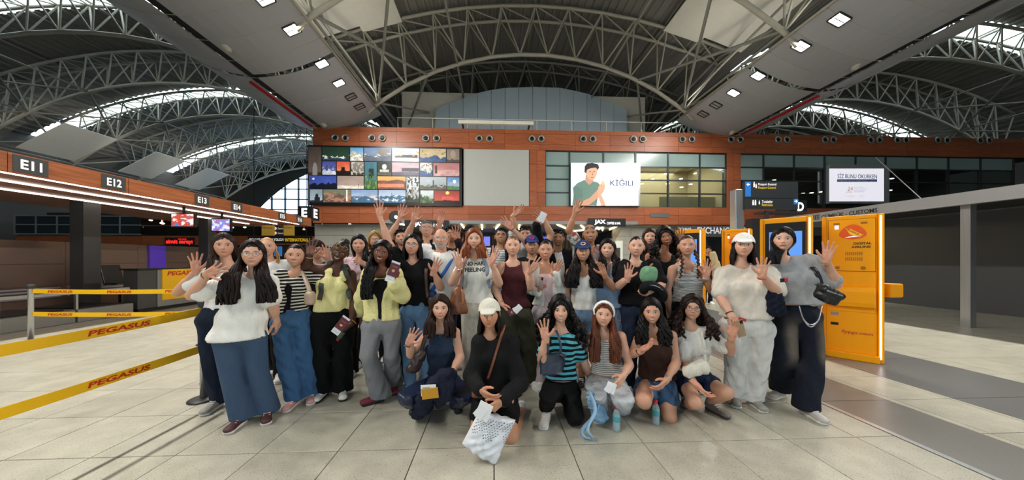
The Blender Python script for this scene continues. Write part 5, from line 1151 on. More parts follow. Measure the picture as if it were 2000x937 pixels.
# ------------------------------------------------------------------ cloth materials
def cloth(spec):
    if isinstance(spec, str): return mat('cloth_'+spec, spec, rough=.85, bump=.8, bscale=11, var=.05, vscale=12, spec=.2, stretch=(1, 1, .5), bdist=.045)
    kind = spec[0]; nm = 'cloth_'+'_'.join(map(str, spec))
    if nm in MATS: return MATS[nm]
    if kind == 'knit': return mat(nm, spec[1], rough=.95, bump=.5, bscale=190, var=.12, vscale=150, spec=.15)
    if kind == 'denim': return mat(nm, spec[1], rough=.85, bump=.8, bscale=12, stretch=(1, 1, .45), bdist=.045, var=spec[2] if len(spec) > 2 else .16, vscale=7, spec=.2)
    if kind == 'shiny': return mat(nm, spec[1], rough=.35, bump=.3, bscale=18, spec=.5)
    m = mat(nm, '#808080', rough=.85, bump=.8, bscale=12, spec=.2, stretch=(1, 1, .5), bdist=.04); n = m.node_tree.nodes; l = m.node_tree.links; b = n['Principled BSDF']
    tc = n.new('ShaderNodeTexCoord'); cr = n.new('ShaderNodeValToRGB'); cr.color_ramp.interpolation = 'CONSTANT'
    if kind in ('stripe', 'stripe2'):      # ('stripe', base, line, period, duty)
        sp = n.new('ShaderNodeSeparateXYZ'); l.new(tc.outputs['Object'], sp.inputs[0]); nz_ = n.new('ShaderNodeTexNoise'); nz_.inputs['Scale'].default_value = 5; l.new(tc.outputs['Object'], nz_.inputs['Vector'])
        ma = n.new('ShaderNodeMath'); ma.operation = 'MULTIPLY_ADD'; ma.inputs[1].default_value = .03; l.new(nz_.outputs[0], ma.inputs[0]); l.new(sp.outputs[2], ma.inputs[2])
        mm = n.new('ShaderNodeMath'); mm.operation = 'MULTIPLY'; mm.inputs[1].default_value = 1/spec[3]; l.new(ma.outputs[0], mm.inputs[0])
        fr = n.new('ShaderNodeMath'); fr.operation = 'FRACT'; l.new(mm.outputs[0], fr.inputs[0]); l.new(fr.outputs[0], cr.inputs[0])
        cr.color_ramp.elements[0].color = (*lin(spec[1]), 1); cr.color_ramp.elements[1].color = (*lin(spec[2]), 1); cr.color_ramp.elements[1].position = spec[4]
    elif kind == 'floral':
        v = n.new('ShaderNodeTexVoronoi'); v.inputs['Scale'].default_value = 22; l.new(tc.outputs['Object'], v.inputs['Vector'])
        sp = n.new('ShaderNodeSeparateColor'); l.new(v.outputs['Color'], sp.inputs[0]); l.new(sp.outputs[0], cr.inputs[0]); cr.color_ramp.interpolation = 'LINEAR'
        e = cr.color_ramp.elements; e[0].color = (*lin('#5f6a6c'), 1); e[1].color = (*lin('#c9c4bb'), 1)
        for p, cc in ((.35, '#8c9496'), (.55, '#9a3f3a'), (.7, '#d8d4c8')): q_ = e.new(p); q_.color = (*lin(cc), 1)
    elif kind == 'check':
        ck = n.new('ShaderNodeTexChecker'); ck.inputs['Scale'].default_value = 28; ck.inputs[1].default_value = (*lin(spec[1]), 1); ck.inputs[2].default_value = (*lin(spec[2]), 1)
        l.new(tc.outputs['Object'], ck.inputs[0]); l.new(ck.outputs[0], b.inputs['Base Color']); return m
    elif kind == 'faded':      # dark denim with worn, paler thighs
        sp = n.new('ShaderNodeSeparateXYZ'); l.new(tc.outputs['Object'], sp.inputs[0])
        g1 = n.new('ShaderNodeMapRange'); g1.interpolation_type = 'SMOOTHSTEP'; g1.inputs[1].default_value = .35; g1.inputs[2].default_value = .62; l.new(sp.outputs[2], g1.inputs[0])
        g2 = n.new('ShaderNodeMapRange'); g2.interpolation_type = 'SMOOTHSTEP'; g2.inputs[1].default_value = .98; g2.inputs[2].default_value = .72; l.new(sp.outputs[2], g2.inputs[0])
        nz_ = n.new('ShaderNodeTexNoise'); nz_.inputs['Scale'].default_value = 6; l.new(tc.outputs['Object'], nz_.inputs['Vector'])
        m1 = n.new('ShaderNodeMath'); m1.operation = 'MULTIPLY'; l.new(g1.outputs[0], m1.inputs[0]); l.new(g2.outputs[0], m1.inputs[1])
        ab = n.new('ShaderNodeMath'); ab.operation = 'ABSOLUTE'; l.new(sp.outputs[0], ab.inputs[0]); sb_ = n.new('ShaderNodeMath'); sb_.operation = 'SUBTRACT'; sb_.inputs[1].default_value = .11; l.new(ab.outputs[0], sb_.inputs[0])
        ab2 = n.new('ShaderNodeMath'); ab2.operation = 'ABSOLUTE'; l.new(sb_.outputs[0], ab2.inputs[0]); g3 = n.new('ShaderNodeMapRange'); g3.interpolation_type = 'SMOOTHSTEP'; g3.inputs[1].default_value = .085; g3.inputs[2].default_value = .01; l.new(ab2.outputs[0], g3.inputs[0])
        m0 = n.new('ShaderNodeMath'); m0.operation = 'MULTIPLY'; l.new(m1.outputs[0], m0.inputs[0]); l.new(g3.outputs[0], m0.inputs[1]); m1 = m0
        m2 = n.new('ShaderNodeMath'); m2.operation = 'MULTIPLY'; l.new(m1.outputs[0], m2.inputs[0]); l.new(nz_.outputs[0], m2.inputs[1]); l.new(m2.outputs[0], cr.inputs[0])
        cr.color_ramp.interpolation = 'LINEAR'; cr.color_ramp.elements[0].color = (*lin(spec[1]), 1); cr.color_ramp.elements[1].color = (*lin(spec[2]), 1); cr.color_ramp.elements[1].position = .6
    l.new(cr.outputs[0], b.inputs['Base Color']); return m
skin_m = colmat('skin', rough=.52, spec=.35)
def hairmat(col):
    nm = 'hair_'+col
    if nm in MATS: return MATS[nm]
    m = colmat(nm, rough=.48, spec=.22); return m

# ------------------------------------------------------------------ shoes (toe -Y, ankle above the origin, sole at z=0)
def make_shoe(kind):
    h = .0075; v = Vol((-.07, -.2, -.02), (.07, .1, .13), h); s = Vol((-.07, -.2, -.02), (.07, .1, .06), h)
    v.cone((0, .02, .055), (0, -.02, .052), .037, .036, .02); v.cone((0, -.02, .05), (.0, -.12, .036), .036, .030, .02, (1, 0, 0), 1.0, 1.35)
    v.cone((0, .025, .06), (0, .02, .10), .036, .034, .02)
    v.ell((0, -.142, .036), (.042, .04, .026), None, .015)
    s.cone((0, .03, .017), (0, -.03, .015), .030, .029, .01, (1, 0, 0), 1.25, 1.2); s.cone((0, -.03, .015), (0, -.145, .017), .026, .024, .01, (1, 0, 0), 1.3, 1.85)
    s.cut((0, 0, 0.0), (0, 0, -1)); s.cut((0, 0, .030), (0, 0, 1)); v.cut((0, 0, .022), (0, 0, -1))
    out = []
    for q in (v, s): P, Q = q.mesh(); out.append((P, Q))
    tg = Vol((-.05, -.16, .03), (.05, .0, .12), .006)
    for k in range(4): y = -.045-.022*k; tg.cone((-.024, y, .084-.010*k), (.024, y-.006, .084-.010*k), .0065, .0065, .004)
    out.append(tg.mesh()); return out
SHOE = make_shoe('sneaker'); SHOEC = {}
def shoe_mesh(i, col):
    if (i, col) not in SHOEC:
        P, Q = SHOE[i]; me = mk_mesh(('shoe', 'sole', 'laces')[i], P, Q); me.materials.append(mat('shoe_'+col, col, rough=.6, bump=.1, bscale=60)); SHOEC[(i, col)] = me
    return SHOEC[(i, col)]
# ------------------------------------------------------------------ hair
def tubes(paths, radii, ns=4):
    """many tubes at once: paths (m,n,3), radii (m,n)"""
    P = np.asarray(paths); m, n, _ = P.shape; T = np.gradient(P, axis=1); T /= np.linalg.norm(T, axis=2, keepdims=True)+1e-9
    up = np.where(np.abs(T[..., 1:2]) < .9, np.array([0, 1., 0]), np.array([1., 0, 0])); U = np.cross(T, up); U /= np.linalg.norm(U, axis=2, keepdims=True)+1e-9; W = np.cross(T, U)
    a = np.arange(ns)*2*math.pi/ns
    V = P[:, :, None]+radii[:, :, None, None]*(np.cos(a)[None, None, :, None]*U[:, :, None]+np.sin(a)[None, None, :, None]*W[:, :, None])
    V = V.reshape(-1, 3); b = (np.arange(m)[:, None, None]*n+np.arange(n-1)[None, :, None])*ns; k = np.arange(ns)[None, None]; k2 = (k+1) % ns
    Q = np.stack([b+k, b+k2, b+ns+k2, b+ns+k], -1).reshape(-1, 4); return V, Q
def hair_build(sp, Hc, R, hs, TC, FV, SV, tdep, seed, d_=3.):
    r = np.random.default_rng(seed); t = sp['t']; base = np.array(lin(sp['c'])); Vs, Qs, Cs = [], [], []; off = 0
    def push(V, Q, C):
        nonlocal off
        Vs.append(V); Qs.append(Q+off); Cs.append(C); off += len(V)
    L2C = lambda p: Hc+(np.asarray(p)*hs)@R.T
    vol = sp.get('vol', 1.); E = np.array([.0815, .099, .110])*vol; ctr = np.array([0, .010, .012])
    tied = t in ('tied', 'braids', 'bun'); 
    if tied: E = np.array([.0785, .0975, .1085])
    if t == 'short': E = np.array([.081, .099, .112])*vol
    if sp.get('capped'): E = E*.965
    if t != 'bald':
        v = Vol((-.12, -.13, -.15), (.12, .14, .15), .0085); v.ell(ctr, E, None, 0)
        fz = sp.get('line', .070 if tied else .064)
        v.ell((0, -.105, fz-.112), (.064+sp.get('ow', 0), .088, .112), None, .012, 's')
        if t == 'short':
            v.cut((0, -.02, -.005), nrm((0, -.55, -1))); v.cut((0, .08, -.055), (0, 0, -1))
            v.ell((.085, -.035, -.03), (.03, .05, .045), None, .01, 's'); v.ell((-.085, -.035, -.03), (.03, .05, .045), None, .01, 's')
        else: v.cut((0, -.02, -.045 if tied else -.085), nrm((0, -.5, -1)))
        v.wrinkle(.0010 if tied else .0022, .022, seed, .3); P, Q = v.mesh(); jit = .85+.3*r.random(len(P))[:, None]; push(L2C(P), Q, base*jit)
    def locks(n, f):
        paths = []; rad = []
        for i in range(n):
            p, q = f(i, n); paths.append(p); rad.append(q)
        V, Q = tubes(paths, np.array(rad)); ln = paths[0].shape[0]*4
        jit = np.repeat(r.uniform(.65, 1.45, n), ln)[:, None]; push(V, Q, base*jit)
    L = sp.get('L', .4); amp = sp.get('amp', .006); fs = sp.get('fs', 'AB'); fr = sp.get('front', 110); wid = sp.get('w', .12); part = sp.get('part', 0.)
    if t in ('long', 'curly', 'bob'):
        NS = 22; th = sp.get('th', 1.)
        def f(i, n):
            sg = -1 if i % 2 else 1; u = (i//2+r.random())/(n/2); phi = math.radians(68+112*u**.9); yr = -.050+.125*u+r.uniform(-.01, .01)
            d0 = nrm([part+sg*.012, (yr-.01)/E[1]*.99, math.sqrt(max(.05, 1-((yr-.01)/E[1])**2))]); d2 = np.array([sg*math.sin(phi), -math.cos(phi), -.12])
            lay = 1.0+r.uniform(0, .07 if not sp.get('capped') else .01); ts = np.linspace(0, 1, 7); sk = np.array([nrm(d0*(1-a)+d2*a) for a in ts])*E*lay+ctr; sk = L2C(sk); q0 = sk[-1]
            isf = math.degrees(phi) < fr and (('A' in fs and sg < 0) or ('B' in fs and sg > 0)); rel = r.random()
            oA = float((q0-TC)@SV); oF = float((q0-TC)@FV)      # sideways / forward position relative to the trunk
            hA_ = float((Hc-TC)@SV)
            if t == 'bob': fe, ae = oF+(.0 if isf else -.01), oA+sg*.012
            elif isf: fe, ae = tdep+.010+.03*r.random(), hA_+sg*(wid*(.42+.75*rel))
            else: fe, ae = -tdep*.95-.02*r.random(), hA_+sg*wid*(1-u)*1.1+r.uniform(-.02, .02)
            ze = Hc[2]-L*(1-.22*r.random()**2)
            hg = np.linspace(0, 1, NS-6)[1:]; y = oF+(fe-oF)*sstep(0, .55, hg); x = oA+(ae-oA)*sstep(0, .9, hg); z = q0[2]+(ze-q0[2])*hg
            ph = r.uniform(0, 6.3); fq = L/sp.get('wl', .16)
            if t == 'curly':
                rr = sp.get('curl', .014); x = x+rr*np.cos(ph+2*math.pi*fq*hg*1.0)+sg*sp.get('puff', .03)*np.sin(hg*math.pi*.8); y = y+rr*np.sin(ph+2*math.pi*fq*hg)
            else: x = x+amp*np.sin(ph+2*math.pi*fq*hg)*np.minimum(1, hg*2); y = y+amp*.6*np.cos(ph+2*math.pi*fq*hg)*np.minimum(1, hg*2)
            p = np.concatenate([sk, TC[None]*np.array([1, 1, 0])+x[:, None]*SV+y[:, None]*FV+z[:, None]*np.array([0, 0, 1.])]); s_ = np.linspace(0, 1, NS); s_ = s_[:len(p)] if len(p) < NS else np.linspace(0, 1, len(p))
            return p, th*.0118*(.6+.75*np.clip(s_*2.2, 0, 1)*(1-.75*s_**5))*(1.0+.3*r.random())
        locks(int(sp.get('n', 84)*(1.45 if d_ < 3.4 else 1.05)), f)
    if t == 'curly':
        def f2(i, n):
            a = r.uniform(0, 2*math.pi); el = r.uniform(-.1, 1); d = nrm([math.cos(a), math.sin(a)*.9+.25, el])
            if d[1] < -.45 and d[2] < .75: d[1] = -d[1]
            p0 = ctr+d*E; q = p0+d*r.uniform(.01, .035); ts = np.linspace(0, 1, 12); ph = r.uniform(0, 6); p = p0+(q-p0)*ts[:, None]**.6; p[:, 2] -= .06*ts**2; sgn = nrm(np.cross(d, (0, 0, 1)))
            p = p+.011*np.sin(ph+9*ts)[:, None]*sgn; p[:, 2] += .008*np.cos(ph+9*ts); return L2C(p), .0085*(1-.6*ts**2)
        locks(70, f2)
    if t == 'short':
        tl_ = sp.get('tuft', .03)
        def f3(i, n):
            a = r.uniform(-math.pi, math.pi); el = r.uniform(.25, 1.0)**.7; d = nrm([math.sin(a)*(1-el*.6), -math.cos(a)*(1-el*.6), el]); p0 = ctr+d*E*.97
            dr = nrm([r.normal()*.5+d[0]*.6, -.5+r.normal()*.4+d[1]*.3, d[2]*sp.get('rise', .35)+.05]); ts = np.linspace(0, 1, 6); p = p0+dr*(tl_*ts)[:, None]; p[:, 2] -= tl_*.5*ts**2
            return L2C(p), .0085*(1-.75*ts**2)
        locks(sp.get('n', 90), f3)
    if t == 'bun':
        v = Vol((-.1, -.1, 0), (.12, .2, .22), .008); v.ell(sp.get('bun', (0, .06, .105)), (.045, .045, .04), None, 0); v.wrinkle(.004, .03, seed); P, Q = v.mesh(); push(L2C(P), Q, base*(.8+.4*r.random(len(P))[:, None]))
    if t == 'tied' and sp.get('tail'):
        sg = sp['tail']; 
        def f4(i, n):
            p0 = L2C((sg*.03, .09, .02)); ts = np.linspace(0, 1, 12); e_ = Hc+SV*sg*(.10+r.uniform(-.02, .02))+FV*.03; e_[2] = Hc[2]-L+r.uniform(0, .05); p = p0+(e_-p0)*ts[:, None]; p[:, 0] += sg*.05*np.sin(ts*math.pi); return p, .011*(1-.6*ts**3)
        locks(26, f4)
    if t == 'braids':
        for sg in (-1, 1):
            v0 = L2C((sg*.072, -.01, -.05)); ve = TC+SV*(float((v0-TC)@SV)+sg*.012)+FV*(tdep+.02); ve[2] = Hc[2]-L; n = 15
            v = Vol(np.minimum(v0, ve)-.05, np.maximum(v0, ve)+.05, .007)
            for i in range(n):
                f_ = i/(n-1); c = v0+(ve-v0)*np.array([f_, sstep(0, .5, f_), f_]); s_ = 1 if i % 2 else -1; a = .5*s_
                Rr = np.array([[math.cos(a), 0, math.sin(a)], [0, 1, 0], [-math.sin(a), 0, math.cos(a)]])
                v.ell(c+np.array([s_*.007, 0, 0]), np.array([.017, .015, .020])*(1-.35*f_), Rr, .004)
            P, Q = v.mesh(); push(P, Q, base*(.75+.5*r.random(len(P))[:, None]))
    if not Vs: return None
    return np.concatenate(Vs), np.concatenate(Qs), np.concatenate(Cs)

# ------------------------------------------------------------------ person
PERS = {}; NP_ = 0
BOT_R = {'wide': (.105, .100, .112), 'jeans': (.094, .072, .066), 'slim': (.088, .06, .05), 'flare': (.092, .068, .100), 'cargo': (.100, .092, .088), 'shorts': (.098, .095, .09), 'baggy': (.108, .105, .112)}
def person(key, label, e, d, skin, top, bot, hair, male=0, hs=1., yaw=0, roll=0, pitch=0, b=1., inner=None, shoes=('#e8e6e2', '#f4f2ee', '#ffffff'), glasses=None, cap=None, vox=None, name='person',
           face=None, S_=None, tw=None, hA=None, hB=None, palmA=None, palmB=None, arm=1., toeA=None, toeB=None, legr=1., jewel=None, **J):
    global NP_
    NP_ += 1; seed = NP_*13+1; vox = vox or (.0135 if d < 3.25 else .0175)
    def jp(k, dd0=0.):
        if k not in J: return None
        v = J[k]; return PC(v[0], v[1], d+(v[2] if len(v) > 2 else dd0))
    th_ = -math.degrees(math.atan2((e[0]-PCX)/FPX, 1.)); by = .55*th_; yaw = yaw+.85*th_
    FV = np.array([math.sin(math.radians(by)), -math.cos(math.radians(by)), 0]); SV = np.array([math.cos(math.radians(by)), math.sin(math.radians(by)), 0])
    PN = np.array([math.sin(math.radians(th_*.9)), -math.cos(math.radians(th_*.9)), 0])
    X3 = lambda a, f, z: SV*a+FV*f+np.array([0, 0, z])
    R = Rh(yaw, roll, pitch); E_ = PC(e[0], e[1], d-.088*hs); Hc = E_-R@np.array([0, -.088, .006])*hs
    sk = np.array(lin(skin)); St = S_ or (Hc[2]+.115*hs)
    chin = Hc+R@np.array([0, .015, -.085])*hs
    N = jp('N'); N = chin+np.array([0, .015, -.085*hs]) if N is None else N
    shd = SV[1]*.15
    sw = (.195 if male else .168)*b
    SM = N+np.array([0, .012, -.045]); SAp, SBp = jp('SA', .02-shd), jp('SB', .02+shd)
    if SAp is not None: SAp = SAp+SV*.022+np.array([0, 0, -.036])
    if SBp is not None: SBp = SBp-SV*.022+np.array([0, 0, -.036])
    if SAp is None: SAp = SM-SV*sw+np.array([0, 0, -.01])
    if SBp is None: SBp = SM+SV*sw+np.array([0, 0, -.01])
    SM = SM*.5+(SAp+SBp)*.25; side = nrm((SBp-SAp)*np.array([1, 1, .6]))
    P = jp('P'); P = np.array([SM[0], SM[1]+.01, .53*St]) if P is None else P
    s_ = St/1.68
    def armj(sd):
        Sh = SAp if sd == 'A' else SBp; sg = -1 if sd == 'A' else 1
        El = jp('E'+sd); El = Sh+np.array([sg*.045, .02, -.285*s_]) if El is None else El
        Wr = jp('W'+sd); Wr = El+np.array([sg*.0, -.05, -.235*s_]) if Wr is None else Wr
        Tp = jp('T'+sd); Tp = Wr+nrm(Wr-El)*.17 if Tp is None else Tp
        return Sh, El, Wr, Tp
    AR = {'A': armj('A'), 'B': armj('B')}
    hside = nrm(side*np.array([1, 1, 0]))
    def legj(sd):
        sg = -1 if sd == 'A' else 1; H = P+hside*sg*.088*b+np.array([0, 0, -.02])
        if 'F'+sd in J: f = W2C(WZ(*J['F'+sd])); An = np.array([f[0], f[1]+.03, .085])
        else: An = np.array([P[0]+sg*.10, P[1]+.02, .085])
        A2 = jp('A'+sd); An = A2 if A2 is not None else An
        Kn = jp('K'+sd); Kn = (H+An)*.5+np.array([0, -.03, .03]) if Kn is None else Kn
        return H, Kn, An
    LG = {'A': legj('A'), 'B': legj('B')}
    # torso rows
    if tw:
        rows = []
        for py, xl, xr in tw:
            zc_ = PC(0, py, d)[2]; f = np.clip((SM[2]-zc_)/max(.2, SM[2]-P[2]), 0, 1.3); D = SM[1]+(P[1]-SM[1])*f
            rows.append((PC((xl+xr)/2, py, D), (xr-xl)/2/FPX*D))
        kw_ = math.cos(math.radians(.8*th_))*(1-.08*sstep(15, 32, abs(th_))); rows = [(c, hw*kw_, float(np.clip(hw*.58, .088, .142))) for c, hw in rows]; ease0 = top.get('ease', .02)
        c, hw, hd = rows[0]; h0 = min(hd, .100*b**.5); rows[0] = (c+np.array([0, 0, -.085*h0/.1]), hw*.88, h0)
    else:
        T4 = ((.10, .168, .098), (.35, .163, .106), (.66, .134, .092), (1.0, .166, .108)) if not male else ((.10, .190, .108), (.35, .188, .118), (.68, .165, .108), (1.0, .165, .11))
        rows = [(SM+(P-SM)*t, hw*b, hd*b) for t, hw, hd in T4]; ease0 = top.get('ease', .02); rows = [(c, hw+ease0, hd+ease0) for c, hw, hd in rows]
    tdep = max(hd for _, _, hd in rows[:2])+.006; ty = rows[0][0][1]
    # rows kept in outer (garment) size; inner body = rows - ease
    AN = ((-.2, .15, .09), (.10, .150, .094), (.35, .156, .104), (.66, .130, .090), (1.0, .158, .104), (1.4, .158, .104)) if not male else ((-.2, .17, .1), (.10, .178, .104), (.35, .18, .114), (.68, .16, .104), (1.0, .16, .105), (1.4, .16, .105))
    def anat(c, j): f = (SM[2]-c[2])/max(.2, SM[2]-P[2]); return float(np.interp(f, [a[0] for a in AN], [a[j] for a in AN]))*b
    def torso(v, sh, last=None, k=.03, skin_=False):
        rr = [(c, max(.05, hw-sh), max(.05, hd-sh)) for c, hw, hd in rows]
        if skin_:
            rr = [(c, min(hw, anat(c, 1)), min(hd, anat(c, 2))) for c, hw, hd in rr]
            rr = [q for i, q in enumerate(rr) if i < 2 or q[0][2] > P[2]+.02]
        if last is not None: c, hw, hd = rr[-1]; rr = rr+[(c+nrm(c-rr[0][0])*last, hw, hd)]
        for (c0, w0, d0), (c1, w1, d1) in zip(rr[:-1], rr[1:]): v.cone(c0, c1, d0, d1, k, side, w0/d0, w1/d1)
    allp = [Hc, N, P, *AR['A'], *AR['B'], *LG['A'], *LG['B']]+[c for c, _, _ in rows]
    root = thing(name, label, 'person', C2W(np.array([P[0], P[1], 0.])))
    def part(nm, V, Q, m, colors=None, T=None, par=None):
        V = C2W(V)-WM[root]; return link(nm, mk_mesh(nm, V, Q, T, True, colors), m, par or root)
    ar = arm*(1.12 if male else 1.); ra, re_, rw = .046*ar, .037*ar, .0255*ar
    # ---- body: trunk, neck, limbs blended into one skin, with head and hands
    low = bot['kind'] == 'shorts'
    lo = np.min([SAp-.1, SBp-.1, AR['A'][1]-.07, AR['B'][1]-.07, AR['A'][2]-.06, AR['B'][2]-.06, P-.22]+[q-.12 for q in (LG['A']+LG['B'] if low else ())], axis=0)
    hi = np.max([SAp+.1, SBp+.1, AR['A'][1]+.07, AR['B'][1]+.07, AR['A'][2]+.06, AR['B'][2]+.06, Hc+.02, P+.22]+[q+.12 for q in (LG['A']+LG['B'] if low else ())], axis=0)
    v = Vol(lo, hi, .0125 if d < 3.6 else .015); torso(v, ease0+.010, skin_=True)
    nr_ = .054 if male else .0425
    v.cone(N+np.array([0, .02, -.03]), Hc+R@np.array([0, .018, -.03])*hs, nr_*1.1, nr_, .03)
    for sd in 'AB':
        Sh, El, Wr, Tp = AR[sd]; v.cone(N+np.array([0, .02, -.035]), Sh, .044, ra*1.04, .045); v.cone(Sh, El, ra, re_, .02); v.cone(El, Wr, re_*1.04, rw, .012)
        mid = El+(Wr-El)*.25; v.cone(mid-nrm(Wr-El)*.03, mid+nrm(Wr-El)*.05, re_*1.08, re_*.98, .02)
    if not male:
        c0 = rows[0][0]*.45+rows[1][0]*.55; f_ = FV
        for sg in (-1, 1): v.ell(c0+side*sg*.066*b+f_*(rows[1][2]-ease0-.035), np.array([.058, .05, .058])*b, None, .03)
    if low:
        for sd in 'AB':
            H, Kn, An = LG[sd]; v.cone(P, H, .1, .085*legr, .03); v.cone(H, Kn, .082*legr, .056*legr, .03); v.cone(Kn, An, .052*legr, .036, .02); cf = Kn+(An-Kn)*.3
            v.cone(Kn+(An-Kn)*.12, Kn+(An-Kn)*.5, .054*legr, .050*legr, .02)
    bV, bQ = v.mesh(); nseed = np.random.default_rng(seed); bC = np.ones((len(bV), 3))*sk
    fc = dict(smile=.6, teeth=True); fc.update(face or {})
    brow = np.array(lin(hair.get('brow', hair['c'])))*.8+.01; lipc = np.array(lin(fc.pop('lip'))) if 'lip' in fc else sk*np.array([.86, .52, .52])
    hV, hQ, hT, hC = make_head(tuple(sk), brow, lipc, male, NU=80 if d < 3.4 else 60, NV=62 if d < 3.4 else 50, **fc); hV = Hc+(hV*hs)@R.T
    Vs, Qs, Cs = [bV, hV], [bQ, hQ+len(bV)], [bC, hC]; T = hT+len(bV); off = len(bV)+len(hV)
    for sd, pose, pn in (('A', hA, palmA), ('B', hB, palmB)):
        Sh, El, Wr, Tp = AR[sd]; ps = pose or 'relax'; zz = nrm(Tp-Wr); pn = np.array(pn if pn is not None else (PN if pose in ('open', 'wave') else ((.9, -.1, 0) if sd == 'A' else (-.9, -.1, 0))), float)
        yy = -(pn-zz*np.dot(pn, zz)); yy = nrm(yy); xx = np.cross(yy, zz); hv, hq = HANDS[ps]; hsn = .95*(1.06 if male else .97)
        loc = hv*hsn
        if sd == 'B': loc = loc*np.array([-1, 1, 1]); hq = hq[:, ::-1]
        Vs.append(Wr+loc[:, :1]*xx+loc[:, 1:2]*yy+loc[:, 2:]*zz); Qs.append(hq+off); off += len(hv)
        pc = np.ones((len(hv), 3))*sk; palm = np.clip(-hv[:, 1:2]*40+.3, 0, 1); pc = pc*(1-palm)+palm*(sk*np.array([1.0, .86, .82])*.75+np.array(lin('#d9a08c'))*.25); Cs.append(pc)
        PERS[key+sd] = dict(W=Wr, z=zz, y=yy, x=xx*(1 if sd == 'A' else -1), c=Wr+zz*.085*hsn-yy*.025)
    part('body', np.concatenate(Vs), np.concatenate(Qs), skin_m, np.concatenate(Cs), T)
    # ---- upper garments
    def garment(g, nm, extra):
        ease = g.get('ease', .02); kind = g.get('kind', 'tee'); sl = g.get('sl', .55); dl = extra
        hem = PC(0, g['hem'], rows[-1][0][1])[2] if 'hem' in g else rows[-1][0][2]
        pts = [rows[0][0]-.32*b, rows[0][0]+.32*b, rows[-1][0]-.3*b, rows[-1][0]+.3*b, SAp-.12, SBp-.12, SAp+.12, SBp+.12]
        if sl > 0:
            for sd in 'AB':
                Sh, El, Wr, _ = AR[sd]; q = Sh+(El-Sh)*min(1, sl); pts += [q-.12, q+.12]
                if sl > 1: q = El+(Wr-El)*min(1, sl-1); pts += [El-.12, El+.12, q-.1, q+.1]
        lo, hi = np.min(pts, 0), np.max(pts, 0); lo[2] = max(lo[2], min(hem, lo[2]+9)-.03); v = Vol(lo, hi, vox)
        torso(v, dl, .06)
        if not male and g.get('bust', 1):
            c0 = rows[0][0]*.45+rows[1][0]*.55; f_ = FV
            for sg in (-1, 1): v.ell(c0+side*sg*.066*b+f_*(rows[1][2]-dl-.032), np.array([.064, .05, .062])*b, None, .035)
        if kind in ('tee',):
            for sd in 'AB':
                Sh, El, Wr, _ = AR[sd]; er = ra+ease*.75; fl = g.get('flare', .012)
                v.cone(N+np.array([0, .02, -.045]), Sh, .044+ease*.5, er+.004, .045)
                if sl > 0:
                    q = Sh+(El-Sh)*min(1, sl); v.cone(Sh, q, er, er+fl*min(1, sl) if sl <= 1 else re_+ease, .035)
                    if sl > 1: q2 = El+(Wr-El)*(sl-1); v.cone(El, q2, re_+ease, (rw+ease*.8+fl), .03)
        v.wrinkle(g.get('wr', .0058), g.get('wl', .095), seed+3, .32)
        # cuts
        neck = g.get('neck', 'crew'); nb_ = chin+np.array([0, .0, -.04])
        if neck == 'crew': v.cone(N+np.array([0, .0, -.012]), chin+np.array([0, -.02, .1]), .060*(1.15 if male else 1), .10, .012, op='s')
        if neck == 'scoop': v.cone(N+np.array([0, -.01, -.01]), chin+np.array([0, -.03, .1]), .078, .12, .012, op='s'); v.ell(N+X3(0, .12, -.05-g.get('dn', 0)), (.085, .12, .085+g.get('dn', 0)), None, .012, 's')
        if neck == 'v': v.cone(N+np.array([0, .0, -.012]), chin+np.array([0, -.02, .1]), .062, .10, .012, op='s'); v.cone(N+X3(0, .13, -.17), N+X3(0, .10, .06), .012, .085, .01, op='s')
        if kind in ('strapless', 'tank'):
            zc_ = PC(0, g['neckpy'], d)[2] if 'neckpy' in g else rows[0][0][2]-.015
            if kind == 'strapless': v.cut((0, 0, zc_), (0, 0, 1))
            else:
                # open neckline and armholes above the chest line
                v.ell(np.array([N[0], N[1], zc_+.085])+FV*.10, (.088*b, .13, .085), None, .012, 's'); v.cone(N+np.array([0, 0, -.01]), N+np.array([0, 0, .2]), .072, .12, .01, op='s')
                for sg, Sh in ((-1, SAp), (1, SBp)):
                    v.ell(Sh+side*sg*(.010)+np.array([0, 0, -.01]), (.062*b, .13, .105), None, .012, 's')
        if kind == 'tank':
            for sg, Sh in ((-1, SAp), (1, SBp)):
                wst = g.get('sw', .03); f0 = g.get('strap', .55); q = N+np.array([0, .02, -.035])+(Sh-N-np.array([0, .02, -.035]))*f0
                fr_ = rows[0][0]+side*sg*min(.092*b, rows[0][1]*.58)+FV*(rows[0][2]*.82)+np.array([0, 0, -.03]); bk = rows[0][0]+side*sg*.085*b-FV*rows[0][2]*.8+np.array([0, 0, -.02]); tp = q+np.array([0, 0, .048+ra*.02])
                f1 = (fr_+tp)/2+FV*.03+np.array([0, 0, .02])
                rs_ = max(.0135, wst*.42); qs = max(1.2, wst/rs_)
                v.cone(fr_, f1, rs_, rs_, .006, side, qs, qs); v.cone(f1, tp, rs_, rs_, .006, side, qs, qs); v.cone(tp, bk, rs_, rs_, .006, side, qs, qs)
        if 'open' in g:
            o0, o1 = g['open']; f0 = rows[0][0]; c0 = N+FV*(rows[0][2]+.01)+np.array([0, 0, .02]); cm = (rows[0][0]+rows[1][0])/2+FV*(rows[1][2]+.02); c1 = rows[-1][0]+FV*(rows[-1][2]+.01)+np.array([0, 0, -.12]); om = (o0+o1)/2; v.cone(c0, cm, o0, om, .006, op='s'); v.cone(cm, c1, om, o1, .006, op='s')
        v.cut((0, 0, hem), (0, 0, -1))
        V, Q = v.mesh(); return part(nm, V, Q, cloth(g['c']))
    gname = {'tank': 'tank_top', 'strapless': 'strapless_top', 'vest': 'vest'}
    if inner is not None: garment(inner, gname.get(inner.get('kind'), 'inner_top'), .012)
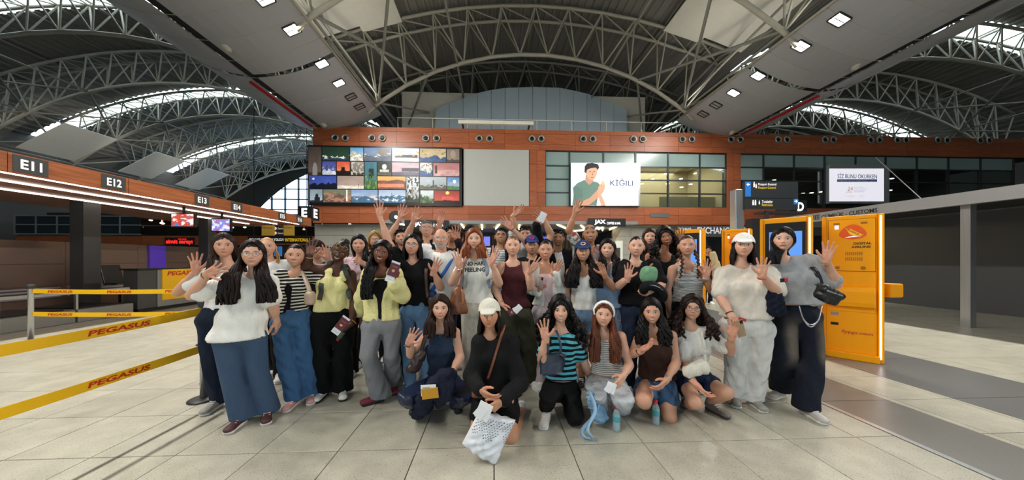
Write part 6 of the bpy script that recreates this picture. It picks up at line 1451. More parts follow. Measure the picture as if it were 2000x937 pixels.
    tob = garment(top, top.get('nm') or gname.get(top.get('kind'), 't_shirt' if top.get('sl', .55) <= 1 else 'jumper'), 0.)
    # ---- trousers / shorts
    rh, rk, rn = bot.get('r') or BOT_R[bot['kind']]; rh, rk, rn = rh*b**.6, rk*b**.4, rn*b**.3
    pts = []
    for sd in 'AB':
        for q in LG[sd]: pts += [q-.15, q+.15]
    pts += [P-.24*b, P+.24*b]; lo, hi = np.min(pts, 0), np.max(pts, 0); lo[2] = max(lo[2], -.01); hi[2] = P[2]+.17; v = Vol(lo, hi, vox)
    hw = bot.get('hw', .158*b); wst = bot.get('waist', .13); upv = nrm(SM-P)
    v.cone(P+upv*wst, P, .088*b, .102*b, .03, hside, hw*.80/(.088*b), hw/(.102*b))
    for sd in 'AB':
        H, Kn, An = LG[sd]; H2 = H+np.array([0, 0, -.01])
        if low: f_ = bot.get('len', .42); q = H2+(Kn-H2)*f_; v.cone(P+hside*(-.05 if sd == 'A' else .05), H2, .098*b, rh, .04); v.cone(H2, q, rh, rk, .012)
        else:
            foot = An+nrm(An-Kn)*bot.get('ext', .04)
            v.cone(P+hside*(-.05 if sd == 'A' else .05)*b, H2, .10*b, rh, .05); v.cone(H2, Kn, rh, rk, .006); v.cone(Kn, foot, rk, rn, .006)
    v.wrinkle(bot.get('wr', .0065), bot.get('wl', .10), seed+5, .3)
    v.cut(P+upv*bot.get('top', .10), upv)
    if not low and 'AA' not in J and not bot.get('nocut'): v.cut((0, 0, bot.get('hem', .035)), (0, 0, -1))
    V, Q = v.mesh(); bob = part(bot.get('nm') or ('shorts' if low else 'trousers'), V, Q, cloth(bot['c']))
    # ---- shoes
    if shoes:
        for sd, toe in (('A', toeA), ('B', toeB)):
            H, Kn, An = LG[sd]; up = np.array([0, 0, 1.])
            dv = np.array(toe if toe is not None else (FV-SV*.22 if sd == 'A' else FV+SV*.22), float); y_ = -nrm(dv); 
            x_ = nrm(np.cross(y_, up)) if abs(y_[2]) < .9 else np.array([1., 0, 0]); z_ = np.cross(x_, y_)
            if toe is not None and len(toe) == 4: pass
            org_ = An-z_*.085+y_*(-.02)
            M = np.stack([C2W(x_), C2W(y_), C2W(z_)], 1); sc_s = s_*(1.06 if male else 1.)
            Mx = Matrix(((*M[0]*sc_s, 0), (*M[1]*sc_s, 0), (*M[2]*sc_s, 0), (0, 0, 0, 1))); Mx.translation = Vector(C2W(org_)-WM[root])
            if z_[2] > .95: Mx.translation.z = 0
            so = bpy.data.objects.new('shoe', shoe_mesh(0, shoes[0])); COL.objects.link(so); so.parent = root; so.matrix_local = Mx
            for i in (1, 2): q = bpy.data.objects.new(('shoe', 'sole', 'laces')[i], shoe_mesh(i, shoes[i])); COL.objects.link(q); q.parent = so
    # ---- hair, cap, glasses
    hair = dict(hair, capped=bool(cap and not cap.get('band')))
    hb = hair_build(hair, Hc, R, hs, rows[0][0], FV, SV, tdep, seed, d)
    if hb: part('hair', hb[0], hb[1], hairmat(hair['c']), hb[2])
    L2C = lambda p: Hc+(np.asarray(p)*hs)@R.T
    if cap:
        a_ = math.radians(cap.get('turn', 0)); Rt = np.array([[math.cos(a_), -math.sin(a_), 0], [math.sin(a_), math.cos(a_), 0], [0, 0, 1]])
        v = Vol((-.2, -.25, -.03), (.2, .25, .2), .0085); dz = cap.get('dz', 0)
        v.ell((0, .012, .026+dz), (.0935, .112, .110), None, 0); 
        if cap.get('band'): v.ell((0, .012, .026+dz), (.1005, .120, .116), None, 0); v.cut((0, .005, 0), nrm((0, 1, .15))); v.cut((0, -.038, 0), nrm((0, -1, -.15))); v.cut((0, 0, -.028), (0, 0, -1))
        else: v.cut((0, -.06, .036+dz), nrm((0, -.22, -1)))
        if cap.get('hat'):
            v.ell((0, .0, .05), (.20, .20, .012), None, .01); 
        
        elif not cap.get('band'):
            b_ = Vol((-.2, -.25, -.03), (.2, .25, .2), .0085); b_.cone((0, -.085, .050+dz), (0, -.158, .030+dz), .013, .009, 0, (1, 0, 0), 5.6, 6.0); v.d = np.minimum(v.d, b_.d)
        V, Q = v.mesh(); V = V@Rt.T; co = part(cap.get('nm', 'cap'), L2C(V), Q, cloth(cap['c']))
        if cap.get('logo'):
            t_ = np.linspace(0, 2*math.pi, 14)[:-1]; pts = np.array([(.028*math.cos(q), -.094, .088+dz+.018*math.sin(q)) for q in t_]); pts[:, 1] = -.112*np.sqrt(np.clip(1-((pts[:, 2]-.026-dz)/.110)**2-(pts[:, 0]/.0935)**2, 0, 1))+.009
            part('emblem', L2C(pts@Rt.T), None, mat('emblem_'+cap['logo'], cap['logo'], rough=.7), None, np.array([(0, i, i+1) for i in range(1, 12)]), co)
    if glasses:
        up_ = .062 if glasses.endswith('top') else 0; col = glasses.split()[0]; mb = MB(); t_ = np.linspace(0, 2*math.pi, 19)[:-1]; gp = []
        for sg in (-1, 1):
            ring = L2C([(sg*.033+.0215*math.cos(q), -.099-(.012 if up_ == 0 else -.026), .002+up_+.018*math.sin(q)) for q in t_]); mb.tube(C2W(ring), .0017, 5, closed=True); gp.append(ring)
            mb.tube(C2W(L2C([(sg*.054, -.108+(.038 if up_ else 0), .006+up_), (sg*.074, -.06, .008+up_), (sg*.079, .01, .002+up_*.5)])), .0016, 5)
        mb.tube(C2W(L2C([(-.012, -.111+(.038 if up_ else 0), .006+up_), (0, -.114+(.038 if up_ else 0), .008+up_), (.012, -.111+(.038 if up_ else 0), .006+up_)])), .0016, 5)
        go = mb.build('sunglasses' if up_ else 'glasses', mat('frame_'+col, col, rough=.3, metal=.3), root, True)
        for ring in gp: MB().add(C2W(ring), [tuple(range(18))]).build('lens', mat('dark_lens', '#2a2522', rough=.1) if up_ else glassmat('clear_lens', '#f2f2f2', .07, .97), go)
    if jewel:
        for sd, col in jewel:
            q = PERS[key+sd]; c = q['W']-q['z']*.03; t_ = np.linspace(0, 2*math.pi, 15)[:-1]
            MB().tube(C2W(np.array([c+(rw*1.12)*(math.cos(a)*q['x']+math.sin(a)*q['y']) for a in t_])), .0035, 5, closed=True).build('bracelet', mat('bracelet_'+col, col, rough=.35, metal=.6), root, True)
    PERS[key] = dict(FV=FV, SV=SV, root=root, Hc=Hc, R=R, N=N, SA=SAp, SB=SBp, P=P, AR=AR, LG=LG, rows=rows, side=side, top=tob, bot=bob, ty=ty, tdep=tdep, b=b)
    return root
FAIR, PALE, TAN, OLIVE, BROWN, DARKB = '#cd9a80', '#d6a58c', '#bd8a6c', '#ae7b5d', '#7d4c36', '#4f2d1e'
BLK, DBR, MBR = '#0d0b0b', '#1c1210', '#3a2217'
WSN = ('#dedcd8', '#efeeea', '#ffffff'); GSN = ('#8f8c86', '#d8d4cc', '#a9a6a0'); BSN = ('#1c1c1d', '#d8d6d0', '#e8e6e2')
# ---- standing, front row from the left
person('P1', 'woman in an oversized white T-shirt and wide slate-blue trousers, waving across her chest', (491, 495), 2.62, PALE, dict(c='#eeece6', sl=.75, ease=.026, flare=.022, wr=.005), dict(kind='wide', c='#41556f', r=(.098, .080, .098), hem=.05, wr=.005, wl=.2),
       dict(t='long', c=DBR, L=.42, w=.165, amp=.010, n=120, front=160, wl=.3), tw=[(538, 452, 533), (575, 442, 530), (620, 425, 526), (661, 408, 523)], glasses='#8a6f5c', SA=(456, 540), SB=(530, 543), EA=(374, 577, -.16), WA=(406, 535, -.22), TA=(450, 511, -.24), hA='open', EB=(533, 592, .06), WB=(540, 626, .15),
       P=(470, 655), FA=(467, 830), FB=(518, 817), face=dict(smile=.25, teeth=False), shoes=('#4a2a2c', '#e8e2dc', '#c9a79a'), jewel=[('A', '#8a6a3a')])
person('P2', 'woman with long brown hair, white T-shirt and dark jeans, waving at far left', (436.5, 478.5), 2.95, FAIR, dict(c='#e9e7e3', sl=.6, ease=.015), dict(kind='jeans', c=('denim', '#1d2436')),
       dict(t='long', c='#2e1f19', L=.38, w=.10, fs='A', n=80), tw=[(530, 398, 466), (560, 405, 462), (604, 400, 462)], SA=(404, 527), SB=(463, 525), EA=(347, 571, -.1), WA=(383, 528, -.1), TA=(380, 489, -.12), hA='open', P=(432, 618), FA=(420, 797), FB=(487, 778), yaw=4, face=dict(smile=.0, teeth=False), shoes=GSN)
person('P3', 'blonde woman in a white top standing behind the dark-haired woman in white', (520, 480.5), 3.6, PALE, dict(c='#ecebea', sl=.6), dict(kind='jeans', c='#17171a'), dict(t='tied', c='#b98f5c', tail=1, L=.26, brow='#8a6a48'), FA=(533, 735), face=dict(smile=.2, teeth=False), roll=-3)
person('P4', 'woman in a black and white striped cardigan and wide blue jeans', (575, 498.5), 3.0, FAIR, dict(c=('stripe', '#14161a', '#dedbd0', .031, .56), sl=1.9, ease=.02, neck='v', open=(.034, .030), nm='cardigan'), dict(kind='baggy', c=('denim', '#3f638a'), r=(.1, .088, .096), hem=.06),
       dict(t='tied', c=BLK), inner=dict(c='#0e0e10', sl=0, kind='tee', neck='scoop'), tw=[(540, 540, 604), (570, 538, 602), (609, 530, 604)], SA=(545, 532), SB=(602, 533), EA=(528, 585, .05), WA=(534, 615, .2), EB=(628, 545, .1), WB=(655, 560, .25), P=(572, 622), FA=(573, 792), FB=(604, 781), face=dict(smile=.8, teeth=True), shoes=('#d3a19c', '#f0e6e0', '#f4f0ec'), roll=4)
person('P5', 'person in black with sideways cap, face hidden by raised hands', (624, 487), 3.75, FAIR, dict(c='#141416', sl=.6), dict(kind='jeans', c='#101012'), dict(t='tied', c='#5a3a26'), cap=dict(c='#1a1718', turn=50, logo='#d02028'), EB=(645, 525), WB=(640, 505, -.1), TB=(634, 482, -.12), hB='open', yaw=25)
person('P6', 'woman in a pale yellow tank top and black trousers, sunglasses on her head', (662.5, 493), 3.12, DARKB, dict(c='#e6dc9c', kind='tank', sl=0, neckpy=541, ease=.012, sw=.036), dict(kind='wide', c='#0c0c0e', r=(.108, .088, .096), hw=.19, hem=.05),
       dict(t='bun', c='#1a1110', bun=(.0, .055, .10)), b=1.16, roll=26, hs=1.0, glasses='#c9a24a top', tw=[(530, 629, 690), (560, 617, 683), (588, 616, 688), (606, 612, 692)], SA=(630, 520), SB=(688, 531), EA=(596, 522, -.05), WA=(605, 497, -.08), TA=(610, 462, -.1), hA='open', EB=(695, 585, .03), WB=(686, 632, -.06), TB=(668, 650, -.12), hB='grip', palmB=(-.6, -.3, 0), arm=1.25,
       P=(653, 618), FA=(631, 775), FB=(667, 773), face=dict(smile=.9, teeth=True, lip='#7a3a36'), shoes=('#e6e4e2', '#1d1d1f', '#ffffff'), jewel=[('A', '#d8cfc0'), ('B', '#d8b25a')])
person('P7', 'woman in a pink T-shirt with long dark hair behind the yellow tank top', (700, 476), 3.72, FAIR, dict(c='#d9b9c4', sl=.6), dict(kind='jeans', c='#121214'), dict(t='long', c=BLK, L=.34, fs='B', w=.1, n=60), face=dict(smile=.4), EB=(720, 528), WB=(712, 516, -.2), TB=(705, 512, -.25), hB='grip')
person('P8', 'person with short wavy blond hair, glasses and black top', (732, 467.5), 4.2, FAIR, dict(c='#151517', sl=.6), dict(kind='jeans', c='#131315'), dict(t='bob', c='#9c7a48', L=.13, th=1.1, amp=.008, wl=.08, vol=1.05, n=70, brow='#7a5a36'), glasses='#3a2a20', EA=(714, 520), WA=(716, 503, -.15), TA=(714, 485, -.2), hA='wave', face=dict(smile=.1, teeth=False), FA=(700, 716))
person('P9', 'woman in an open yellow cardigan and grey flared trousers holding up a passport', (744, 493), 3.02, '#6f4230', dict(c=('stripe', '#e3dba0', '#cfc684', .012, .55), sl=1.75, ease=.035, neck='scoop', dn=.06, open=(.075, .008), nm='cardigan', flare=.03), dict(kind='flare', c=('knit', '#85868a'), r=(.098, .074, .104), hem=.045),
       dict(t='curly', c='#0b0808', L=.46, w=.135, fs='A', front=175, curl=.007, wl=.05, puff=.01, n=100), inner=dict(c='#0e0d0f', kind='strapless', sl=0, neckpy=545), roll=15, tw=[(542, 714, 775), (580, 712, 778), (624, 710, 782)], SA=(718, 530), SB=(775, 530), EA=(708, 580, .06), WA=(706, 620, .2), EB=(787, 578, -.02), WB=(771, 547, -.14), TB=(778, 520, -.2), hB='grip', palmB=(-.7, .3, 0),
       P=(747, 632), KA=(720, 694, -.08), FA=(741, 786), KB=(765, 690), FB=(766, 762), toeA=(-.85, -.6, 0), face=dict(smile=.9, teeth=True, lip='#8a4a44'), shoes=('#6e1f2c', '#1a1718', '#2a2022'))
person('P10', 'smiling young man in black raising his arm behind the woman in black', (783, 462), 4.1, FAIR, dict(c='#121314', sl=.6), dict(kind='jeans', c='#101012'), dict(t='short', c='#1d1512', tuft=.035), male=1, roll=-6, SA=(768, 494), EA=(763, 460, -.03), WA=(782, 425, -.05), TA=(786, 398, -.06), hA='open', face=dict(smile=.9, teeth=True), FA=(783, 738), shoes=('#121213', '#1a1a1b', '#2a2a2a'))
person('P11', 'woman in a black T-shirt and light blue jeans with glasses, one arm raised high', (803, 477), 3.28, FAIR, dict(c='#0f1012', sl=.55, ease=.016), dict(kind='jeans', c=('denim', '#6384a6', .2)), dict(t='bob', c=BLK, L=.17, n=60, vol=.98), glasses='#2a2422', tw=[(517, 782, 841), (550, 784, 838), (597, 783, 842)], SA=(783, 511), SB=(840, 510), EA=(758, 470, .04), WA=(742, 422, .06), TA=(739, 396, .06), hA='open',
       EB=(861, 562, -.06), WB=(847, 531, -.16), TB=(858, 505, -.2), hB='open', P=(812, 607), FA=(800, 768), FB=(833, 765), yaw=-6, roll=3, face=dict(smile=.5, teeth=False))
person('P12', 'tall grey-haired man with glasses and white T-shirt raising both hands', (833, 444), 3.75, FAIR, dict(c='#e6e6e6', sl=.55), dict(kind='jeans', c='#2a2d38'), dict(t='short', c='#77736d', tuft=.03, brow='#4a4038'), male=1, glasses='#3a3a3a', SA=(812, 480), SB=(853, 479), EA=(795, 462, .1), WA=(808, 431, 0), TA=(814, 407, -.02), hA='open', EB=(852, 455, .12), WB=(859, 437, .05), TB=(866, 413, .03), hB='wave', face=dict(smile=.9, teeth=True))
person('P13', 'bald man with grey beard and glasses in a white T-shirt with a blue strap', (861, 465), 3.45, '#cc957a', dict(c='#ecece9', sl=.75, ease=.035, flare=.02), dict(kind='jeans', c='#3a4258'), dict(t='bald', c='#8a8178', brow='#8a7a6a'), male=1, b=1.12, hs=1.04, glasses='#b9a98a', SA=(829, 497), SB=(888, 500), EB=(894, 545), WB=(890, 580), face=dict(smile=.35, teeth=False, beard='#b3aca4', wide=1.05))
person('P14', 'young man with dark hair and dark shirt half hidden behind his palm', (882, 456), 4.1, OLIVE, dict(c='#2a2024', sl=1.9), dict(kind='jeans', c='#15151a'), dict(t='short', c=BLK, tuft=.045), male=1, EB=(905, 492, -.1), WB=(893, 469, -.3), TB=(892, 444, -.32), hB='open', face=dict(smile=.2, teeth=False))
person('P15', 'person in a wide black hat hidden behind the red-haired woman', (917, 455), 4.5, FAIR, dict(c='#9aa6c0', sl=.6), dict(kind='jeans', c='#20222a'), dict(t='bob', c='#4a3222', L=.15, n=50), cap=dict(c='#0d0d0e', hat=1, nm='hat'), pitch=-5, EA=(897, 500, -.1), WA=(897, 487, -.2), TA=(897, 470, -.22), hA='open')
person('P16', 'red-haired woman in a cream slogan T-shirt and cream trousers waving both hands', (926, 466), 3.2, PALE, dict(c='#e7e4da', sl=.5, ease=.018), dict(kind='wide', c='#cfc8b8', r=(.098, .088, .095)), dict(t='long', c='#7d4226', L=.20, w=.115, amp=.004, front=180, n=84, brow='#6a4028'), tw=[(512, 900, 957), (545, 904, 956), (592, 905, 962)], SA=(904, 507), SB=(955, 508), EA=(883, 552, -.1), WA=(897, 519, -.2), TA=(890, 484, -.24), hA='open', EB=(975, 553, -.1), WB=(960, 512, -.2), TB=(972, 484, -.24), hB='open', palmB=(-.5, -.8, 0),
       P=(935, 604), FA=(918, 768), FB=(948, 768), face=dict(smile=.45, teeth=False), jewel=[('A', '#d8d4cc')])
person('P17', 'man with glasses in a pale patterned shirt raising his hand, behind the burgundy top', (978.5, 458), 4.05, '#b98868', dict(c=('stripe', '#d5d8da', '#5a6470', .03, .75), sl=.7), dict(kind='jeans', c='#22242c'), dict(t='short', c=BLK, tuft=.022), male=1, glasses='#1a1a1a', SB=(997, 484), EB=(1001, 449, .03), WB=(1004, 420, 0), TB=(1022, 406, -.02), hB='wave', palmB=(-.2, -1, .3), face=dict(smile=.4, eyes='shut'), pitch=8)
person('P18', 'woman in a burgundy strappy top and olive cargo trousers with one hand raised', (1001.5, 479), 3.28, PALE, dict(c='#4a2126', kind='tank', sl=0, neckpy=521, ease=.010, sw=.010, strap=.6), dict(kind='cargo', c='#3a3b2d', r=(.11, .105, .10)), dict(t='tied', c='#6b4a33'), tw=[(517, 974, 1032), (545, 978, 1028), (575, 980, 1028), (599, 974, 1036)], SA=(973, 514), SB=(1031, 513), EA=(966, 562, .03), WA=(981, 594, -.1), TA=(996, 613, -.14), EB=(1037, 562, -.08), WB=(1036, 528, -.18), TB=(1056, 506, -.22), hB='open',
       P=(1006, 612), FA=(1000, 760), FB=(1040, 752), face=dict(smile=.25, teeth=False), jewel=[('A', '#c9a24a')])
person('P19', 'young man with tousled brown hair and white T-shirt, arm across with a watch', (1026, 456), 4.25, FAIR, dict(c='#d9dadb', sl=.6), dict(kind='jeans', c='#20222a'), dict(t='short', c='#2f2018', tuft=.05, rise=.6), male=1, SA=(1012, 488), EA=(1031, 474, -.28), WA=(998, 445, -.3), TA=(981, 429, -.3), hA='open', face=dict(smile=.3), jewel=[('A', '#15161a')])
person('P20', 'young man in a blue and red cap and black T-shirt', (1039, 479), 3.82, '#b98a6c', dict(c='#101113', sl=.6), dict(kind='jeans', c='#14151a'), dict(t='short', c=BLK, tuft=.05, line=.045), male=1, cap=dict(c='#2b3a78', logo='#c02a3a', dz=.012), SB=(1058, 500), EB=(1076, 458, .12), WB=(1064, 432, .1), TB=(1046, 413, .08), hB='open', face=dict(smile=.2, teeth=False))
person('P21', 'woman in a white cardigan over a pink top holding a phone, hand raised', (1066, 488), 3.42, '#c18c70', dict(c='#e5e3da', sl=1.95, ease=.016, neck='scoop', dn=.05, open=(.08, .045), nm='cardigan'), dict(kind='jeans', c='#c3b3b6', r=(.096, .08, .085)), dict(t='tied', c=DBR), inner=dict(c='#dcbfc1', kind='strapless', sl=0, neckpy=534), tw=[(522, 1046, 1096), (548, 1046, 1094), (596, 1042, 1098)], SA=(1047, 516), SB=(1094, 518), EA=(1031, 563, 0), WA=(1051, 572, -.14), TA=(1057, 552, -.18), hA='grip', palmA=(.8, -.4, 0), EB=(1095, 568, -.05), WB=(1082, 531, -.16), TB=(1098, 510, -.2), hB='wave', P=(1070, 607), FA=(1058, 756), FB=(1082, 754), face=dict(smile=.8, teeth=True))
person('P22', 'young man with curly black hair, black jacket and white T-shirt, arm raised with a paper', (1090, 463.5), 4.05, '#ab7a5c', dict(c='#111214', sl=2, ease=.03, neck='v', open=(.07, .05), nm='jacket'), dict(kind='jeans', c='#17181d'), dict(t='short', c=BLK, tuft=.04, rise=.6, vol=1.02), inner=dict(c='#e9e8e6', sl=0), male=1, SA=(1076, 496), EA=(1050, 468, .05), WA=(1048, 441, -.02), TA=(1056, 420, -.04), hA='wave', face=dict(smile=.2, teeth=False))
person('P23', 'woman in a navy cap with very long dark hair, white tank top and denim shorts', (1139, 490), 3.35, TAN, dict(c='#e3e0da', kind='tank', sl=0, neckpy=541, ease=.010, sw=.016), dict(kind='shorts', c=('denim', '#6d87a3', .25), len=.38, r=(.094, .094, .098)), dict(t='long', c='#171010', L=.40, w=.16, amp=.014, n=110, front=160, wl=.14), cap=dict(c='#27365c', logo='#d8b8b8'), tw=[(530, 1110, 1166), (555, 1116, 1164), (580, 1117, 1163), (604, 1114, 1168)], SA=(1110, 526), SB=(1167, 524), EA=(1105, 566, .02), WA=(1110, 604, .05), EB=(1198, 562, -.1), WB=(1180, 536, -.2), TB=(1170, 504, -.25), hB='wave', palmB=(-.75, -.6, 0),
       P=(1140, 617), FA=(1138, 751), FB=(1165, 752), face=dict(smile=.7, teeth=True), shoes=BSN)
person('P24', 'bald man with sunglasses on his head and a floral shirt, arm raised high', (1153, 455), 3.92, '#b5805f', dict(c=('floral',), sl=.65, ease=.03, neck='v'), dict(kind='jeans', c='#2a2c34'), dict(t='bald', c='#2a221e'), male=1, b=1.08, hs=1.08, glasses='#3a2a1c top', SA=(1130, 482), EA=(1111, 450, -.06), WA=(1123, 416, -.1), TA=(1130, 389, -.1), hA='open', SB=(1180, 486), face=dict(smile=.8, teeth=True, wide=1.06), roll=-3)
person('P25', 'woman with wavy dark hair in a light blue shirt beside the navy cap', (1186, 485), 3.5, PALE, dict(c='#9db7d3', sl=.7, ease=.025, neck='v'), dict(kind='jeans', c=('denim', '#8197b3')), dict(t='long', c='#1d1412', L=.33, w=.105, amp=.014, n=84, front=130, wl=.12), SB=(1207, 516), EB=(1210, 560), yaw=-6, roll=3, P=(1190, 598), face=dict(smile=.8, teeth=True))
person('P26', 'woman in a black T-shirt and dark jeans holding a green plush toy', (1244, 480), 3.28, PALE, dict(c='#121215', sl=.75, ease=.02, flare=.01), dict(kind='jeans', c=('denim', '#232c40')), dict(t='tied', c='#20140f'), tw=[(517, 1214, 1284), (555, 1211, 1286), (594, 1208, 1288)], SA=(1216, 512), SB=(1282, 511), EA=(1208, 558, -.08), WA=(1226, 543, -.18), TA=(1230, 512, -.22), hA='open', EB=(1293, 556, -.08), WB=(1272, 567, -.26), TB=(1252, 575, -.3), hB='grip', palmB=(0, .9, .3), P=(1248, 606), b=1.08, face=dict(smile=.35, teeth=False), roll=3)
person('P27', 'woman with long brown hair in black behind the plush toy holder', (1270, 461.5), 4.15, PALE, dict(c='#16161a', sl=.6), dict(kind='jeans', c='#16171c'), dict(t='long', c='#3a251a', L=.30, w=.1, n=70), face=dict(smile=.7), roll=4)
person('P28', 'woman with voluminous curly hair and a black tank top waving', (1301, 462), 3.7, '#a06a4e', dict(c='#0f0f11', kind='tank', sl=0, neckpy=512, ease=.012, sw=.02), dict(kind='jeans', c='#14151a'), dict(t='curly', c='#140d0b', L=.28, w=.14, vol=1.12, puff=.04, front=100, wl=.07, n=90), roll=-16, SB=(1327, 506), EB=(1338, 500, .02), WB=(1331, 472, -.05), TB=(1328, 445, -.08), hB='open', N=(1298, 492), face=dict(smile=1., teeth=True, lip='#9a5048'))
person('P29', 'woman with two braids in a black and white striped top, waving beside the kiosks', (1343.5, 478.5), 3.25, '#c6937a', dict(c=('stripe', '#1b1c1e', '#c9cac6', .013, .45), kind='tank', sl=0, neckpy=535, ease=.012, sw=.03), dict(kind='jeans', c='#0f1013', hw=.155), dict(t='braids', c='#3f281b', L=.34), tw=[(527, 1310, 1374), (555, 1316, 1372), (590, 1312, 1374)], SA=(1310, 520), SB=(1374, 521), EA=(1303, 567, .02), WA=(1307, 612, 0), EB=(1390, 567, -.08), WB=(1379, 538, -.16), TB=(1388, 498, -.2), hB='open', P=(1343, 604), FA=(1325, 760), FB=(1360, 758), face=dict(smile=.5, teeth=False, eyes='shut'), jewel=[('B', '#c9c9c9'), ('A', '#c9c9c9')])
person('P30', 'woman in a white cap, cream T-shirt and white trousers holding a phone', (1454, 478), 2.98, PALE, dict(c='#d8cfc2', sl=.85, ease=.022, flare=.010), dict(kind='jeans', c='#d2d0cc', r=(.112, .09, .095), hw=.19, hem=.05), dict(t='bob', c='#1b1210', L=.19, n=80, vol=1.02, th=1.15), cap=dict(c='#ecebe7'), b=1.2, roll=2, tw=[(532, 1402, 1512), (565, 1400, 1508), (620, 1403, 1512)], SA=(1404, 528), SB=(1507, 526), EA=(1406, 578, 0), WA=(1428, 616, -.18), TA=(1442, 638, -.24), hA='grip', palmA=(.2, .9, 0), EB=(1519, 572, -.12), WB=(1488, 537, -.24), TB=(1493, 497, -.28), hB='open', arm=1.12,
       P=(1457, 634), FA=(1440, 786), FB=(1473, 792), face=dict(smile=.6, teeth=False), shoes=GSN, jewel=[('A', '#1a1a1c'), ('B', '#a8202a')])
person('P31', 'woman in a grey T-shirt and baggy dark faded jeans waving at far right', (1530, 466), 2.98, PALE, dict(c='#a3a5a8', sl=.8, ease=.026, flare=.012), dict(kind='baggy', c=('faded', '#171c28', '#6e655a'), r=(.096, .098, .098), hw=.16, hem=.06, wr=.006), dict(t='long', c='#140e0d', L=.24, w=.11, fs='A', front=180, n=90), tw=[(512, 1512, 1594), (550, 1514, 1600), (592, 1510, 1604)], SA=(1517, 513), SB=(1590, 503), EA=(1497, 568, .08), WA=(1492, 615, .08), EB=(1634, 556, -.12), WB=(1614, 507, -.2), TB=(1625, 462, -.24), hB='open', P=(1556, 612), KA=(1532, 692, 0), FA=(1531, 776), KB=(1584, 695, -.06), FB=(1580, 812), toeA=(-1, -.45, 0), toeB=(-.1, -1, 0), yaw=-4, glasses='#1a1a1a top', face=dict(smile=-.1, teeth=False, lip='#a85a58'), shoes=('#b9b6b0', '#e0ddd6', '#d0cdc8'), jewel=[('B', '#c9a24a')], b=1.08, roll=2)
# ---- kneeling and squatting row
person('K1', 'squatting woman in a navy tank top and navy track trousers, waving', (860, 602.5), 2.85, PALE, dict(c='#2c3a50', kind='tank', sl=0, neckpy=648, ease=.012, sw=.036, strap=.72), dict(kind='slim', c=('shiny', '#1b2540'), r=(.105, .088, .06), waist=.1), dict(t='long', c='#2b1a14', L=.27, w=.115, n=84, front=140), tw=[(652, 832, 893), (685, 834, 888), (728, 836, 893)], S_=1.66, SA=(833, 642), SB=(893, 642), EA=(803, 692, -.04), WA=(799, 668, -.16), TA=(816, 636, -.2), hA='open', EB=(899, 697, 0), WB=(882, 728, -.2), TB=(862, 752, -.26), P=(864, 748, .1), KA=(797, 772, -.22), AA=(820, 792, .12), KB=(907, 768, -.22), AB=(890, 790, .15), face=dict(smile=.5, teeth=False), shoes=('#17181c', '#1d1d20', '#3a3a40'), jewel=[('A', '#3a2a2a')])
person('K2', 'kneeling woman in a cap and black sweatshirt with a white shopping bag', (953.5, 616), 2.48, TAN, dict(c='#131315', sl=1.9, ease=.028, flare=.006, nm='sweatshirt', wr=.006, wl=.14), dict(kind='shorts', c='#0d0d0f', len=.42, r=(.1, .098, .1)), dict(t='bob', c='#1a100d', L=.20, n=44, vol=.97, th=.7), cap=dict(c='#d3d0c2'), tw=[(662, 934, 1003), (705, 930, 1006), (772, 924, 1016)], S_=1.66, SA=(933, 660), SB=(1003, 663), EA=(921, 735, -.04), WA=(938, 762, -.24), TA=(962, 779, -.3), EB=(1016, 748, -.06), WB=(980, 783, -.28), TB=(957, 800, -.33), palmA=(.2, .8, .5), palmB=(0, .9, .3), hB='grip', P=(968, 772, .08), KA=(930, 850, -.08), AA=(944, 800, .36), KB=(997, 853, -.06), AB=(1019, 800, .34), toeA=(0, .35, -1), toeB=(.1, .35, -1), legr=1.08, roll=-2, yaw=-6, face=dict(smile=.7, teeth=False), shoes=('#c9c6c0', '#ece9e3', '#b9b6b0'), jewel=[('B', '#c9a24a')], b=1.04)
person('K3', 'kneeling woman with curly black hair and a turquoise striped polo, navy tote on her arm', (1095.5, 607), 2.75, PALE, dict(c=('stripe', '#141416', '#59b4c4', .05, .5), sl=.7, ease=.015), dict(kind='slim', c='#0d0d0f', r=(.1, .08, .07)), dict(t='curly', c='#0d0a0a', L=.33, w=.16, vol=1.15, puff=.05, curl=.016, wl=.08, front=75, n=120), tw=[(662, 1064, 1124), (695, 1066, 1122), (738, 1066, 1126)], S_=1.66, SA=(1066, 656), SB=(1123, 660), EA=(1058, 704, -.12), WA=(1065, 660, -.2), TA=(1058, 617, -.22), hA='open', EB=(1140, 705, .1), WB=(1150, 735, .2), P=(1096, 758, .1), KA=(1073, 762, -.24), AA=(1068, 788, -.02), KB=(1121, 812, -.14), AB=(1128, 800, .35), toeB=(0, .3, -1), face=dict(smile=.9, teeth=True), shoes=('#c9c6c0', '#e6e3dd', '#d8d5d0'))
person('K4', 'kneeling woman with long auburn hair and a white headband, striped top and light jeans', (1180, 615), 2.8, PALE, dict(c=('stripe', '#d9d6d0', '#55524e', .018, .72), kind='tank', sl=0, neckpy=657, ease=.01, sw=.016), dict(kind='jeans', c=('denim', '#b9bcc2', .08), r=(.104, .09, .08)), dict(t='long', c='#5f3423', L=.43, w=.115, n=100, front=150, brow='#4a2c20'), cap=dict(c='#dfe3e2', band=1, nm='headband', dz=-.004), tw=[(660, 1152, 1216), (695, 1156, 1210), (728, 1154, 1214)], S_=1.66, SA=(1152, 650), SB=(1217, 650), EA=(1131, 698, .08), WA=(1120, 720, .2), EB=(1229, 712, -.05), WB=(1217, 734, -.22), TB=(1203, 758, -.3), palmB=(-.3, .9, .2), P=(1184, 748, .1), KA=(1163, 752, -.28), AA=(1170, 790, .02), KB=(1216, 776, -.26), AB=(1212, 800, .2), toeB=(0, .3, -1), roll=4, face=dict(smile=.6, teeth=False), shoes=('#c9c6c0', '#e6e3dd', '#d8d5d0'), jewel=[('B', '#d8d4cc')])
